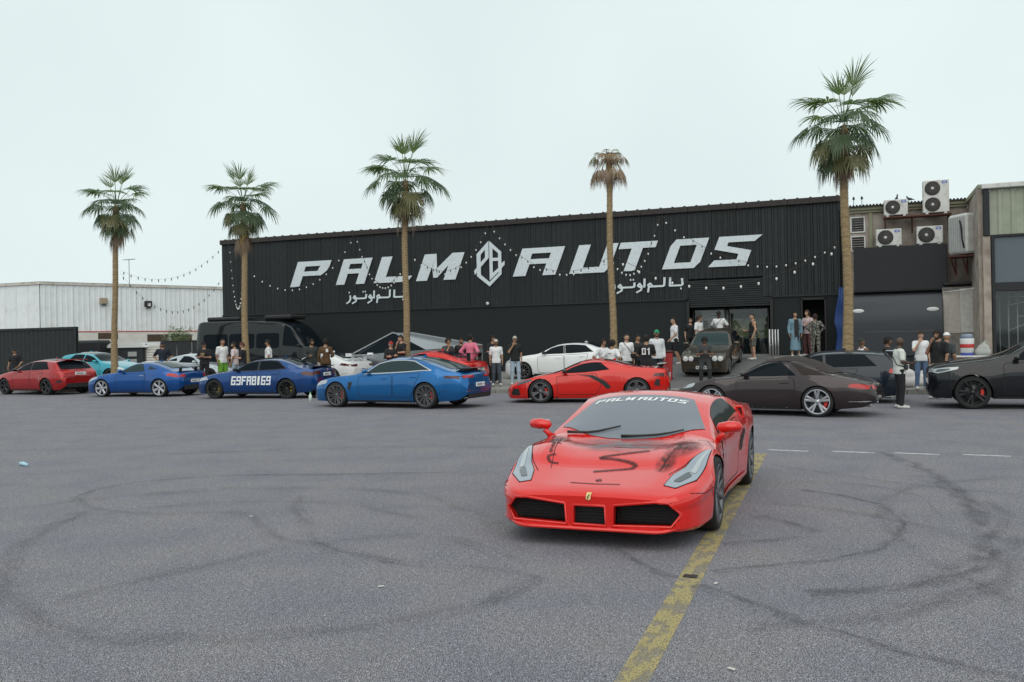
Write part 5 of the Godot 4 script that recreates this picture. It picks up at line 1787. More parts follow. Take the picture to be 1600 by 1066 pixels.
func garment(kind: String, what: String, slim: float) -> ArrayMesh:
	var key := "%s %s %s" % [kind, what, slim]
	if figure_cache.has(key):
		return figure_cache[key]
	var j: Dictionary = body_of(kind, slim)[2]
	var s := slim
	var g := 0.02
	var b := MB.new()
	var bones := []
	var hem: float = j.hip.y - 0.105
	var torso := [[j.hip + V(-0.055, -0.0, 0), j.hip + V(0.055, -0.0, 0), 0.11 * s + g, 0.11 * s + g], [j.hip + V(-0.05, -0.09, 0), j.hip + V(0.05, -0.09, 0), 0.118 * s + g, 0.118 * s + g], [j.hip, j.waist, 0.13 * s + g, 0.128 * s + g, 1.12], [j.waist, j.chest, 0.128 * s + g, 0.134 * s + g, 1.12], [j.chest + V(-0.06, 0.02, 0), j.chest + V(0.06, 0.02, 0), 0.112 * s + g, 0.112 * s + g, 1.1]]
	var sleeve := func(to: float, loose: float) -> void:
		for e in [j.shR, j.shL]:
			bones.append([j.neck + V(0, -0.065, 0), e, 0.075, 0.056 * s + loose])
		for e in [["shR", "elR", "wrR"], ["shL", "elL", "wrL"]]:
			var sh: Vector3 = j[e[0]]
			var el: Vector3 = j[e[1]]
			var wr: Vector3 = j[e[2]]
			if to <= 1.0:
				bones.append([sh, sh.lerp(el, to), 0.055 * s + loose, 0.05 + loose])
			else:
				bones.append([sh, el, 0.055 * s + loose, 0.043 + loose])
				bones.append([el, el.lerp(wr, to - 1.0), 0.044 + loose, 0.032 + loose])
	match what:
		"tee":
			bones.append_array(torso)
			sleeve.call(0.72, 0.013)
		"long_shirt":
			bones.append_array(torso)
			sleeve.call(1.9, 0.012)
		"tank":
			bones.append_array(torso.slice(0, 4))
			bones.append([j.chest + V(-0.05, 0.03, 0), j.chest + V(0.05, 0.03, 0), 0.118 * s, 0.118 * s, 1.1])
			bones.append([j.chest + V(-0.09, 0.08, 0), j.shR.lerp(j.neck, 0.4) + V(0, 0.035, 0), 0.05, 0.036])
			bones.append([j.chest + V(0.09, 0.08, 0), j.shL.lerp(j.neck, 0.4) + V(0, 0.035, 0), 0.05, 0.036])
		"trousers", "shorts":
			bones.append([j.hip + V(-0.045, -0.01, 0), j.hip + V(0.045, -0.01, 0), 0.112 * s + 0.008, 0.112 * s + 0.008])
			bones.append([j.hip, j.waist.lerp(j.hip, 0.5), 0.128 * s, 0.12 * s, 1.12])
			for e in [["hipR", "kneeR", "ankR"], ["hipL", "kneeL", "ankL"]]:
				var h: Vector3 = j[e[0]]
				var kn: Vector3 = j[e[1]]
				var an: Vector3 = j[e[2]]
				hem = minf(j.kneeR.y, j.kneeL.y) + 0.02 if what == "shorts" else -INF
				if what == "shorts":
					bones.append([h, kn.lerp(h, 0.08), 0.095 * s + 0.012, 0.092])
				else:
					bones.append([h, kn, 0.092 * s + 0.01, 0.072])
					bones.append([kn, an + V(0, 0.02, 0), 0.072, 0.062])
		"coat", "dress":
			bones.append_array(torso)
			sleeve.call(1.85 if what == "coat" else 0.8, 0.022)
			bones.append([j.hip, j.hip + V(0, -0.8, 0), 0.15, 0.22, 1.0])
			hem = 0.24 if what == "coat" else 0.6
	nets(bones, 0.02, 0.03, b, hem)
	figure_cache[key] = b.done()
	return figure_cache[key]


func cloth(c: Color, rough := 0.9) -> StandardMaterial3D:
	var key := "cloth %s" % c
	if not M.has(key):
		var m := mat(c, rough)
		m.normal_enabled = true
		m.normal_texture = M.cloth_bump
		m.normal_scale = 0.9
		m.uv1_triplanar = true
		m.uv1_scale = Vector3.ONE * 3.0
		M[key] = m
	return M[key]


# s: pose, skin, top [kind, colour], legs [kind, colour], hair [style, colour], extras
func person(label: String, at: Vector3, turn: float, height: float, s: Dictionary, group := "") -> Node3D:
	var o := thing("person", label, "person", at, turn, group)
	o.scale = Vector3.ONE * (height / 1.76)
	var slim: float = s.get("slim", 1.0)
	var made := body_of(s.pose, slim)
	var j: Dictionary = made[2]
	var bs := head_basis(j)
	part("body", made[0], s.skin, o)
	part("eyes", made[1], M.gap, o)
	part({"tee": "shirt", "long_shirt": "shirt", "tank": "vest", "coat": "coat", "dress": "dress"}[s.top[0]], garment(s.pose, s.top[0], slim), s.top[1] if s.top[1] is Material else cloth(s.top[1]), o)
	if s.has("legs"):
		part(s.legs[0], garment(s.pose, s.legs[0], slim), s.legs[1] if s.legs[1] is Material else cloth(s.legs[1]), o)
	var sk := "shoe %s" % s.pose
	if not figure_cache.has(sk):
		figure_cache[sk] = [shoe_mesh(j.ankR, j.toeR), shoe_mesh(j.ankL, j.toeL)]
	for m in figure_cache[sk]:
		part("shoe", m, s.get("shoes", M.shoe_white), o)
	if s.has("hair"):
		var hk := "hair %s %s" % [s.pose, s.hair[0]]
		if not figure_cache.has(hk):
			figure_cache[hk] = hair_mesh(s.hair[0], j.head, bs)
		part({"cap": "cap", "scarf": "scarf"}.get(s.hair[0], "hair"), figure_cache[hk], cloth(s.hair[1], 0.8), o)
	if s.has("beard"):
		var hk := "hair %s beard" % s.pose
		if not figure_cache.has(hk):
			figure_cache[hk] = hair_mesh("beard", j.head, bs)
		part("beard", figure_cache[hk], cloth(s.beard, 0.85), o)
	if s.has("cap"):
		var ck := "hair %s cap" % s.pose
		if not figure_cache.has(ck):
			figure_cache[ck] = hair_mesh("cap", j.head, bs)
		var cp := part("cap", figure_cache[ck], cloth(s.cap), o)
		part("brim", brim_mesh(j.head, bs, s.get("cap_back", false)), cloth(s.cap), cp)
	if s.has("glasses"):
		var b := MB.new()
		for g in [-1.0, 1.0]:
			b.ball(j.head + bs * V(0.033 * g, 0.012, 0.086), V(0.028, 0.02, 0.012), 6, 10, bs)
			b.tube([j.head + bs * V(0.06 * g, 0.014, 0.075), j.head + bs * V(0.083 * g, 0.012, -0.01)], [0.004, 0.004], 4)
		part("sunglasses", b.done(), M.black_gloss, o)
	if s.has("bag"):
		var b := MB.new()
		var e: float = s.bag[1]
		var hp := V(0.17 * e, 1.02, 0.09) if s.bag[0] == "sling" else V(0, 1.24, -0.2)
		if s.bag[0] == "sling":
			b.box(hp, V(0.2, 0.14, 0.08), 0.025)
			b.tube([hp + V(0, 0.05, 0), V(0.06 * e, 1.2, 0.165), V(-0.1 * e, 1.42, 0.11), V(-0.13 * e, 1.5, 0.0), V(-0.02 * e, 1.3, -0.17), V(0.17 * e, 1.08, -0.12), hp], [0.014, 0.014, 0.014, 0.014, 0.014, 0.014, 0.014], 6, true, 0.6)
		else:
			b.box(hp, V(0.3, 0.42, 0.14), 0.05)
			for g in [-1.0, 1.0]:
				b.tube([V(0.1 * g, 1.42, -0.15), V(0.11 * g, 1.5, -0.02), V(0.12 * g, 1.4, 0.13), V(0.15 * g, 1.15, 0.08), V(0.13 * g, 1.08, -0.12)], [0.02, 0.02, 0.02, 0.018, 0.018], 6, true, 0.5)
		part("bag", b.done(), cloth(s.bag[2], 0.7), o)
	if s.has("print"):
		var b := MB.new()
		var face: float = s.print[1]
		var z := 0.178 * slim if face > 0 else -0.168 * slim
		if s.print[0] is String:
			for q in writing("01", -0.14, 1.16, 0.115, 0.2, 0.03, 0.0):
				b.prism(q, V(0, 0, z), V(face, 0, 0), Vector3.UP, V(0, 0, 0.006 * face))
		else:
			for q in s.print[0]:
				b.box(V(q[0], q[1], z), V(q[2], q[3], 0.01), 0.003)
		part("shirt_print", b.done(), s.print[2], o)
	if s.has("held"):
		var b := MB.new()
		var p: Vector3 = (j.wrR + j.wrL) * 0.5 + (j.hdR.normalized() + j.hdL.normalized()) * 0.055 if s.held == "both" else j.wrR + j.hdR.normalized() * 0.1
		b.box(p + V(0, 0.02, 0.02), V(0.075, 0.15, 0.01), 0.004, Basis(Vector3.RIGHT, -0.7))
		part("phone", b.done(), M.black_gloss, o)
	return o


func build_people() -> void:
	var bump := noise_img(256, 256, 0.03, 3, 77)
	bump.convert(Image.FORMAT_RGBA8)
	bump.bump_map_to_normal_map(5.0)
	M.cloth_bump = ImageTexture.create_from_image(bump)
	M.shoe_white = mat(lin(0.55, 0.55, 0.54), 0.7)
	M.shoe_black = mat(lin(0.02, 0.02, 0.02), 0.7)
	var fair := mat(lin(0.42, 0.25, 0.17), 0.55)
	var tan_s := mat(lin(0.30, 0.165, 0.10), 0.55)
	var brown := mat(lin(0.17, 0.085, 0.05), 0.55)
	var dark := mat(lin(0.065, 0.035, 0.024), 0.5)
	var white := lin(0.68, 0.69, 0.7)
	var black := lin(0.012, 0.012, 0.014)
	var hair_b := lin(0.01, 0.008, 0.007)
	var denim := lin(0.10, 0.16, 0.26)
	var pale_denim := lin(0.32, 0.40, 0.48)
	var grey := lin(0.05, 0.055, 0.06)
	var camo := tri_mat(ramp_tex(256, 256, 0.02, 2, 5, [lin(0.015, 0.015, 0.014), lin(0.015, 0.015, 0.014), lin(0.12, 0.12, 0.10), lin(0.28, 0.28, 0.25)], [0.0, 0.42, 0.52, 0.75]), 2.2, 0.9, 0.0, false)
	var print_tan := mat(lin(0.35, 0.26, 0.14), 0.8)
	var print_white := mat(lin(0.62, 0.62, 0.62), 0.8)
	var print_black := mat(lin(0.02, 0.02, 0.02), 0.8)

	person("man in black tee and black cap standing at the red hatchback's bonnet, far left", V(-34.75, 0.16, -28.75), 25, 1.74, {"pose": "lean", "skin": tan_s, "top": ["tee", black], "legs": ["trousers", black], "hair": ["crop", hair_b], "cap": black})
	person("bearded man in navy tee and dark cap standing behind the blue coupe", V(-26.94, 0.19, -29.3), 40, 1.88, {"pose": "hips", "skin": tan_s, "top": ["tee", lin(0.012, 0.016, 0.03)], "legs": ["trousers", black], "beard": hair_b, "cap": lin(0.015, 0.018, 0.03)})
	person("man in black tee with tan chest print, hands together, beside man in green shorts", V(-24.53, 0.18, -29.0), 20, 1.84, {"pose": "phone", "skin": tan_s, "top": ["tee", black], "legs": ["trousers", black], "hair": ["short", hair_b], "print": [[[0.0, 1.3, 0.16, 0.03], [0.0, 1.25, 0.12, 0.025]], 1.0, print_tan]})
	person("man in white tee and bright green shorts behind the two blue cars", V(-24.2, 0.19, -29.7), 75, 1.94, {"pose": "stand", "skin": tan_s, "top": ["tee", white], "legs": ["shorts", lin(0.14, 0.36, 0.04)], "hair": ["crop", hair_b]})
	person("man in pinkish white tee and pale jeans seen side on behind the blue saloon", V(-23.35, 0.18, -29.4), -75, 1.81, {"pose": "talk", "skin": tan_s, "top": ["tee", lin(0.62, 0.52, 0.52)], "legs": ["trousers", pale_denim], "hair": ["short", hair_b], "beard": hair_b})
	person("red-haired man in black tee looking down at his hands by the second palm", V(-22.55, 0.17, -28.9), -70, 1.79, {"pose": "phone", "skin": fair, "top": ["tee", black], "legs": ["trousers", grey], "hair": ["short", lin(0.09, 0.03, 0.015)], "held": "both"})
	person("man in white tee with sunglasses standing alone before the black van", V(-22.29, 0.21, -30.2), -60, 1.84, {"pose": "stand", "skin": tan_s, "top": ["tee", white], "legs": ["trousers", grey], "hair": ["short", hair_b], "glasses": true})
	person("bearded man in dark grey-green shirt facing the man in a brown jacket", V(-19.75, 0.19, -29.5), 50, 1.84, {"pose": "talk", "skin": tan_s, "top": ["long_shirt", lin(0.03, 0.037, 0.036)], "legs": ["trousers", black], "hair": ["full", hair_b], "beard": hair_b})
	person("man in brown jacket with white patches on its back, seen from behind", V(-18.72, 0.16, -28.9), 200, 1.87, {"pose": "talk", "skin": tan_s, "top": ["long_shirt", lin(0.085, 0.045, 0.018)], "legs": ["trousers", black], "hair": ["full", hair_b], "print": [[[-0.09, 1.33, 0.09, 0.12], [0.1, 1.17, 0.08, 0.1]], -1.0, print_white]})
	person("dark-haired man in black standing behind the man in the red cap", V(-16.0, 0.19, -29.9), -30, 1.92, {"pose": "chin", "skin": fair, "top": ["tee", black], "legs": ["trousers", black], "hair": ["short", lin(0.03, 0.015, 0.01)]})
	person("man in black top and red cap beside the third palm trunk", V(-15.85, 0.16, -28.8), 45, 1.72, {"pose": "crossed", "skin": fair, "top": ["long_shirt", black], "legs": ["trousers", black], "cap": lin(0.30, 0.02, 0.025)})
	person("man in dark grey tee with hand on his chin, left of the pink shirt", V(-13.9, 0.19, -29.6), 60, 1.77, {"pose": "chin", "skin": tan_s, "top": ["tee", grey], "legs": ["trousers", black], "hair": ["full", hair_b]})
	person("bearded man in black tee half hidden between grey tee and pink shirt", V(-13.5, 0.2, -29.9), 35, 1.77, {"pose": "stand", "skin": tan_s, "top": ["tee", black], "legs": ["trousers", black], "hair": ["short", hair_b], "beard": hair_b})
	person("man in pink long-sleeved shirt standing with his back turned", V(-12.86, 0.18, -29.3), 175, 1.9, {"pose": "hips", "skin": tan_s, "top": ["long_shirt", lin(0.62, 0.16, 0.24)], "legs": ["trousers", grey], "hair": ["short", hair_b]})
	person("man in black tee looking up with crossed hands, right of the pink shirt", V(-12.6, 0.22, -30.8), 50, 1.8, {"pose": "crossed", "skin": tan_s, "top": ["tee", black], "legs": ["trousers", black], "hair": ["full", hair_b]})
	person("man in tight white tee, pale cap and slim grey jeans on the kerb", V(-11.99, 0.2, -29.6), 25, 1.68, {"pose": "stand", "skin": tan_s, "top": ["tee", white], "legs": ["trousers", lin(0.05, 0.065, 0.085)], "beard": hair_b, "cap": lin(0.42, 0.39, 0.34), "glasses": true})
	person("man in black tee, reversed cap and pale jeans with hand at his chin", V(-11.41, 0.21, -30.0), 30, 1.77, {"pose": "smoke", "skin": tan_s, "top": ["tee", black], "legs": ["trousers", pale_denim], "beard": hair_b, "cap": lin(0.38, 0.36, 0.32), "cap_back": true, "glasses": true})
	person("dark-haired man in white tee with hand on hip, just left of the fourth palm", V(-7.62, 0.0, -28.2), 60, 1.82, {"pose": "hips", "skin": tan_s, "top": ["tee", white], "legs": ["trousers", grey], "hair": ["full", hair_b]})
	person("man in white tee seen from behind with small dark mark on its back", V(-7.2, 0.0, -27.75), 165, 1.77, {"pose": "hips", "skin": tan_s, "top": ["tee", white], "legs": ["trousers", grey], "hair": ["full", hair_b], "print": [[[0.0, 1.33, 0.1, 0.02]], -1.0, print_black]})
	person("cropped-haired man in white tee with black sling strap, right of fourth palm", V(-7.0, 0.17, -28.9), 35, 1.8, {"pose": "stand", "skin": fair, "top": ["tee", white], "legs": ["trousers", black], "hair": ["crop", hair_b], "bag": ["sling", 1.0, black]})
	person("man in dark shirt half hidden behind the numbered black jersey", V(-6.72, 0.18, -29.3), 40, 1.77, {"pose": "talk", "skin": tan_s, "top": ["tee", lin(0.02, 0.022, 0.026)], "legs": ["trousers", black], "hair": ["short", hair_b]})
	person("man in black jersey with big white digits on its back", V(-6.2, 0.0, -28.3), 195, 1.92, {"pose": "crossed", "skin": tan_s, "top": ["tee", black], "legs": ["trousers", black], "hair": ["full", hair_b], "print": ["01", -1.0, print_white]})
	person("man in open white shirt and bright green cap by the red bins", V(-6.15, 0.19, -29.7), 25, 1.9, {"pose": "stand", "skin": tan_s, "top": ["long_shirt", lin(0.6, 0.62, 0.64)], "legs": ["trousers", lin(0.02, 0.03, 0.04)], "beard": hair_b, "cap": lin(0.02, 0.22, 0.11), "slim": 1.06})
	person("man in white tee and black shorts walking at the ramp's edge", V(-6.35, 0.75, -34.0), -60, 1.84, {"pose": "walk", "skin": fair, "top": ["tee", white], "legs": ["shorts", black], "hair": ["crop", hair_b]})
	person("long-haired woman half hidden beside the woman in the white dress", V(-6.1, 1.0, -36.2), 20, 1.6, {"pose": "stand", "skin": fair, "top": ["tee", black], "legs": ["trousers", black], "hair": ["long", lin(0.06, 0.03, 0.015)], "slim": 0.9})
	person("woman in short white dress with hair tied back behind the bronze saloon", V(-5.67, 1.0, -35.7), 65, 1.68, {"pose": "talk", "skin": fair, "top": ["dress", white], "hair": ["full", lin(0.04, 0.02, 0.012)], "slim": 0.9})
	person("man in white tee and black cap with sling bag in front of the doorway", V(-4.95, 1.0, -36.2), -10, 1.86, {"pose": "hips", "skin": dark, "top": ["tee", white], "legs": ["trousers", black], "cap": black, "bag": ["sling", -1.0, black]})
	person("man in dark grey shirt sitting on the bronze saloon's bumper with a phone", V(-4.6, 0.24, -30.05), 12, 1.76, {"pose": "sit", "skin": brown, "top": ["tee", lin(0.045, 0.05, 0.05)], "legs": ["trousers", lin(0.03, 0.032, 0.034)], "hair": ["full", hair_b], "beard": hair_b, "held": "both"})
	person("muscular man in black vest and camouflage shorts beside the bronze saloon", V(-3.5, 0.9, -34.9), -70, 1.78, {"pose": "talk", "skin": fair, "top": ["tank", black], "legs": ["shorts", camo], "hair": ["crop", hair_b], "slim": 1.1})
	person("laughing woman in long pale denim coat by the side doorway", V(-1.99, 1.0, -35.5), 15, 1.72, {"pose": "stand", "skin": fair, "top": ["coat", lin(0.16, 0.27, 0.34)], "hair": ["long", hair_b], "slim": 0.9, "print": [[[0.02, 0.98, 0.17, 0.95]], 1.0, print_black]})
	person("long-haired woman in pale pink top with folded arms by the side doorway", V(-1.55, 1.0, -35.95), -35, 1.78, {"pose": "crossed", "skin": fair, "top": ["long_shirt", lin(0.5, 0.38, 0.4)], "legs": ["trousers", lin(0.12, 0.05, 0.05)], "hair": ["long", lin(0.05, 0.025, 0.014)], "slim": 0.88})
	person("person in black and grey camouflage top at the side doorway, back turned", V(-1.24, 1.0, -35.1), 190, 1.6, {"pose": "hips", "skin": brown, "top": ["long_shirt", camo], "legs": ["trousers", camo], "hair": ["full", lin(0.03, 0.018, 0.012)], "slim": 1.05})
	person("man in white vest and dark cap looking down behind the dark hatchback", V(0.3, 0.0, -27.4), -50, 1.68, {"pose": "phone", "skin": brown, "top": ["tank", white], "legs": ["trousers", black], "cap": lin(0.025, 0.03, 0.025)})
	person("man in black tee half hidden behind the bald man in white", V(0.95, 0.0, -26.8), 70, 1.7, {"pose": "stand", "skin": brown, "top": ["tee", black], "legs": ["trousers", black], "hair": ["full", hair_b]})
	person("bald man in white tee and black trousers with dark waist bag on his back", V(1.07, 0.0, -22.97), 105, 1.7, {"pose": "talk", "skin": dark, "top": ["tee", lin(0.6, 0.62, 0.58)], "legs": ["trousers", black], "shoes": M.shoe_white, "bag": ["sling", -1.0, lin(0.025, 0.03, 0.035)], "slim": 1.05})
	person("man in white tee and blue jeans with his hand at his mouth", V(1.9, 0.15, -28.4), 15, 1.7, {"pose": "smoke", "skin": fair, "top": ["tee", white], "legs": ["trousers", denim], "hair": ["short", lin(0.03, 0.018, 0.012)]})
	person("bearded man in black tee with dark backpack and hand to his mouth", V(2.2, 0.0, -26.4), -45, 1.86, {"pose": "smoke", "skin": tan_s, "top": ["tee", black], "legs": ["trousers", black], "hair": ["full", hair_b], "beard": hair_b, "bag": ["pack", 1.0, lin(0.02, 0.022, 0.022)], "slim": 1.08})
	person("man in white cap mostly hidden behind the bearded man with backpack", V(2.5, 0.0, -27.5), 150, 1.8, {"pose": "stand", "skin": tan_s, "top": ["tee", lin(0.05, 0.06, 0.06)], "legs": ["trousers", grey], "cap": white})


# ---------------------------------------------------------------- fan palms
func frond_mesh(el: float, droop: float, sd: int, size: float, spread := 1.85) -> ArrayMesh:
	var r := RandomNumberGenerator.new()
	r.seed = sd
	var b := MB.new()
	var d := V(cos(el), sin(el), 0)
	var p := V(0.08, 0, 0)
	var stalk := [p]
	var rad := [0.028]
	var lp := size * r.randf_range(0.75, 1.05)
	for i in 5:
		p += d * lp / 5.0
		d = (d + V(0, -0.13 * (0.4 + droop), 0)).normalized()
		stalk.append(p)
		rad.append(0.022 - i * 0.0026)
	b.tube(stalk, rad, 5, false, 0.5, V(0, 0, 1))
	var s := V(0, 0, 1)
	var n := 26
	b.flat()
	for i in n:
		var t := lerpf(-1.0, 1.0, (i + 0.5) / n)
		var a := t * spread
		var len := size * (1.0 - 0.3 * absf(t)) * r.randf_range(0.72, 1.08)
		var nm := d.cross(s) * -1.0
		var dir := (d * cos(a) + s * sin(a) + nm * (0.10 * absf(t) - 0.05)).normalized()
		var q := p
		var prev_l := p
		var prev_r := p
		var prev_c := p
		var steps := [0.12, 0.3, 0.5, 0.68, 0.84, 1.0]
		var at := 0.0
		var side := (s * cos(a) - d * sin(a)).normalized()
		var wob := r.randf_range(-0.12, 0.12)
		for k in steps.size():
			var st: float = (steps[k] - at) * len
			at = steps[k]
			q += dir * st
			var fall := droop * (0.14 if at < 0.5 else 0.62) * r.randf_range(0.4, 1.6)
			dir = (dir + V(0, -fall, 0) + side * wob * 0.3).normalized()
			var w := len * at * (spread / n) * 0.98 if at <= 0.5 else len * 0.5 * (spread / n) * 0.95 * pow((1.0 - at) / 0.5, 0.75)
			var l := q - side * w
			var rr := q + side * w
			var c := q + nm * w * 0.35
			if k == steps.size() - 1:
				b.tri(prev_l, prev_c, q)
				b.tri(prev_c, prev_r, q)
			else:
				b.quad(prev_l, prev_c, c, l)
				b.quad(prev_c, prev_r, rr, c)
			prev_l = l
			prev_r = rr
			prev_c = c
	return b.done()


var fronds := {}


func frond_set(name_: String, el: float, droop: float, count: int, size: float, spread := 1.85) -> Array:
	var key := "%s %s" % [name_, size]
	if not fronds.has(key):
		var a := []
		for i in count:
			a.append(frond_mesh(el + (i - count * 0.5) * 0.07, droop, 11 + i * 7 + int(el * 100), size, spread))
		fronds[key] = a
	return fronds[key]


func trunk_mesh(h: float, r0: float, r1: float, lean: Vector2, sd: int) -> ArrayMesh:
	var g := RandomNumberGenerator.new()
	g.seed = sd
	var b := MB.new()
	var pts := []
	var rad := []
	var y := -0.1
	while y < h:
		var t := y / h
		var r := lerpf(r0, r1, smoothstep(0.0, 1.0, t)) + 0.08 * exp(-maxf(y, 0.0) * 1.2)
		var step := g.randf_range(0.055, 0.085)
		var c := V(lean.x * t * t + 0.03 * sin(y * 1.1 + sd), y, lean.y * t * t)
		pts.append(c)
		rad.append(r + 0.016 + g.randf_range(-0.007, 0.007))
		pts.append(c + V(0, step * 0.55, 0))
		rad.append(r - 0.012)
		y += step
	pts.append(pts[-1] + V(0, 0.12, 0))
	rad.append(r1 * 0.6)
	pts.append(pts[-1] + V(0, 0.1, 0))
	rad.append(r1 * 0.15)
	b.tube(pts, rad, 16)
	return b.done()


func palm(label: String, at: Vector3, h: float, r0: float, r1: float, sd: int, kind: String, lean := Vector2.ZERO) -> void:
	var o := thing("palm_tree", label, "palm tree", at, 0.0, "fan palms along the kerb")
	var g := RandomNumberGenerator.new()
	g.seed = sd
	part("trunk", trunk_mesh(h - 0.12, r0, r1, lean, sd), M.bark, o)
	var top := V(lean.x, h, lean.y)
	var put := func(m: Mesh, material: Material, az: float, y: float, sc: float) -> void:
		var f := part("frond", m, material, o, top + V(0, y, 0))
		f.rotation.y = az
		f.scale = Vector3.ONE * sc
	if kind == "dying":
		for i in 7:
			put.call(frond_set("tuft", 0.9, 0.9, 3, 0.34, 1.3)[i % 3], M.leaf_lime if i % 2 else M.leaf_olive, i * 2.4, -0.08, 1.0)
		for i in 14:
			put.call(frond_set("dry", 0.35, 1.5, 4, 0.55, 1.2)[i % 4], M.leaf_olive if i % 3 == 0 else M.leaf_dry, i * 2.39996 + 0.3, 0.0, g.randf_range(0.8, 1.0))
		for i in 20:
			put.call(frond_set("dry_low", -0.6, 1.0, 4, 0.72, 0.8)[i % 4], M.leaf_dry if i % 2 else M.leaf_dead, i * 2.39996 + 1.1, -0.12, g.randf_range(0.85, 1.1))
		return
	var big: float = {"big": 1.06, "mid": 0.96, "small": 0.9}[kind]
	for i in 5:
		put.call(frond_set("spear", 1.3, 0.16, 3, 1.12, 0.9)[i % 3], M.leaf_young, i * 2.39996 + sd, 0.2, big * g.randf_range(0.7, 1.08))
	for i in 9:
		put.call(frond_set("high", 0.75, 0.42, 4, 1.12)[i % 4], M.leaf_a if i % 2 else M.leaf_young, i * 2.39996 + sd * 0.7, 0.12, big * g.randf_range(0.75, 1.08))
	for i in 9:
		put.call(frond_set("middle", 0.3, 0.75, 4, 1.12)[i % 4], M.leaf_a if i % 3 else M.leaf_b, i * 2.39996 + sd * 1.3, 0.12, big * g.randf_range(0.72, 1.05))
	for i in 9:
		put.call(frond_set("low", -0.3, 0.8, 4, 1.05)[i % 4], M.leaf_b if i % 4 else M.leaf_olive, i * 2.39996 + sd * 1.7, -0.02, big * g.randf_range(0.85, 1.02))
	for i in 8:
		put.call(frond_set("hang", -0.85, 0.8, 4, 0.95, 1.4)[i % 4], M.leaf_olive if i % 3 == 0 else M.leaf_b, i * 2.39996 + sd * 2.1, -0.2, big * g.randf_range(0.85, 1.05))
	for i in (18 if kind == "big" else 13 if kind == "small" else 8):
		put.call(frond_set("skirt", -1.3, 0.9, 4, 0.85, 0.5)[i % 4], M.leaf_dead if i % 2 else M.leaf_dry, i * 2.39996 + sd * 0.4, -0.3 - 0.12 * (i % 4), g.randf_range(0.85, 1.2))


func build_palms() -> void:
	M.bark = tri_mat(ramp_tex(256, 256, 0.02, 4, 21, [lin(0.14, 0.10, 0.055), lin(0.31, 0.225, 0.125), lin(0.44, 0.335, 0.2)], [0.0, 0.5, 1.0]), 0.9, 0.95)
	M.bark.uv1_scale = V(0.7, 3.2, 0.7)
	var leaf := func(c: Color, back: Color) -> StandardMaterial3D:
		var m := mat(c, 0.5)
		m.backlight_enabled = true
		m.backlight = back
		return m
	M.leaf_a = leaf.call(lin(0.045, 0.085, 0.03), lin(0.09, 0.15, 0.04))
	M.leaf_b = leaf.call(lin(0.035, 0.065, 0.026), lin(0.07, 0.11, 0.03))
	M.leaf_young = leaf.call(lin(0.07, 0.11, 0.035), lin(0.13, 0.2, 0.05))
	M.leaf_lime = leaf.call(lin(0.16, 0.20, 0.04), lin(0.2, 0.26, 0.05))
	M.leaf_olive = leaf.call(lin(0.11, 0.105, 0.04), lin(0.12, 0.12, 0.04))
	M.leaf_dry = leaf.call(lin(0.22, 0.15, 0.085), lin(0.12, 0.08, 0.04))
	M.leaf_dead = leaf.call(lin(0.2, 0.135, 0.095), lin(0.06, 0.04, 0.02))
	palm("green fan palm with brown dead skirt, in front of the white warehouse", V(-30.75, 0.2, -30.5), 7.95, 0.125, 0.112, 3, "small", Vector2(0.25, 0.0))
	palm("fan palm with one yellow frond hanging, in front of the black van", V(-23.65, 0.2, -30.5), 7.55, 0.125, 0.112, 8, "small", Vector2(0.0, 0.0))
	palm("fan palm crossing the letter L of the painted wall", V(-16.1, 0.2, -30.5), 7.9, 0.122, 0.105, 5, "mid", Vector2(0.08, 0.0))
	palm("nearly bare dying palm with small drooping brown crown", V(-7.87, 0.2, -30.5), 8.15, 0.118, 0.1, 12, "dying", Vector2(-0.05, 0.0))
	palm("tallest thickest fan palm at the black building's right corner", V(-0.08, 0.2, -30.5), 8.35, 0.15, 0.122, 17, "big", Vector2(-0.02, 0.0))
	# a yellowed frond hangs under the second crown
	var p: Node3D = get_node("palm_tree_001")
	var f := part("yellow_frond", frond_set("hang", -0.85, 0.8, 4, 0.95, 1.4)[1], M.yellow_leaf, p, V(0.05, 7.1, 0.1))
	f.rotation.y = -0.2
	f.rotation.z = -0.35
	f.scale = V(0.8, 0.9, 0.45)
	f.set_meta("label", "yellowed hanging frond")


# ---------------------------------------------------------------- ground and paint
func ribbon_mesh(pts: PackedVector2Array, w: float, y: float, v_scale := 1.0, fade := true) -> ArrayMesh:
	# smooth the line, then lay a strip with uv along it
	var c := Curve2D.new()
	for i in pts.size():
		var t := (pts[mini(i + 1, pts.size() - 1)] - pts[maxi(i - 1, 0)]) * 0.18
		c.add_point(pts[i], -t, t)
	var line := c.tessellate_even_length(4, 0.12)
	var b := MB.new()
	b.flat()
	var run := 0.0
	for i in line.size() - 1:
		var a := line[i]
		var e := line[i + 1]
		var ta := (line[mini(i + 1, line.size() - 1)] - line[maxi(i - 1, 0)]).normalized()
		var te := (line[mini(i + 2, line.size() - 1)] - line[i]).normalized()
		var na := Vector2(-ta.y, ta.x) * w * 0.5
		var ne := Vector2(-te.y, te.x) * w * 0.5
		var nxt := run + a.distance_to(e) * v_scale
		var p := [V(a.x + na.x, y, a.y + na.y), V(a.x - na.x, y, a.y - na.y), V(e.x - ne.x, y, e.y - ne.y), V(e.x + ne.x, y, e.y + ne.y)]
		var u := [Vector2(run, 0), Vector2(run, 1), Vector2(nxt, 1), Vector2(nxt, 0)]
		if (p[1] - p[0]).cross(p[2] - p[0]).y < 0:
			b.uvtri(p[0], p[2], p[1], u[0], u[2], u[1])
			b.uvtri(p[0], p[3], p[2], u[0], u[3], u[2])
		else:
			b.uvtri(p[0], p[1], p[2], u[0], u[1], u[2])
			b.uvtri(p[0], p[2], p[3], u[0], u[2], u[3])
		run = nxt
	return b.done()


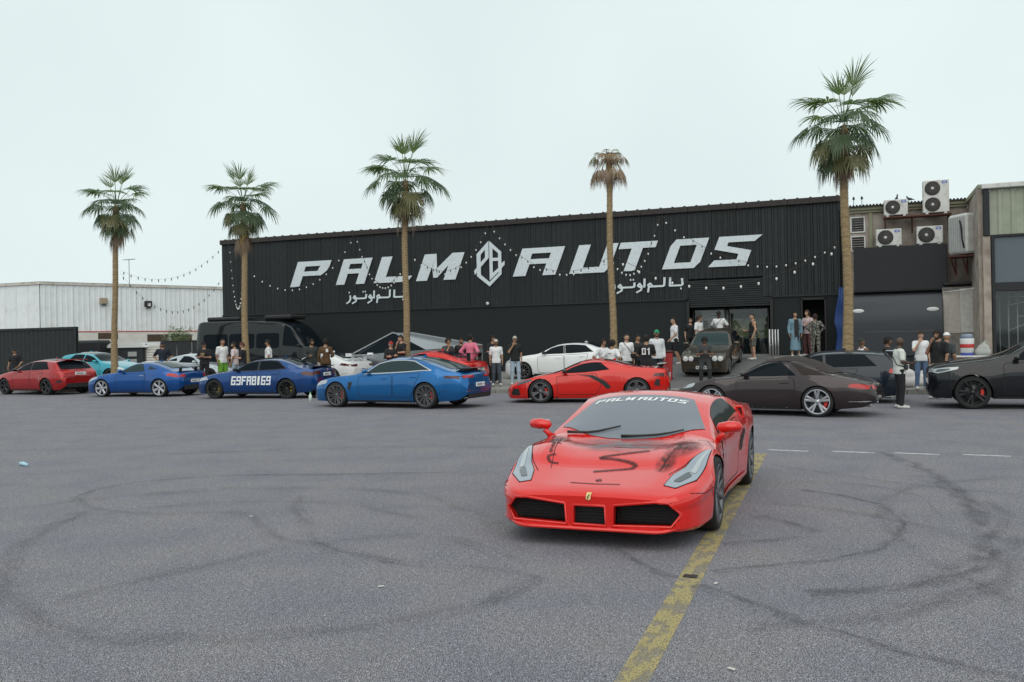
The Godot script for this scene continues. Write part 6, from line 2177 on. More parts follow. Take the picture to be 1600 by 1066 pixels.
func alpha_tex(w: int, h: int, freq: float, sd: int, lo: float, hi: float, most: float, soft: bool, col: Color, worn := 0.0) -> ImageTexture:
	var src := noise_img(w, h, freq, 4, sd)
	src.convert(Image.FORMAT_L8)
	var d := src.get_data()
	var broad := noise_img(w, h, 0.008, 3, sd + 1)
	broad.convert(Image.FORMAT_L8)
	var wd := broad.get_data()
	var out := PackedByteArray()
	out.resize(w * h * 4)
	for y in h:
		var edge := 1.0
		if soft:
			edge = pow(sin(PI * (y + 0.5) / h), 0.8)
		for x in w:
			var i := y * w + x
			var a := clampf((d[i] / 255.0 - lo) / (hi - lo), 0.0, 1.0) * most * edge * (1.0 - worn * (1.0 - smoothstep(0.3, 0.62, wd[i] / 255.0)))
			out[i * 4] = int(col.r * 255)
			out[i * 4 + 1] = int(col.g * 255)
			out[i * 4 + 2] = int(col.b * 255)
			out[i * 4 + 3] = int(a * 255)
	return ImageTexture.create_from_image(Image.create_from_data(w, h, false, Image.FORMAT_RGBA8, out))


func alpha_mat(t: Texture2D, rough := 0.9) -> StandardMaterial3D:
	var m := mat(Color.WHITE, rough)
	m.albedo_texture = t
	m.transparency = BaseMaterial3D.TRANSPARENCY_ALPHA
	return m


func radial_tex(sd: int, most: float, col: Color) -> ImageTexture:
	var n := 128
	var src := noise_img(n, n, 0.03, 4, sd)
	src.convert(Image.FORMAT_L8)
	var d := src.get_data()
	var out := PackedByteArray()
	out.resize(n * n * 4)
	for y in n:
		for x in n:
			var i := y * n + x
			var r := Vector2(x - n * 0.5, y - n * 0.5).length() / (n * 0.5)
			var a := clampf(1.25 - r * 1.25, 0.0, 1.0) * clampf(0.45 + (d[i] / 255.0 - 0.5) * 1.3 + 0.25, 0.0, 1.0) * most
			out[i * 4] = int(col.r * 255)
			out[i * 4 + 1] = int(col.g * 255)
			out[i * 4 + 2] = int(col.b * 255)
			out[i * 4 + 3] = int(a * 255)
	return ImageTexture.create_from_image(Image.create_from_data(n, n, false, Image.FORMAT_RGBA8, out))


func asphalt() -> StandardMaterial3D:
	var n := 2048
	var src := noise_img(n, n, 0.3, 2, 4)
	src.convert(Image.FORMAT_L8)
	var mid := noise_img(n, n, 0.06, 3, 9)
	mid.convert(Image.FORMAT_L8)
	var d := src.get_data()
	var e := mid.get_data()
	for i in n * n:
		d[i] = clampi(int(122 + (d[i] - 128) * 1.05 + (e[i] - 128) * 0.15), 0, 255)
	var g := RandomNumberGenerator.new()
	g.seed = 31
	for k in 110000:  # pale and dark stones
		var x := g.randi() % (n - 3)
		var y := g.randi() % (n - 3)
		var v := g.randi_range(165, 225) if g.randf() < 0.5 else g.randi_range(36, 78)
		for a in g.randi_range(1, 3):
			for c in g.randi_range(1, 2):
				d[(y + c) * n + x + a] = v
	var out := PackedByteArray()
	out.resize(n * n * 3)
	for i in n * n:
		out[i * 3] = d[i]
		out[i * 3 + 1] = mini(255, d[i])
		out[i * 3 + 2] = mini(255, d[i] + 3)
	var m := mat(Color(0.935, 0.93, 0.945), 0.88)
	m.albedo_texture = ImageTexture.create_from_image(Image.create_from_data(n, n, false, Image.FORMAT_RGB8, out))
	m.uv1_triplanar = true
	m.uv1_world_triplanar = true
	m.uv1_scale = V(0.17, 0.17, 0.17)
	# broad stains over the fine grain
	m.detail_enabled = true
	m.detail_blend_mode = BaseMaterial3D.BLEND_MODE_MUL
	m.detail_albedo = ramp_tex(512, 512, 0.009, 5, 14, [Color(0.89, 0.895, 0.92), Color(0.96, 0.95, 0.97), Color(1, 0.985, 0.965)], [0.0, 0.5, 1.0])
	m.detail_uv_layer = BaseMaterial3D.DETAIL_UV_1
	m.heightmap_enabled = true
	m.heightmap_texture = m.albedo_texture
	m.heightmap_scale = 0.12
	return m


func build_ground() -> void:
	var b := MB.new()
	b.flat()
	for i in 24:
		for k in 24:
			var x := -160.0 + i * 13.0
			var z := -130.0 + k * 9.0
			b.uvquad(V(x, 0, z + 9), V(x + 13, 0, z + 9), V(x + 13, 0, z), V(x, 0, z), Vector2(i * 0.62, k * 0.43 + 0.43), Vector2(i * 0.62 + 0.62, k * 0.43))
	b.quad(V(-400, -0.01, 400), V(400, -0.01, 400), V(400, -0.01, -400), V(-400, -0.01, -400))
	struct("asphalt_ground", b.done(), asphalt())
	M.concrete = tri_mat(ramp_tex(512, 512, 0.02, 5, 6, [lin(0.17, 0.165, 0.155), lin(0.24, 0.235, 0.22), lin(0.30, 0.295, 0.28)], [0.0, 0.5, 1.0]), 0.5, 0.9)
	# raised pavement sloping up to the buildings
	b = MB.new()
	b.flat()
	b.quad(V(-75, 0.13, -28.5), V(20, 0.13, -28.5), V(20, 0.42, -37.6), V(-75, 0.42, -37.6))
	b.quad(V(-75, 0.42, -37.6), V(20, 0.42, -37.6), V(20, 0.42, -90), V(-75, 0.42, -90))
	struct("pavement", b.done(), M.concrete)
	var kerb := Node3D.new()
	kerb.name = "kerb"
	kerb.set_meta("kind", "structure")
	add_child(kerb)
	var stone := box_mesh(V(0.985, 0.3, 0.22), 0.02)
	for i in 75:
		var k := part("kerb_stone", stone, M.kerb_a if i % 3 else M.kerb_b, kerb, V(-61.0 + i, 0.0, -28.39))
		k.rotation.x = 0.004 * sin(i * 2.7)
	# ramp and raised floor before the roller door
	b = MB.new()
	b.flat()
	b.quad(V(-8.1, 0.15, -29.0), V(-2.95, 0.15, -29.0), V(-2.95, 1.0, -35.6), V(-8.1, 1.0, -35.6))
	b.quad(V(-8.1, 1.0, -35.6), V(-2.95, 1.0, -35.6), V(-2.95, 1.0, -37.6), V(-8.1, 1.0, -37.6))
	b.quad(V(-8.1, 0.1, -37.6), V(-8.1, 0.1, -29.0), V(-8.1, 0.15, -29.0), V(-8.1, 1.0, -35.6))
	b.quad(V(-2.95, 0.1, -29.0), V(-2.95, 0.1, -37.6), V(-2.95, 1.0, -35.6), V(-2.95, 0.15, -29.0))
	struct("ramp", b.done(), M.asphalt_grey)
	b = MB.new()
	b.box(V(-1.35, 0.55, -36.05), V(3.18, 0.9, 3.1), 0.02)
	struct("platform", b.done(), M.concrete)
	# paint
	var yellow := alpha_mat(alpha_tex(1024, 128, 0.09, 3, 0.05, 0.62, 0.9, false, lin(0.42, 0.345, 0.15), 0.62))
	struct("yellow_line", ribbon_mesh(pv([-0.98, 2.0, -1.08, -4.4, -1.17, -8.2, -1.29, -13.75]), 0.17, 0.004, 0.42), yellow)
	struct("yellow_line", ribbon_mesh(pv([-30, -21.3, -21.3, -20.65, -7.7, -19.94, -3.2, -19.55]), 0.12, 0.004, 0.3), alpha_mat(alpha_tex(512, 32, 0.03, 8, 0.4, 0.7, 0.5, false, lin(0.42, 0.34, 0.16))))
	struct("yellow_line", ribbon_mesh(pv([1.6, -19.3, 3.2, -19.05, 8.0, -18.6]), 0.1, 0.004, 0.3), alpha_mat(alpha_tex(256, 32, 0.03, 18, 0.4, 0.7, 0.45, false, lin(0.42, 0.34, 0.16))))
	var white := alpha_mat(alpha_tex(256, 64, 0.05, 5, 0.12, 0.5, 0.9, false, lin(0.55, 0.56, 0.57)))
	for x in [-1.24, -0.3, 0.57, 1.48, 2.42, 3.36]:
		struct("white_dash", ribbon_mesh(pv([x, -14.25, x + 0.6, -14.16]), 0.115, 0.004, 0.5), white)
	# rubber left by spinning tyres
	var rub := alpha_mat(alpha_tex(1024, 64, 0.02, 7, 0.2, 0.85, 0.32, true, lin(0.03, 0.03, 0.032)))
	var faint := alpha_mat(alpha_tex(1024, 64, 0.015, 12, 0.25, 0.85, 0.18, true, lin(0.035, 0.035, 0.037)))
	var soft := alpha_mat(alpha_tex(1024, 64, 0.02, 22, 0.1, 0.8, 0.17, true, lin(0.03, 0.03, 0.032)))
	var marks := [
		[[-1.06, -6.31, -0.62, -5.95, -0.16, -5.57, 0.41, -5.22, 0.78, -5.05, 1.3, -4.7], 0.16, rub],
		[[-1.0, -6.7, -0.40, -7.16, -0.10, -7.40, 0.22, -7.92, 0.41, -8.68, 0.38, -9.47, 0.02, -10.18, -0.57, -10.58], 0.14, rub],
		[[0.3, -14.3, 0.52, -13.7, 0.87, -12.46, 1.09, -10.12, 1.06, -8.39, 0.78, -7.34, 0.27, -6.64, -0.3, -6.3], 0.3, rub],
		[[-1.90, -7.21, -1.6, -6.8, -1.36, -6.54, -1.21, -6.49], 0.15, rub],
		[[-1.04, -12.55, 0.47, -11.35, 1.70, -10.78, 3.0, -10.4], 0.09, rub],
		[[-8.56, -7.87, -8.85, -8.54, -8.67, -9.22, -7.93, -9.86, -6.77, -10.26, -5.0, -10.9], 0.16, rub],
		[[-8.56, -7.87, -7.92, -7.46, -6.93, -7.36, -5.98, -7.62, -4.96, -6.78, -4.39, -6.63, -3.43, -6.26], 0.18, soft],
		[[-7.82, -7.26, -7.27, -6.23, -6.68, -5.47, -5.92, -4.80, -4.99, -4.26, -4.37, -4.09, -3.80, -4.23, -3.1, -4.6, -2.4, -5.3, -2.2, -6.2], 0.26, soft],
		[[-6.04, -8.75, -5.75, -8.2, -5.29, -7.67, -4.34, -6.59, -3.79, -6.35, -3.25, -6.25, -2.57, -6.27, -2.18, -6.20], 0.2, faint],
		[[-7.62, -9.99, -5.87, -10.42, -4.43, -10.89], 0.12, faint],
		[[-12, -20.0, -10.19, -19.41, -7.78, -18.53, -6.16, -17.86, -4.0, -17.2], 0.07, rub],
		[[-1.85, -18.55, 0.68, -16.38, 2.42, -15.27, 4.0, -14.6], 0.09, rub],
		[[-0.9, -8.9, -0.55, -8.6, -0.3, -8.3], 0.2, rub], [[-1.05, -7.6, -0.6, -7.9, -0.45, -8.05], 0.16, rub],
		[[-0.75, -11.0, -0.3, -11.2, 0.35, -10.9, 0.7, -10.2, 0.75, -9.4], 0.14, faint],
		[[-9.4, -5.2, -8.6, -7.4, -7.0, -9.0, -4.8, -9.2, -3.2, -7.8], 0.3, faint], [[-5.2, -4.6, -4.6, -6.4, -3.6, -7.2, -2.6, -6.6], 0.22, faint], [[-6.9, -4.4, -7.6, -5.8, -7.2, -7.6, -5.6, -8.4, -4.0, -7.9], 0.2, faint],
		[[-0.6, -5.4, 0.4, -6.2, 1.2, -7.8, 1.3, -9.9, 0.7, -12.0], 0.28, faint], [[-0.8, -9.6, 0.2, -9.2, 0.9, -8.2, 0.9, -6.9, 0.2, -6.2], 0.24, faint], [[1.4, -6.0, 0.9, -6.6, 0.3, -8.6, 0.5, -10.8, 1.6, -12.0], 0.2, faint],
		[[-10.5, -11.5, -8.8, -12.6, -6.0, -13.6, -3.4, -13.2], 0.3, faint],
	]
	for i in marks.size():
		struct("tyre_mark", ribbon_mesh(pv(marks[i][0]), marks[i][1], 0.005 + 0.0005 * i, 0.09), marks[i][2])
	# small drain patch in the yellow line
	b = MB.new()
	b.box(V(-1.135, 0.007, -6.52), V(0.1, 0.005, 0.075))
	single("drain_cover", b.done(), M.dark_metal, "small dark square cover set in the yellow line before the red supercar", "drain cover")
	# litter
	var r := RandomNumberGenerator.new()
	r.seed = 5
	b = MB.new()
	b.tube([V(-11.95, 0.03, -9.95), V(-11.87, 0.035, -9.93), V(-11.76, 0.02, -9.92)], [0.03, 0.035, 0.02], 7)
	single("crushed_cup", b.done(), mat(lin(0.35, 0.55, 0.65), 0.5), "pale blue crushed cup lying on the asphalt, far left", "litter")
	var spots := [[-5.81, -7.53, "farthest left of the red supercar"], [-0.93, -6.38, "just right of the yellow line"], [-0.62, -4.75, "right of the yellow line in the front corner"], [-3.2, -5.6, "left of the yellow line, nearest the viewer"]]
	for i in spots.size():
		b = MB.new()
		b.box(V(spots[i][0], 0.008, spots[i][1]), V(0.045, 0.008, 0.02), 0.003, Basis(Vector3.UP, i * 1.3))
		single("paper_scrap", b.done(), mat(lin(0.5, 0.5, 0.47), 0.8), "tiny white paper scrap on the asphalt, " + spots[i][2], "litter", "paper scraps on the asphalt")
	var bt := thing("drink_bottle", "small white and green bottle standing between the blue saloon and fastback", "bottle", V(-15.91, 0, -23.65))
	b = MB.new()
	b.lathe([Vector2(0, 0), Vector2(0, 0.05), Vector2(0.2, 0.05), Vector2(0.24, 0.02), Vector2(0.28, 0.02)].map(func(v): return v), 12, Vector3.ZERO)
	part("bottle_body", b.done(), mat(lin(0.55, 0.65, 0.58), 0.4), bt)
	b = MB.new()
	b.lathe([Vector2(0.27, 0.024), Vector2(0.31, 0.024), Vector2(0.31, 0.0)], 10, Vector3.ZERO)
	part("bottle_cap", b.done(), mat(lin(0.05, 0.3, 0.12), 0.5), bt)


# ---------------------------------------------------------------- corrugated sheet
func sheet(w: float, h: float, pitch: float, deep: float) -> ArrayMesh:
	var b := MB.new()
	b.flat()
	var x := 0.0
	while x < w - 0.001:
		var p := minf(pitch, w - x)
		var xs := [x, x + p * 0.55, x + p * 0.68, x + p * 0.87, x + p]
		var zs := [0.0, 0.0, deep, deep, 0.0]
		for i in 4:
			b.quad(V(xs[i], 0, zs[i]), V(xs[i + 1], 0, zs[i + 1]), V(xs[i + 1], h, zs[i + 1]), V(xs[i], h, zs[i]))
		x += pitch
	return b.done()


func build_hall() -> void:
	var o := thing("black_hall", "long black corrugated hall with roller door, painted with big white lettering", "building", V(-30.5, 0, -37.5))
	var W := 30.25
	# block wall in three lengths, dark sides, back and roof
	var b := MB.new()
	b.box(V(12.02, 1.85, -0.1), V(24.04, 3.1, 0.2))
	part("block_wall", b.done(), M.black_block, o)
	b = MB.new()
	b.box(V(28.1, 2.2, -0.1), V(1.1, 2.4, 0.2))
	part("block_wall", b.done(), M.black_block, o)
	b = MB.new()
	b.box(V(29.92, 2.2, -0.1), V(0.66, 2.4, 0.2))
	b.box(V(29.12, 3.33, -0.1), V(0.94, 0.14, 0.2))
	part("block_wall", b.done(), M.black_block, o)
	b = MB.new()
	b.box(V(0.1, 3.7, -10), V(0.2, 7.0, 19.6))
	b.box(V(W - 0.1, 3.7, -10), V(0.2, 7.0, 19.6))
	b.box(V(W * 0.5, 3.7, -19.9), V(W, 7.0, 0.2))
	part("side_wall", b.done(), M.black_sheet, o)
	b = MB.new()
	b.box(V(W * 0.5, 7.18, -10), V(W + 0.1, 0.1, 20.1))
	part("roof", b.done(), M.dark_metal, o)
	# ledge where sheet meets block
	b = MB.new()
	b.box(V(12.02, 3.41, 0.02), V(24.04, 0.05, 0.06))
	b.box(V(28.9, 3.41, 0.02), V(2.7, 0.05, 0.06))
	part("ledge", b.done(), M.black_sheet, o)
	var tall := sheet(0.995, 3.7, 0.249, 0.035)
	var short := sheet(0.995, 2.86, 0.249, 0.035)
	for i in 30:
		var over := i >= 24 and i <= 26
		var p := part("cladding_panel", short if over else tall, [M.black_sheet, M.black_sheet_b, M.black_sheet_c][(i * 7) % 3], o, V(0.03 + i * 1.005, 4.27 if over else 3.43, 0.004 * (i % 2)))
		p.rotation.y = 0.0
	for i in 15:
		b = MB.new()
		b.box(V(1.0 + i * 2.015, 7.21, 0.05), V(2.01, 0.24, 0.16), 0.015)
		part("roof_trim", b.done(), M.trim_brown, o)
	b = MB.new()
	for i in 60:
		b.box(V(0.3 + i * 0.505, 7.345, 0.02), V(0.09, 0.05, 0.12), 0.01)
	part("roof_bolts", b.done(), M.trim_brown, o)
	# roller door half raised
	b = MB.new()
	for i in 13:
		b.box(V(25.8, 3.1 + i * 0.088, -0.03), V(3.5, 0.078, 0.05), 0.012)
	part("roller_shutter", b.done(), M.black_sheet, o)
	b = MB.new()
	for x in [24.1, 27.5]:
		b.box(V(x, 2.15, 0.02), V(0.12, 2.3, 0.14), 0.01)
	part("shutter_guide", b.done(), M.dark_metal, o)
	# room behind it
	b = MB.new()
	b.box(V(25.8, 1.02, -3.0), V(5.2, 0.06, 5.6))
	part("inner_floor", b.done(), M.concrete, o)
	b = MB.new()
	b.box(V(25.8, 2.6, -5.8), V(5.4, 3.2, 0.1))
	b.box(V(23.1, 2.6, -3.0), V(0.1, 3.2, 5.6))
	b.box(V(28.5, 2.6, -3.0), V(0.1, 3.2, 5.6))
	b.box(V(25.8, 4.25, -3.0), V(5.4, 0.1, 5.6))
	part("inner_wall", b.done(), M.dark_room, o)
	# glass front set back a little, in a dark frame
	for q in [[24.2, 25.55, 0], [25.7, 27.3, 1]]:
		b = MB.new()
		b.box(V((q[0] + q[1]) * 0.5, 2.0, -0.7), V(q[1] - q[0], 1.95, 0.02))
		var gl := part("glass_panel", b.done(), M.shop_glass, o)
		var f := MB.new()
		for x in [q[0], q[1]]:
			f.box(V(x, 2.0, -0.7), V(0.07, 2.0, 0.08), 0.008)
		f.box(V((q[0] + q[1]) * 0.5, 3.0, -0.7), V(q[1] - q[0], 0.08, 0.08), 0.008)
		part("frame", f.done(), M.dark_metal, gl)
	# recessed side doorway
	b = MB.new()
	b.box(V(29.12, 2.2, -1.6), V(1.4, 2.6, 0.1))
	b.box(V(28.6, 2.2, -0.9), V(0.08, 2.6, 1.3))
	b.box(V(29.63, 2.2, -0.9), V(0.08, 2.6, 1.3))
	part("inner_wall", b.done(), M.dark_room, o)
	b = MB.new()
	for x in [28.67, 29.57]:
		b.box(V(x, 2.15, 0.02), V(0.07, 2.3, 0.1), 0.008)
	b.box(V(29.12, 3.26, 0.02), V(0.97, 0.07, 0.1), 0.008)
	part("door_frame", b.done(), M.dark_metal, o)
	# small wall lamp
	b = MB.new()
	b.lathe([Vector2(0, 0.0), Vector2(0.0, 0.06), Vector2(0.09, 0.075), Vector2(0.11, 0.03), Vector2(0.11, 0)], 12, V(15.0, 3.55, 0.08), V(0, 0, 1))
	part("wall_lamp", b.done(), M.pale_plastic, o)

	# things hung inside: a white brush-stroked board and a pale green one
	var bd := thing("display_board", "white board with dark green brush strokes inside the doorway, behind the glass", "board", V(-5.45, 2.5, -39.0))
	b = MB.new()
	b.box(Vector3.ZERO, V(1.25, 0.95, 0.05), 0.01)
	part("panel", b.done(), M.board_white, bd)
	b = MB.new()
	for i in 7:
		b.tube([V(-0.55, -0.35 + i * 0.11, 0.03), V(-0.1, -0.3 + i * 0.12 + 0.08 * sin(i * 2.0), 0.035), V(0.3, -0.38 + i * 0.11, 0.03), V(0.58, -0.3 + i * 0.1, 0.03)], [0.01, 0.026, 0.018, 0.006], 5, true, 0.3)
	part("brush_stroke", b.done(), mat(lin(0.02, 0.07, 0.06), 0.6), bd)
	var gb := thing("green_screen", "pale olive picture panel inside the doorway, right of the brush-stroked board", "panel", V(-4.05, 2.15, -39.2))
	b = MB.new()
	b.box(Vector3.ZERO, V(1.5, 0.85, 0.05), 0.01)
	part("panel", b.done(), M.board_green, gb)
	b = MB.new()
	b.box(V(0, 0, -0.01), V(1.58, 0.93, 0.05), 0.01)
	part("frame", b.done(), M.dark_metal, gb)

	build_sign()
	# steel rail posts on the ramp edge
	var rail := thing("steel_railing", "short steel railing of four posts at the ramp's right edge", "railing", V(-2.8, 0.95, -33.8))
	for i in 4:
		b = MB.new()
		b.tube([V(0.06 * i, -0.15, -0.55 * i), V(0.06 * i, 1.1, -0.55 * i)], [0.03, 0.03], 10)
		part("post", b.done(), M.chrome_dull, rail)
	b = MB.new()
	b.tube([V(0, 0.5, 0), V(0.18, 0.56, -1.65)], [0.018, 0.018], 8)
	part("rail", b.done(), M.chrome_dull, rail)
	var tp := thing("blue_tarpaulin", "bright blue tarpaulin hanging narrow behind the tallest palm's trunk", "tarpaulin", V(-0.42, 0, -36.9))
	b = MB.new()
	b.smooth()
	var last := []
	for i in 15:
		var y := 1.0 + i * 0.19
		var row := []
		for k in 9:
			var t := k / 8.0 - 0.5
			var wd := 0.42 - 0.012 * i if i > 7 else 0.34 + 0.05 * sin(i * 0.9)
			row.append(V(t * wd + 0.05 * sin(i * 0.6) + 0.1 * (i / 15.0), y, 0.06 * sin(k * 2.3 + i * 0.5) + 0.03 * cos(i * 1.1)))
		if last:
			for k in 8:
				b.quad(last[k], last[k + 1], row[k + 1], row[k])
		last = row
	part("sheet", b.done(), mat(lin(0.01, 0.05, 0.2), 0.6), tp)
	for q in [[-6.0, -30.5, "front"]]:
		var bn := thing("red_bin", "red wheeled bin with dark lid beside the man in the green cap", "bin", V(q[0], 0.22, q[1]), 8.0)
		bn.scale = V(0.85, 1.05, 0.85)
		b = MB.new()
		b.flat()
		b.prism(pv([-0.22, 0, 0.22, 0, 0.27, 0.95, -0.27, 0.95]), V(0, 0.06, -0.28), Vector3.RIGHT, Vector3.UP, V(0, 0, 0.56), true)
		part("tub", b.done(), mat(lin(0.36, 0.02, 0.02), 0.5), bn)
		b = MB.new()
		b.box(V(0, 1.05, 0), V(0.6, 0.07, 0.64), 0.03)
		part("lid", b.done(), mat(lin(0.05, 0.012, 0.012), 0.5), bn)
		for g in [-1.0, 1.0]:
			b = MB.new()
			b.lathe([Vector2(-0.02, 0), Vector2(-0.02, 0.09), Vector2(0.02, 0.09), Vector2(0.02, 0)], 14, V(0.24 * g, 0.09, -0.26), V(1, 0, 0))
			part("wheel", b.done(), M.tyre, bn)


# Arabic line drawn with strokes; x runs 0..3.15 from its left end, y up
func arabic() -> Array:
	return [
		[[3.1, 0.56, 3.12, 0.28, 3.06, 0.22, 2.62, 0.22], 0.085], [[2.6, 0.62, 2.58, 0.22, 2.64, 0.22], 0.085], [[3.04, 0.06, 3.06, 0.06], 0.085],
		[[2.36, 0.64, 2.34, 0.26, 2.28, 0.22, 1.84, 0.22], 0.085], [[1.84, 0.22, 1.74, 0.38, 1.64, 0.3, 1.72, 0.2, 1.84, 0.22], 0.075], [[1.68, 0.22, 1.64, -0.06], 0.075],
		[[1.5, 0.62, 1.48, 0.2], 0.08],
		[[1.36, 0.26, 1.28, 0.4, 1.2, 0.28, 1.3, 0.2, 1.38, 0.26, 1.34, 0.06, 1.14, -0.06], 0.075],
		[[1.06, 0.44, 1.04, 0.24, 0.98, 0.22, 0.52, 0.22], 0.085], [[1.0, 0.6, 1.02, 0.6], 0.08], [[0.88, 0.6, 0.9, 0.6], 0.08],
		[[0.5, 0.24, 0.42, 0.38, 0.34, 0.28, 0.42, 0.2, 0.52, 0.24, 0.48, 0.06, 0.28, -0.06], 0.075],
		[[0.16, 0.4, 0.18, 0.2, 0.1, 0.04, -0.04, -0.04], 0.075], [[0.1, 0.58, 0.12, 0.58], 0.08],
	]


func build_sign() -> void:
	var z := -37.452
	var o := thing("wall_lettering", "big white slanted letters PALM AUTOS with Arabic lines and a shield emblem", "sign", V(0, 0, z))
	var face: Material = M.sign_white
	# letter, left foot, width, slant
	var rows := [["P", -26.25, 1.95], ["A", -23.59, 1.6], ["L", -21.47, 1.95], ["M", -19.18, 2.05], ["A", -14.27, 2.02], ["U", -11.6, 1.78], ["T", -9.72, 1.62], ["O", -7.46, 1.52], ["S", -5.53, 1.56]]
	for r in rows:
		var b := MB.new()
		for q in glyph(r[0]):
			var p := PackedVector2Array()
			for i in 4:
				p.append(Vector2(r[1] + q[i * 2] * r[2] + q[i * 2 + 1] * 0.49, 4.73 + q[i * 2 + 1] * 1.24))
			b.prism(p, Vector3.ZERO, Vector3.RIGHT, Vector3.UP, V(0, 0, 0.022))
		part("letter", b.done(), face, o)
	var e := MB.new()
	for q in [[418, 95, 190, 340, 265, 358, 350, 258], [418, 95, 350, 258, 350, 410, 418, 425], [190, 340, 265, 358, 265, 745, 190, 770], [350, 410, 418, 425, 265, 600, 265, 505], [190, 600, 190, 690, 150, 745, 140, 660], [190, 770, 265, 745, 428, 895, 428, 980],
			[428, 980, 428, 895, 600, 725, 655, 750], [432, 95, 490, 245, 490, 720, 432, 865], [432, 95, 655, 320, 595, 340, 490, 245], [655, 320, 655, 750, 600, 722, 595, 640, 595, 340], [490, 430, 595, 430, 595, 490, 490, 490], [490, 720, 595, 630, 597, 705, 436, 862], [655, 550, 712, 495, 715, 570, 655, 640]]:
		var p := PackedVector2Array()
		for i in range(0, q.size(), 2):
			p.append(Vector2(-15.42 + (q[i] - 425) * 0.00263, 4.33 + (980 - q[i + 1]) * 0.00236))
		e.prism(p, Vector3.ZERO, Vector3.RIGHT, Vector3.UP, V(0, 0, 0.022))
	part("emblem", e.done(), face, o)
	for x0 in [-22.95, -9.72]:
		var b := MB.new()
		var lift := 0.018
		for s in arabic():
			for q in ribbon(pv(s[0]), s[1] * 1.1):
				lift += 0.0003
				b.prism(q, V(x0, 3.84, 0), Vector3.RIGHT, Vector3.UP * 0.84, V(0, 0, lift))
		part("arabic_line", b.done(), face, o)


func string_light(label: String, p0: Vector3, p1: Vector3, sag: float, n: int, bulb_r: float, dark := false) -> void:
	var o := thing("string_light", label, "string lights", p0, 0.0, "strings of bulbs over the forecourt")
	var pts := []
	var rad := []
	for i in 25:
		var t := i / 24.0
		pts.append((p1 - p0) * t + V(0, -sag * 4.0 * t * (1.0 - t), 0))
		rad.append(0.003 if dark else 0.007)
	var b := MB.new()
	b.tube(pts, rad, 5)
	part("cable", b.done(), M.cable, o)
	bulb_r *= 0.82
	var key := "bulb %s" % bulb_r
	if not figure_cache.has(key):
		var s := MB.new()
		s.lathe([Vector2(0.0, 0.0), Vector2(0.0, 0.02), Vector2(-0.09, 0.022), Vector2(-0.09, 0)], 8, Vector3.ZERO)
		var g := MB.new()
		g.ball(V(0, -0.1 - bulb_r, 0), V(bulb_r * 0.85, bulb_r * 1.25, bulb_r * 0.85), 7, 10)
		figure_cache[key] = [s.done(), g.done()]
	for i in n:
		var t := (i + 0.5) / n
		var at := (p1 - p0) * t + V(0, -sag * 4.0 * t * (1.0 - t), 0)
		var bl := part("bulb", figure_cache[key][1], M.bulb_dark if dark else M.bulb, o, at)
		part("socket", figure_cache[key][0], M.gap, bl)


func build_strings() -> void:
	var lab := "pale bulb string %s"
	string_light(lab % "dropping steeply from the hall's left roof corner to the second palm", V(-29.79, 7.05, -37.28), V(-23.8, 4.6, -30.6), 2.0, 18, 0.042)
	string_light(lab % "left of the letter P, second palm to roof edge", V(-23.5, 5.0, -30.7), V(-22.43, 7.1, -37.28), 1.5, 15, 0.042)
	string_light(lab % "over the letters A and L, roof edge to third palm", V(-22.3, 7.1, -37.28), V(-16.2, 5.0, -30.7), 1.6, 18, 0.042)
	string_light(lab % "over the letter M, third palm to roof edge", V(-15.9, 5.3, -30.7), V(-15.4, 7.1, -37.28), 1.3, 14, 0.045)
	string_light(lab % "over the second word's start, roof edge to fourth palm", V(-15.2, 7.1, -37.28), V(-8.05, 4.7, -30.7), 1.15, 18, 0.045)
	string_light(lab % "over the letter T, dying palm to roof edge", V(-7.95, 4.75, -30.7), V(-7.51, 7.0, -37.28), 1.3, 13, 0.045)
	string_light(lab % "over the letter S toward the hall's right corner", V(-7.4, 7.0, -37.28), V(-0.35, 5.5, -37.25), 1.4, 19, 0.05)
	string_light(lab % "across the roller shutter, dying palm to tallest palm", V(-7.8, 4.75, -30.7), V(-0.25, 4.75, -30.7), 1.15, 13, 0.055)
	string_light("string of small dark bulbs above the white warehouse roof, left of the hall", V(-30.45, 5.3, -30.6), V(-30.35, 6.9, -37.3), 0.9, 16, 0.024, true)
	string_light("string of small dark bulbs sagging low before the white warehouse wall", V(-30.45, 5.2, -30.6), V(-30.38, 5.3, -37.3), 1.7, 18, 0.024, true)


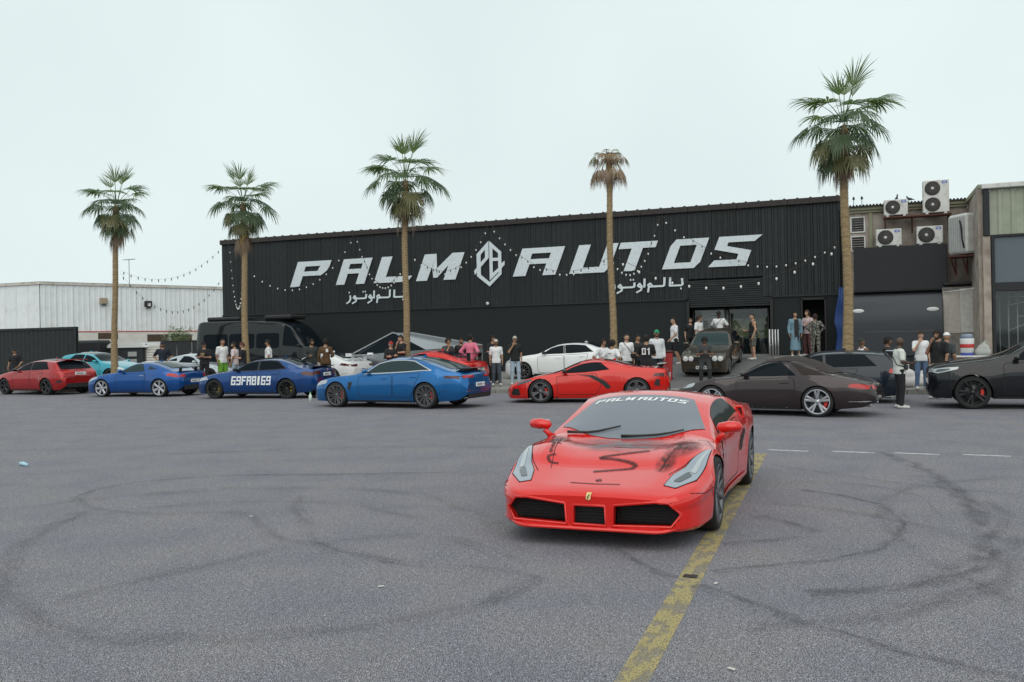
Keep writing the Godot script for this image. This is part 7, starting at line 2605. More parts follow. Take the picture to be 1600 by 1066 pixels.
func ac_unit(label: String, at: Vector3, w: float, h: float, fans: int, turn := 0.0) -> void:
	var o := thing("air_conditioner", label, "air conditioner", at, turn, "outdoor air conditioners")
	var b := MB.new()
	b.box(V(0, h * 0.5 + 0.04, 0), V(w, h, 0.34), 0.025)
	for x in [-w * 0.35, w * 0.35]:
		b.box(V(x, 0.02, 0), V(0.1, 0.05, 0.36))
	part("casing", b.done(), M.ac_white, o)
	for i in fans:
		var cy := 0.04 + h * (i + 0.5) / fans
		var r := minf(h / fans * 0.43, w * 0.33)
		var c := V(-w * 0.13, cy, 0.172)
		b = MB.new()
		b.lathe([Vector2(0.0, r), Vector2(0.004, r), Vector2(0.004, 0.0)].map(func(v): return v), 28, c, V(0, 0, 1))
		var f := part("fan", b.done(), M.fan_dark, o)
		b = MB.new()
		for k in 5:
			var rr := r * (0.3 + 0.175 * k)
			b.lathe([Vector2(0.006, rr - 0.008), Vector2(0.018, rr - 0.006), Vector2(0.018, rr + 0.004), Vector2(0.006, rr + 0.006)], 28, c, V(0, 0, 1))
		for k in 12:
			var d := V(cos(k * TAU / 12), sin(k * TAU / 12), 0)
			b.bar(c + d * r * 0.2 + V(0, 0, 0.014), c + d * r + V(0, 0, 0.014), 0.007, 0.007)
		part("grille", b.done(), M.fan_grey, f)
		b = MB.new()
		b.lathe([Vector2(0.008, r * 0.2), Vector2(0.022, r * 0.17), Vector2(0.024, 0.0)], 16, c, V(0, 0, 1))
		part("hub", b.done(), M.ac_white, f)
	b = MB.new()
	b.box(V(w * 0.33, h - 0.05, 0.172), V(w * 0.2, 0.1, 0.006))
	var lb := part("label", b.done(), mat(lin(0.06, 0.10, 0.42), 0.5), o)
	b = MB.new()
	for k in 3:
		b.box(V(w * 0.33, h - 0.025 - k * 0.026, 0.176), V(w * (0.16 - 0.03 * k), 0.01, 0.003))
	part("label_marks", b.done(), M.decal, lb)


func build_right() -> void:
	# plastered wall with cooling units
	var o := thing("plaster_annex", "stained beige plastered annex with louvred windows right of the black hall", "building", V(0, 0, -37.3))
	var b := MB.new()
	b.box(V(2.0, 3.5, -0.15), V(4.4, 6.3, 0.3))
	part("wall", b.done(), M.plaster, o)
	b = MB.new()
	b.box(V(4.33, 3.6, 1.35), V(0.25, 6.4, 2.75))
	part("return_wall", b.done(), M.plaster, o)
	b = MB.new()
	b.box(V(2.0, 6.72, 0.03), V(4.35, 0.14, 0.3), 0.01)
	b.box(V(2.0, 6.6, 0.0), V(4.35, 0.1, 0.2), 0.01)
	part("eaves_beam", b.done(), M.green_trim, o)
	var roof := MB.new()
	roof.flat()
	for i in 36:
		var x := -0.18 + i * 0.122
		roof.box(V(x, 6.83, -1.0), V(0.075, 0.05, 2.6), 0.02)
	roof.box(V(2.0, 6.79, -1.0), V(4.4, 0.04, 2.55))
	part("corrugated_roof", roof.done(), M.dark_metal, o)
	b = MB.new()
	b.bar(V(4.18, 6.7, 0.05), V(4.3, 6.86, 2.75), 0.16, 0.14)
	part("eaves_beam", b.done(), M.green_trim, o)
	b = MB.new()
	b.box(V(0.8, 5.85, 0.03), V(0.14, 1.5, 0.05), 0.008)
	part("corner_strip", b.done(), M.green_trim, o)
	for y in [5.35, 6.1]:
		var w := MB.new()
		for e in [[0.25, 0.06, 0.62], [0.0, 0.5, 0.05]]:
			for g in [-1.0, 1.0]:
				w.box(V(0.33 + e[0] * g, y + (0.29 * g if e[0] == 0.0 else 0.0), 0.02), V(e[1], e[2], 0.07), 0.008)
		var fr := part("window", w.done(), M.ac_white, o)
		w = MB.new()
		for k in 6:
			w.box(V(0.33, y - 0.24 + k * 0.095, 0.012), V(0.44, 0.075, 0.012), 0.0, Basis(Vector3.RIGHT, 0.5))
		part("louvre", w.done(), M.lamp_dark, fr)
	# render patch, drip stains
	b = MB.new()
	b.box(V(3.98, 1.95, 0.78), V(1.56, 3.05, 0.3), 0.01)
	part("render_wall", b.done(), M.plaster_grey, o)
	b = MB.new()
	b.box(V(3.5, 2.55, 0.94), V(0.55, 1.55, 0.02), 0.004)
	part("cement_panel", b.done(), M.cement_a, o)
	b = MB.new()
	b.box(V(4.12, 2.6, 0.94), V(0.68, 1.62, 0.024), 0.004)
	part("cement_panel", b.done(), M.cement_b, o)
	b = MB.new()
	b.box(V(4.58, 2.55, 0.94), V(0.2, 1.5, 0.018), 0.004)
	part("cement_panel", b.done(), M.cement_a, o)
	b = MB.new()
	b.box(V(3.95, 3.62, 0.55), V(1.4, 0.1, 0.8), 0.01)
	part("recess_ledge", b.done(), M.dark_metal, o)
	# black fascia and rounded canopy
	var f := thing("black_fascia", "flat black fascia box above the rounded dark canopy, under two cooling units", "fascia", V(1.78, 4.28, -36.85))
	b = MB.new()
	b.box(Vector3.ZERO, V(3.24, 1.68, 0.7), 0.015)
	part("panel", b.done(), M.black_matt, f)
	b = MB.new()
	b.box(V(0, -0.86, 0.02), V(3.28, 0.05, 0.72), 0.01)
	part("edge_trim", b.done(), M.gap, f)
	var c := thing("rounded_canopy", "rounded dark metal canopy front with two white oval lamps", "canopy", V(0.08, 0, -36.85))
	b = MB.new()
	b.smooth()
	var prof := []
	for i in 15:
		var t := i / 14.0
		var a := minf(t / 0.72, 1.0) * PI * 0.5
		prof.append(Vector2(3.42 - 1.25 * (1.0 - cos(a)) - maxf(t - 0.72, 0.0) / 0.28 * 1.2, 0.02 + 0.68 * sin(a)))
	for i in 14:
		var p: Vector2 = prof[i]
		var q: Vector2 = prof[i + 1]
		b.quad(V(0, q.x, q.y), V(3.12, q.x, q.y), V(3.12, p.x, p.y), V(0, p.x, p.y))
	part("shell", b.done(), M.canopy_dark, c)
	b = MB.new()
	var poly := PackedVector2Array()
	for p in prof:
		poly.append(Vector2(p.y, p.x))
	poly.append(Vector2(-0.3, 0.97))
	poly.append(Vector2(-0.3, 3.42))
	b.prism(poly, V(3.1, 0, 0), V(0, 0, 1), Vector3.UP, V(0.02, 0, 0), true)
	part("end_plate", b.done(), M.black_matt, c)
	b = MB.new()
	b.box(V(1.56, 0.7, 0.55), V(3.1, 0.56, 0.12), 0.01)
	part("lower_panel", b.done(), M.black_matt, c)
	b = MB.new()
	b.box(V(1.7, 1.88, 0.703), V(2.6, 0.015, 0.02))
	part("seam", b.done(), M.fan_grey, c)
	for x in [0.2, 2.78]:
		var lp := MB.new()
		lp.ball(V(x, 2.68, 0.625), V(0.22, 0.085, 0.05), 8, 16)
		part("oval_lamp", lp.done(), M.pale_plastic, c)

	ac_unit("single-fan white air conditioner on the red shelf, left of the double one", V(1.69, 6.28, -36.85), 0.84, 0.6, 1)
	ac_unit("tall double-fan white air conditioner on the red shelf", V(3.08, 6.28, -36.85), 0.9, 1.22, 2)
	ac_unit("single-fan white air conditioner on the black fascia's left part", V(1.42, 5.12, -36.8), 0.9, 0.64, 1)
	ac_unit("single-fan white air conditioner on the black fascia's right end", V(2.84, 5.12, -36.8), 0.9, 0.66, 1)
	var sh := thing("wall_shelf", "rusty red steel shelf with brackets under two air conditioners", "shelf", V(2.42, 6.24, -36.95))
	b = MB.new()
	b.box(V(0, 0, 0.05), V(2.35, 0.06, 0.5), 0.01)
	part("plate", b.done(), M.rust, sh)
	for x in [-1.1, -0.15, 1.1]:
		b = MB.new()
		b.box(V(x, -0.3, -0.18), V(0.06, 0.6, 0.05))
		b.bar(V(x, -0.52, -0.18), V(x, -0.03, 0.26), 0.04, 0.04)
		part("bracket", b.done(), M.rust, sh)
	# the big angled unit on its own bracket
	var big := thing("air_conditioner", "large ribbed white cooling unit seen side on above the cement patch", "air conditioner", V(3.92, 4.62, -36.1), -58.0, "outdoor air conditioners")
	b = MB.new()
	big.scale = V(1.05, 1.12, 1.05)
	b.box(V(0, 0.68, 0), V(0.95, 1.3, 0.55), 0.07)
	part("casing", b.done(), M.ac_white, big)
	b = MB.new()
	for i in 8:
		b.box(V(-0.38 + i * 0.11, 0.68, 0.285), V(0.05, 1.1, 0.03), 0.01)
	part("rib", b.done(), M.ac_grey, big)
	b = MB.new()
	b.tube([V(0.2, 1.1, 0.31), V(0.3, 0.9, 0.33), V(0.34, 0.5, 0.34), V(0.42, 0.2, 0.32)], [0.025, 0.025, 0.025, 0.025], 8)
	part("hose", b.done(), M.gap, big)
	var br := thing("red_bracket", "rusty red angled bracket carrying the large cooling unit", "bracket", V(3.95, 4.6, -36.15), -20.0)
	b = MB.new()
	b.box(V(0, -0.02, 0), V(1.0, 0.07, 0.75), 0.01)
	part("plate", b.done(), M.rust, br)
	for x in [-0.4, 0.0, 0.4]:
		b = MB.new()
		b.bar(V(x, -0.05, 0.3), V(x, -0.6, -0.3), 0.05, 0.05)
		b.box(V(x, -0.35, -0.33), V(0.05, 0.7, 0.05))
		part("strut", b.done(), M.rust, br)
	var pipe := thing("white_pipe", "white bent pipe running down beside the large cooling unit and along the wall", "pipe", Vector3.ZERO)
	b = MB.new()
	b.tube([V(4.3, 5.6, -35.85), V(4.38, 5.3, -35.8), V(4.42, 4.6, -35.8), V(4.47, 3.9, -35.8), V(4.56, 3.5, -35.8), V(4.5, 3.42, -35.8), V(3.9, 3.36, -36.1), V(3.25, 3.3, -36.32)], [0.032, 0.032, 0.032, 0.032, 0.032, 0.03, 0.022, 0.02], 9)
	part("tube", b.done(), M.ac_white, pipe)
	for q in [[0.2, 0.42], [0.5, 0.42]]:
		var lp := thing("roof_lamp", "small dark lamp on a thin post at the annex roof edge, %s of a pair" % ["left" if q[0] < 0.3 else "right"], "lamp", V(q[0], 6.8, -37.3), 0.0, "pair of roof edge lamps")
		b = MB.new()
		b.tube([V(0, -0.9, 0), V(0, 0.32, 0)], [0.014, 0.014], 6)
		part("post", b.done(), M.fan_grey, lp)
		b = MB.new()
		b.lathe([Vector2(0.3, 0.0), Vector2(0.3, 0.05), Vector2(0.4, 0.035), Vector2(0.42, 0.0)], 10, Vector3.ZERO)
		part("lamp_head", b.done(), M.dark_metal, lp)
	for q in [[1.72, 30.0, "upright pigeon perched on the annex roof above the left cooling unit"], [2.2, -120.0, "pigeon leaning forward on the annex roof beside the double cooling unit"]]:
		var pg := thing("pigeon", q[2], "pigeon", V(q[0], 6.86, -37.2), q[1], "pigeons on the roof")
		b = MB.new()
		var tip := 0.11 if q[1] > 0 else 0.03
		nets([[V(0, 0.09, -0.06), V(0, 0.12 + tip * 0.4, 0.06), 0.045, 0.05], [V(0, 0.14 + tip * 0.5, 0.08), V(0, 0.18 + tip, 0.1), 0.03, 0.026], [V(0, 0.085, -0.08), V(0, 0.06, -0.2), 0.03, 0.012], [V(0, 0.185 + tip, 0.11), V(0, 0.18 + tip, 0.145), 0.012, 0.004], [V(-0.02, 0.07, 0.02), V(-0.02, 0.0, 0.02), 0.01, 0.008], [V(0.02, 0.07, 0.02), V(0.02, 0.0, 0.02), 0.01, 0.008]], 0.012, 0.02, b)
		part("body", b.done(), mat(lin(0.06, 0.062, 0.07), 0.7), pg)

	# neighbouring shop with green cladding and glass
	var s := thing("green_shop", "shop with pale green metal cladding over dark glazing, at the right edge", "building", V(4.36, 0, -34.5))
	b = MB.new()
	b.box(V(0.09, 5.92, 0.05), V(0.18, 1.62, 0.2), 0.01)
	part("corner_post", b.done(), M.black_matt, s)
	b = MB.new()
	b.box(V(0.08, 2.65, -0.15), V(0.24, 4.9, 0.5), 0.01)
	part("pillar", b.done(), M.plaster, s)
	b = MB.new()
	b.box(V(0.27, 2.6, 0.05), V(0.1, 5.0, 0.16), 0.01)
	part("pillar_trim", b.done(), M.black_matt, s)
	var sm := sheet(0.4, 1.58, 0.4, 0.03)
	for i in 18:
		part("cladding_panel", sm, M.green_clad if i % 3 else M.green_clad_b, s, V(0.2 + i * 0.402, 5.14, 0.02 + 0.002 * (i % 2)))
	b = MB.new()
	b.box(V(3.8, 6.82, 0.02), V(7.7, 0.17, 0.4), 0.02)
	part("roof_trim", b.done(), M.ac_white, s)
	b = MB.new()
	b.box(V(3.8, 6.6, -4.0), V(7.6, 0.1, 8.0))
	b.box(V(7.6, 3.4, -4.0), V(0.2, 6.4, 8.0))
	b.box(V(3.8, 3.4, -8.0), V(7.6, 6.4, 0.2))
	b.box(V(0.1, 3.4, -4.2), V(0.15, 6.4, 7.6))
	part("side_wall", b.done(), M.dark_room, s)
	b = MB.new()
	b.box(V(3.95, 5.1, 0.03), V(7.3, 0.09, 0.14), 0.01)
	b.box(V(3.95, 3.34, 0.03), V(7.3, 0.3, 0.14), 0.01)
	b.box(V(3.95, 0.3, 0.03), V(7.3, 0.2, 0.14), 0.01)
	part("beam", b.done(), M.black_matt, s)
	for i in 4:
		var x := 0.32 + i * 1.82
		b = MB.new()
		b.box(V(x + 0.89, 4.27, 0.0), V(1.76, 1.56, 0.02))
		part("upper_pane", b.done(), M.hazy_glass, s)
		b = MB.new()
		b.box(V(x + 0.89, 1.8, 0.0), V(1.76, 2.8, 0.02))
		part("lower_pane", b.done(), M.shop_glass, s)
		b = MB.new()
		b.box(V(x + 1.8, 2.7, 0.02), V(0.06, 4.8, 0.1), 0.01)
		part("mullion", b.done(), M.black_matt, s)
	b = MB.new()
	b.box(V(3.8, 3.35, -4.0), V(7.4, 0.12, 7.6))
	b.box(V(3.8, 0.4, -4.0), V(7.4, 0.06, 7.6))
	part("inner_floor", b.done(), M.fence_dark, s)
	var sc := thing("scaffold", "pale metal scaffold frame standing inside the right-hand shop glazing", "scaffold", V(5.25, 0.43, -35.7), 12.0)
	for x in [0.0, 0.3, 1.5, 1.75]:
		for z in [0.0, -0.8]:
			b = MB.new()
			b.tube([V(x, 0, z), V(x, 2.75, z)], [0.024, 0.024], 7)
			part("post", b.done(), M.scaffold, sc)
	for q in [[0, 2.6, 1.75, 2.6], [0, 1.4, 1.75, 2.1], [0.3, 1.9, 1.5, 1.9], [0.3, 0.8, 1.75, 1.2], [0, 2.3, 1.5, 2.62]]:
		b = MB.new()
		b.tube([V(q[0], q[1], 0.0), V(q[2], q[3], 0.0)], [0.02, 0.02], 7)
		part("rail", b.done(), M.scaffold, sc)

	# clutter before the cement patch
	var tb := thing("site_table", "long pale board on trestles carrying a striped drum and grey sack", "table", V(3.8, 0.42, -33.0))
	b = MB.new()
	b.box(V(0, 0.57, 0), V(2.2, 0.05, 0.7), 0.01)
	part("top", b.done(), M.pale_plastic, tb)
	for x in [-0.85, 0.85]:
		b = MB.new()
		b.bar(V(x, 0.55, 0), V(x - 0.1, 0, 0.25), 0.05, 0.05)
		b.bar(V(x, 0.55, 0), V(x + 0.1, 0, -0.25), 0.05, 0.05)
		part("leg", b.done(), M.dark_metal, tb)
	var dr := thing("paint_drum", "white plastic drum with red and blue bands on the pale board", "drum", V(3.62, 1.015, -33.0))
	b = MB.new()
	b.lathe([Vector2(0, 0), Vector2(0, 0.19), Vector2(0.55, 0.22), Vector2(0.57, 0.21), Vector2(0.57, 0)], 22, Vector3.ZERO)
	part("tub", b.done(), M.pale_plastic, dr)
	b = MB.new()
	b.lathe([Vector2(0.26, 0.206), Vector2(0.27, 0.211), Vector2(0.38, 0.217), Vector2(0.39, 0.21)], 22, Vector3.ZERO)
	part("red_band", b.done(), mat(lin(0.45, 0.03, 0.03), 0.5), dr)
	b = MB.new()
	b.lathe([Vector2(0.0, 0.192), Vector2(0.01, 0.196), Vector2(0.09, 0.2), Vector2(0.1, 0.195)], 22, Vector3.ZERO)
	part("blue_band", b.done(), mat(lin(0.05, 0.07, 0.3), 0.5), dr)
	b = MB.new()
	b.lathe([Vector2(0.57, 0.0), Vector2(0.57, 0.2), Vector2(0.72, 0.17), Vector2(0.73, 0)].map(func(v): return v), 20, Vector3.ZERO)
	part("cloudy_lid", b.done(), mat(lin(0.2, 0.24, 0.32), 0.4), dr)
	for q in [["grey_sack", "crumpled pale grey sack beside the striped drum", V(4.08, 1.015, -32.95), V(0.24, 0.2, 0.2), M.sack_grey], ["white_sack", "big bulging white sack on the pavement behind the bald man", V(1.5, 0.16, -29.3), V(0.36, 0.3, 0.3), M.sack_white], ["white_sack", "smaller white sack slumped beside the bulging one", V(1.95, 0.16, -29.9), V(0.28, 0.2, 0.24), M.sack_white]]:
		b = MB.new()
		var r: Vector3 = q[3]
		nets([[V(-r.x * 0.5, r.y * 0.6, 0), V(r.x * 0.5, r.y * 0.6, 0.03), r.y * 0.65, r.y * 0.6], [V(-r.x * 0.2, r.y * 1.2, -0.02), V(r.x * 0.4, r.y * 1.3, 0.02), r.y * 0.6, r.y * 0.5], [V(0.02, r.y * 1.8, 0), V(r.x * 0.3, r.y * 2.4, 0.02), r.y * 0.35, r.y * 0.12]], 0.025, 0.06, b)
		single(q[0], b.done(), q[4], q[1], "sack", "", q[2])


func build_left() -> void:
	# white warehouse: a face along the street and a long side running back
	var o := thing("white_warehouse", "white corrugated warehouse with a red stripe low on its wall", "building", V(-49.5, 0, -42.9))
	var u := V(5.5, 0, -11.1).normalized()
	var wide := 14.4
	var turn := atan2(-u.z, u.x)
	var sh := sheet(1.02, 3.1, 0.34, 0.03)
	var b := MB.new()
	for i in 14:
		var p := part("cladding_panel", sh, [M.white_sheet, M.white_sheet_b][(i * 5 + 1) % 2], o, u * (i * 1.03) + V(0, 3.05, 0))
		p.rotation.y = turn
	for i in 12:
		part("cladding_panel", sh, [M.white_sheet, M.white_sheet_b][(i * 3) % 2], o, V(-12.4 + i * 1.03, 3.05, 0.0))
	var side := func(y0: float, y1: float, out: float, called: String, m: Material) -> void:
		var c := MB.new()
		var n := V(-u.z, 0, u.x) * -1.0
		n = Vector3.UP.cross(u) * -1.0
		var mid := u * wide * 0.5 + V(0, (y0 + y1) * 0.5, 0)
		c.box(mid, V(wide, y1 - y0, out), 0.0, Basis(Vector3.UP, turn))
		c.box(V(-6.2, (y0 + y1) * 0.5, 0), V(12.6, y1 - y0, out), 0.0)
		part(called, c.done(), m, o)
	side.call(0.2, 2.98, 0.12, "lower_wall", M.cream_wall)
	side.call(2.985, 3.05, 0.16, "red_stripe", mat(lin(0.38, 0.06, 0.045), 0.6))
	side.call(6.14, 6.3, 0.22, "roof_trim", M.rusty_cream)
	b = MB.new()
	b.flat()
	var far := u * wide
	b.quad(V(-12.5, 6.32, 0.1), V(0.1, 6.32, 0.1), far + V(0.1, 6.32, 0), V(-12.5, 6.32, -14))
	part("roof", b.done(), M.white_sheet_b, o)
	b = MB.new()
	b.quad(V(-12.5, 0, -14), V(-12.5, 0, 0), V(-12.5, 6.3, 0), V(-12.5, 6.3, -14))
	b.quad(far, V(-12.5, 0, -14), V(-12.5, 6.3, -14), far + V(0, 6.3, 0))
	part("back_wall", b.done(), M.white_sheet, o)
	var n2 := u.cross(Vector3.UP)
	n2 = n2 if n2.x > 0 else -n2
	for q in [[4.2, 2.72, 1.3, 0.42], [7.6, 2.55, 1.5, 0.5], [9.3, 2.5, 1.5, 0.55]]:
		b = MB.new()
		b.box(u * q[0] + V(0, q[1], 0) + n2 * 0.05, V(q[2], q[3], 0.06), 0.0, Basis(Vector3.UP, turn))
		part("wall_opening", b.done(), M.rust_dark, o)
	for q in [[3.9, 5.05, "cream vent box on the white warehouse wall, left of the first palm", M.vent_tan], [6.9, 4.9, "dark floodlight on the white warehouse wall, right of the first palm", M.dark_metal]]:
		var at: Vector3 = V(-49.5, 0, -42.9) + u * q[0] + V(0, q[1], 0) + n2 * 0.1
		var fl := thing("wall_floodlight", q[2], "floodlight", at, rad_to_deg(turn), "fittings on the white warehouse wall")
		b = MB.new()
		b.box(V(0, 0.05, 0.12), V(0.48, 0.42, 0.26), 0.03)
		part("housing", b.done(), q[3], fl)
		b = MB.new()
		b.box(V(0.02, 0.0, 0.26), V(0.2, 0.22, 0.03), 0.01)
		part("glass", b.done(), M.pale_plastic if q[0] > 5 else M.vent_tan, fl)
		b = MB.new()
		b.box(V(0.06, -0.22, 0.06), V(0.3, 0.06, 0.12), 0.01)
		part("bracket", b.done(), M.dark_metal, fl)
	var mast := thing("aerial_mast", "thin television aerial on a mast behind the white warehouse", "aerial", V(-53.8, 4.0, -55.0))
	b = MB.new()
	b.tube([V(0, 0, 0), V(0, 5.0, 0)], [0.03, 0.025], 6)
	part("mast", b.done(), M.fan_grey, mast)
	b = MB.new()
	b.bar(V(-0.6, 4.95, 0), V(0.6, 4.98, 0), 0.03, 0.03)
	for i in 6:
		b.bar(V(-0.5 + i * 0.2, 4.95, -0.25), V(-0.5 + i * 0.2, 4.95, 0.25), 0.015, 0.015)
	part("aerial", b.done(), M.fan_grey, mast)

	# black container
	var c := thing("corrugated_fence", "tall black corrugated steel fence behind the red hatchback, far left", "fence", V(-42.9, 0.25, -35.2))
	b = MB.new()
	b.flat()
	var x := -6.05
	while x < 6.0:
		b.quad(V(x, 0.12, 1.2), V(x + 0.12, 0.12, 1.2), V(x + 0.12, 2.6, 1.2), V(x, 2.6, 1.2))
		b.quad(V(x + 0.12, 0.12, 1.2), V(x + 0.16, 0.12, 1.165), V(x + 0.16, 2.6, 1.165), V(x + 0.12, 2.6, 1.2))
		b.quad(V(x + 0.16, 0.12, 1.165), V(x + 0.26, 0.12, 1.165), V(x + 0.26, 2.6, 1.165), V(x + 0.16, 2.6, 1.165))
		b.quad(V(x + 0.26, 0.12, 1.165), V(x + 0.3, 0.12, 1.2), V(x + 0.3, 2.6, 1.2), V(x + 0.26, 2.6, 1.165))
		x += 0.3
	part("side_panel", b.done(), M.black_sheet, c)
	b = MB.new()
	b.box(V(0, 1.36, 1.1), V(12.05, 2.5, 0.06))
	part("backing", b.done(), M.black_sheet, c)
	b = MB.new()
	for y in [0.06, 2.66]:
		b.box(V(0, y, 1.18), V(12.2, 0.13, 0.12), 0.01)
	for g in [-1.0, 1.0]:
		b.box(V(6.05 * g, 1.36, 1.16), V(0.16, 2.72, 0.17), 0.01)
	part("frame", b.done(), M.black_sheet_c, c)

	# sheds, gate and fence between container and van
	var kb := thing("black_cabinet", "black metal cabinet with rounded top left of the first palm", "cabinet", V(-39.0, 0.4, -37.2))
	b = MB.new()
	b.box(V(0, 0.95, 0), V(1.7, 1.9, 1.0), 0.12)
	part("body", b.done(), M.black_matt, kb)
	b = MB.new()
	b.box(V(0.72, 0.8, 0.5), V(0.16, 1.0, 0.05), 0.01)
	part("notice", b.done(), M.vent_tan, kb)
	var gs := thing("grey_shed", "low dark shed with pale sloping roof behind the first palm", "shed", V(-37.0, 0.4, -38.2))
	b = MB.new()
	b.box(V(0, 0.72, 0), V(2.5, 1.5, 1.6), 0.02)
	part("wall", b.done(), M.fence_dark, gs)
	b = MB.new()
	b.flat()
	b.prism(pv([-1.4, 1.46, 1.45, 1.46, 1.2, 1.72, -0.9, 1.72]), V(0, 0, -0.9), Vector3.RIGHT, Vector3.UP, V(0, 0, 1.8), true)
	part("roof", b.done(), M.pale_plastic, gs)
	for i in 3:
		b = MB.new()
		b.box(V(0.55, 0.3 + i * 0.4, 0.82), V(0.6, 0.26, 0.04), 0.01)
		part("window", b.done(), M.ac_grey, gs)
	var gt := thing("white_gate", "white slatted roller gate between dark shed and dark fence", "gate", V(-35.2, 0.42, -37.6))
	for i in 11:
		b = MB.new()
		b.box(V(0, 0.1 + i * 0.14, 0), V(0.95, 0.125, 0.05), 0.015)
		part("slat", b.done(), M.cream_wall, gt)
	b = MB.new()
	for g in [-1.0, 1.0]:
		b.box(V(0.52 * g, 0.8, 0), V(0.09, 1.65, 0.1), 0.01)
	part("frame", b.done(), M.fan_grey, gt)
	var fn := thing("dark_fence", "dark sheet fence panels behind the bearded man in the navy tee", "fence", V(-34.6, 0.42, -37.6))
	for i in 5:
		var p := part("fence_panel", sheet(0.98, 1.72, 0.16, 0.02), M.fence_dark, fn, V(i * 1.0, 0, 0.002 * (i % 2)))
		p.rotation.y = 0.0
	b = MB.new()
	b.box(V(2.4, 1.74, 0.0), V(5.1, 0.05, 0.06), 0.01)
	part("top_rail", b.done(), M.dark_metal, fn)
	var lc := thing("traffic_cone", "red and white traffic cone left of the first palm's trunk", "traffic cone", V(-32.3, 0.26, -31.6))
	b = MB.new()
	b.lathe([Vector2(0.04, 0.17), Vector2(0.35, 0.11)], 16, Vector3.ZERO)
	b.lathe([Vector2(0.62, 0.065), Vector2(0.95, 0.02), Vector2(0.95, 0)], 16, Vector3.ZERO)
	b.box(V(0, 0.02, 0), V(0.4, 0.04, 0.4), 0.01)
	part("cone", b.done(), mat(lin(0.5, 0.05, 0.03), 0.6), lc)
	b = MB.new()
	b.lathe([Vector2(0.35, 0.111), Vector2(0.62, 0.066)], 16, Vector3.ZERO)
	part("white_band", b.done(), M.pale_plastic, lc)

	# shrub above the fence, little palm at the kerb
	var g := RandomNumberGenerator.new()
	g.seed = 8
	var su := thing("leafy_shrub", "leafy green bush rising above the dark fence", "shrub", V(-34.2, 0.42, -38.4))
	b = MB.new()
	b.tube([V(0, 0, 0), V(0.05, 1.0, 0), V(0, 1.7, 0)], [0.06, 0.045, 0.03], 7)
	for i in 7:
		var d := V(g.randf_range(-0.5, 0.5), g.randf_range(0.2, 0.7), g.randf_range(-0.4, 0.4))
		b.tube([V(0.03, 1.2 + i * 0.07, 0), V(0.03, 1.3 + i * 0.07, 0) + d], [0.025, 0.01], 5)
	part("stem", b.done(), M.bark, su)
	for tone in 2:
		b = MB.new()
		b.flat()
		for i in 900:
			var dv := V(g.randf_range(-1, 1), g.randf_range(-1, 1), g.randf_range(-1, 1))
			if dv.length() > 1.0:
				continue
			dv *= 1.0 + 0.35 * sin(dv.x * 7.0 + dv.y * 5.0)
			var p := V(0, 1.95, 0) + dv * V(0.78, 0.62, 0.6)
			var a := g.randf() * TAU
			var e := V(cos(a), g.randf_range(-0.6, 0.4), sin(a)).normalized()
			var s := e.cross(V(g.randf(), 1, g.randf())).normalized() * 0.032
			var l := g.randf_range(0.1, 0.17)
			b.quad(p, p + e * l * 0.5 - s, p + e * l, p + e * l * 0.5 + s)
		part("foliage", b.done(), M.leaf_shrub if tone else M.leaf_a, su)
	var lp := thing("young_palm", "small young fan palm at ground level beside the first palm's trunk", "palm tree", V(-30.3, 0.25, -31.9))
	for i in 9:
		var f := part("frond", frond_set("middle", 0.3, 0.75, 4, 1.12)[i % 4] if i % 2 else frond_set("high", 0.85, 0.42, 4, 1.12)[i % 4], M.leaf_a if i % 3 else M.leaf_young, lp, V(0, 0.15, 0))
		f.rotation.y = i * 2.39996
		f.scale = Vector3.ONE * 0.62


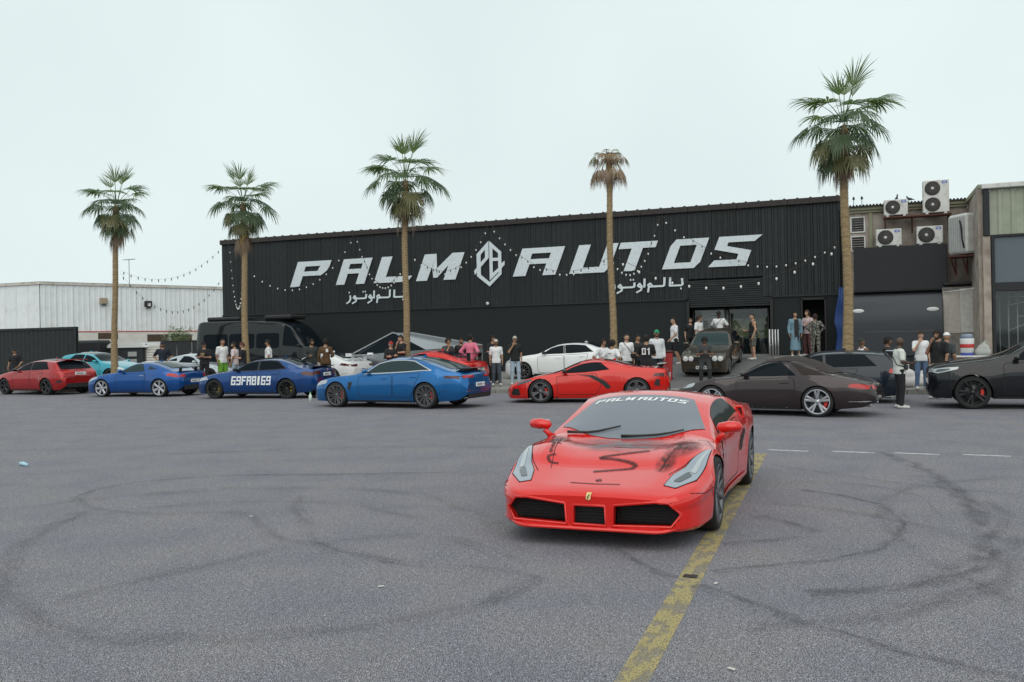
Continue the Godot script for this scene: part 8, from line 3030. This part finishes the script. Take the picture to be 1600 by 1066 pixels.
func place_materials() -> void:
	M.spray = alpha_mat(alpha_tex(256, 64, 0.05, 71, 0.0, 0.55, 0.8, true, lin(0.03, 0.012, 0.012)), 0.7)
	M.pale_dust = alpha_mat(radial_tex(19, 0.4, lin(0.55, 0.52, 0.5)), 0.8)
	M.smudge = alpha_mat(radial_tex(3, 0.92, lin(0.022, 0.018, 0.018)), 0.7)
	M.dust = alpha_mat(radial_tex(9, 1.0, lin(0.2, 0.21, 0.23)), 0.8)
	M.asphalt_grey = tri_mat(ramp_tex(512, 512, 0.08, 4, 16, [lin(0.09, 0.09, 0.092), lin(0.13, 0.13, 0.132), lin(0.18, 0.18, 0.18)], [0.0, 0.5, 1.0]), 0.5, 0.9)
	M.kerb_a = tri_mat(ramp_tex(256, 256, 0.02, 4, 41, [lin(0.16, 0.155, 0.14), lin(0.26, 0.25, 0.23)], [0.0, 1.0]), 0.7, 0.9)
	M.kerb_b = tri_mat(ramp_tex(256, 256, 0.02, 4, 42, [lin(0.12, 0.115, 0.105), lin(0.22, 0.21, 0.2)], [0.0, 1.0]), 0.7, 0.9)
	var dark := ramp_tex(512, 512, 0.012, 5, 51, [lin(0.0065, 0.010, 0.0112), lin(0.0095, 0.0132, 0.0145), lin(0.014, 0.0182, 0.0195)], [0.0, 0.55, 1.0])
	M.black_sheet = tri_mat(dark, 0.35, 0.6)
	M.black_sheet_b = tri_mat(dark, 0.41, 0.66)
	M.black_sheet_b.albedo_color = Color(0.94, 0.94, 0.94)
	M.black_sheet_c = tri_mat(dark, 0.3, 0.64)
	M.black_sheet_c.albedo_color = Color(0.97, 0.98, 1.0)
	M.black_block = tri_mat(ramp_tex(512, 512, 0.05, 4, 52, [lin(0.006, 0.009, 0.0102), lin(0.0095, 0.0132, 0.0146), lin(0.013, 0.0168, 0.0182)], [0.0, 0.5, 1.0]), 0.4, 0.85)
	M.black_block.heightmap_enabled = true
	M.black_block.heightmap_texture = M.black_block.albedo_texture
	M.black_block.heightmap_scale = 3.0
	M.black_matt = mat(lin(0.012, 0.014, 0.017), 0.7)
	M.canopy_dark = mat(lin(0.035, 0.04, 0.047), 0.42, 0.35)
	M.dark_metal = mat(lin(0.025, 0.025, 0.025), 0.55, 0.4)
	M.dark_room = mat(lin(0.012, 0.012, 0.013), 0.8)
	M.trim_brown = tri_mat(ramp_tex(256, 256, 0.03, 4, 53, [lin(0.022, 0.019, 0.018), lin(0.04, 0.034, 0.032)], [0.0, 1.0]), 0.5, 0.75)
	M.sign_white = tri_mat(ramp_tex(512, 512, 0.02, 5, 54, [lin(0.54, 0.6, 0.64), lin(0.62, 0.68, 0.72), lin(0.68, 0.74, 0.78)], [0.0, 0.4, 1.0]), 0.5, 0.6)
	M.pale_plastic = mat(lin(0.6, 0.61, 0.61), 0.5)
	M.board_white = mat(lin(0.6, 0.66, 0.62), 0.6)
	M.board_green = tri_mat(ramp_tex(128, 128, 0.02, 3, 55, [lin(0.05, 0.09, 0.03), lin(0.22, 0.26, 0.10), lin(0.4, 0.42, 0.26)], [0.0, 0.5, 1.0]), 0.6, 0.6)
	M.shop_glass = mat(Color(0.2, 0.26, 0.27, 0.12), 0.03)
	M.shop_glass.transparency = BaseMaterial3D.TRANSPARENCY_ALPHA
	M.hazy_glass = paint(lin(0.10, 0.125, 0.145), 0.0, 0.3, 0.6)
	M.chrome_dull = mat(lin(0.42, 0.42, 0.42), 0.35, 0.8)
	M.cable = mat(lin(0.05, 0.045, 0.04), 0.8)
	M.bulb = mat(lin(0.72, 0.73, 0.72), 0.25)
	M.bulb_dark = mat(lin(0.05, 0.05, 0.05), 0.5)
	M.ac_white = tri_mat(ramp_tex(256, 256, 0.015, 5, 56, [lin(0.38, 0.36, 0.32), lin(0.58, 0.58, 0.56), lin(0.63, 0.63, 0.61)], [0.0, 0.45, 1.0]), 0.6, 0.5)
	M.ac_grey = mat(lin(0.34, 0.35, 0.35), 0.6)
	M.fan_dark = mat(lin(0.04, 0.036, 0.034), 0.7)
	M.fan_grey = mat(lin(0.14, 0.135, 0.13), 0.6, 0.3)
	M.rust = tri_mat(ramp_tex(256, 256, 0.03, 4, 57, [lin(0.05, 0.022, 0.016), lin(0.13, 0.035, 0.025)], [0.0, 1.0]), 0.8, 0.85)
	M.rust_dark = tri_mat(ramp_tex(256, 256, 0.03, 4, 58, [lin(0.03, 0.022, 0.016), lin(0.12, 0.075, 0.05)], [0.0, 1.0]), 0.8, 0.9)
	M.plaster = tri_mat(ramp_tex(512, 512, 0.008, 5, 59, [lin(0.20, 0.165, 0.14), lin(0.35, 0.30, 0.26), lin(0.43, 0.385, 0.34)], [0.0, 0.5, 1.0]), 0.28, 0.92)
	M.plaster_grey = tri_mat(ramp_tex(512, 512, 0.01, 5, 60, [lin(0.11, 0.10, 0.095), lin(0.2, 0.18, 0.165), lin(0.27, 0.24, 0.22)], [0.0, 0.5, 1.0]), 0.4, 0.95)
	M.cement_a = tri_mat(ramp_tex(512, 512, 0.015, 5, 61, [lin(0.38, 0.345, 0.31), lin(0.48, 0.445, 0.41)], [0.0, 1.0]), 0.5, 0.95)
	M.cement_b = tri_mat(ramp_tex(512, 512, 0.015, 5, 62, [lin(0.44, 0.42, 0.40), lin(0.56, 0.54, 0.52)], [0.0, 1.0]), 0.5, 0.95)
	M.green_trim = mat(lin(0.25, 0.25, 0.17), 0.7)
	M.green_clad = tri_mat(ramp_tex(256, 256, 0.015, 4, 63, [lin(0.24, 0.27, 0.20), lin(0.32, 0.345, 0.265)], [0.0, 1.0]), 0.4, 0.6)
	M.green_clad_b = tri_mat(ramp_tex(256, 256, 0.015, 4, 64, [lin(0.25, 0.28, 0.215), lin(0.335, 0.36, 0.285)], [0.0, 1.0]), 0.4, 0.6)
	M.scaffold = mat(lin(0.42, 0.43, 0.42), 0.5, 0.3)
	M.sack_grey = mat(lin(0.36, 0.37, 0.36), 0.8)
	M.sack_white = mat(lin(0.58, 0.56, 0.56), 0.8)
	M.white_sheet = tri_mat(ramp_tex(512, 512, 0.012, 5, 65, [lin(0.6, 0.62, 0.6), lin(0.71, 0.74, 0.76), lin(0.76, 0.79, 0.81)], [0.0, 0.38, 1.0]), 0.2, 0.6)
	M.white_sheet_b = tri_mat(ramp_tex(512, 512, 0.012, 5, 66, [lin(0.58, 0.6, 0.57), lin(0.69, 0.72, 0.74), lin(0.74, 0.77, 0.79)], [0.0, 0.38, 1.0]), 0.2, 0.6)
	M.cream_wall = tri_mat(ramp_tex(256, 256, 0.015, 5, 67, [lin(0.52, 0.5, 0.46), lin(0.66, 0.65, 0.62)], [0.0, 1.0]), 0.4, 0.85)
	M.rusty_cream = tri_mat(ramp_tex(256, 256, 0.02, 5, 68, [lin(0.2, 0.14, 0.1), lin(0.5, 0.47, 0.42), lin(0.6, 0.58, 0.54)], [0.0, 0.4, 1.0]), 0.3, 0.8)
	M.vent_tan = mat(lin(0.32, 0.26, 0.19), 0.7)
	M.fence_dark = mat(lin(0.022, 0.025, 0.028), 0.7)
	M.leaf_shrub = mat(lin(0.09, 0.13, 0.035), 0.6)
	M.yellow_leaf = mat(lin(0.5, 0.33, 0.03), 0.6)


func _ready() -> void:
	rng.seed = 7
	# camera, sky, sun, exposure
	var cam := Camera3D.new()
	cam.name = "camera"
	cam.fov = rad_to_deg(2.0 * atan(533.0 / 1380.0))
	cam.far = 900.0
	cam.near = 0.1
	add_child(cam)
	cam.position = V(0, 1.75, 0)
	cam.basis = Basis(Vector3.UP, deg_to_rad(21.0)) * Basis(Vector3.RIGHT, deg_to_rad(0.083)) * Basis(Vector3(0, 0, 1), deg_to_rad(-1.1))
	cam.current = true
	var env := Environment.new()
	env.background_mode = Environment.BG_SKY
	env.tonemap_mode = Environment.TONE_MAPPER_LINEAR
	env.tonemap_exposure = 1.0
	env.sdfgi_enabled = true
	env.ssao_enabled = true
	env.ssil_enabled = true
	var sm := ProceduralSkyMaterial.new()
	sm.sky_top_color = Color(0.86, 0.91, 0.915)
	sm.sky_horizon_color = Color(0.87, 0.917, 0.92)
	sm.sky_curve = 0.8
	sm.ground_horizon_color = Color(0.45, 0.45, 0.46)
	sm.ground_bottom_color = Color(0.3, 0.3, 0.3)
	sm.sun_angle_max = 1.0
	sm.sky_cover = ramp_tex(1024, 512, 0.007, 4, 90, [Color(0.7, 0.72, 1, 0.05), Color(0.9, 1, 1, 0.04), Color(0.9, 1, 0.95, 0.12)], [0.0, 0.5, 1.0])
	sm.sky_energy_multiplier = 1.0
	var sky := Sky.new()
	sky.sky_material = sm
	env.sky = sky
	var we := WorldEnvironment.new()
	we.name = "environment"
	we.environment = env
	add_child(we)
	var sun := DirectionalLight3D.new()
	sun.name = "sun"
	sun.light_energy = 0.5
	sun.light_color = Color(1.0, 0.97, 0.93)
	sun.light_angular_distance = 80.0
	sun.shadow_enabled = true
	sun.sky_mode = DirectionalLight3D.SKY_MODE_LIGHT_ONLY
	add_child(sun)
	sun.rotation_degrees = Vector3(-46, 20, 0)

	place_materials()
	car_materials()
	build_ground()
	build_hall()
	build_right()
	build_palms()
	build_left()
	build_strings()
	build_supercar()
	build_cars()
	build_people()
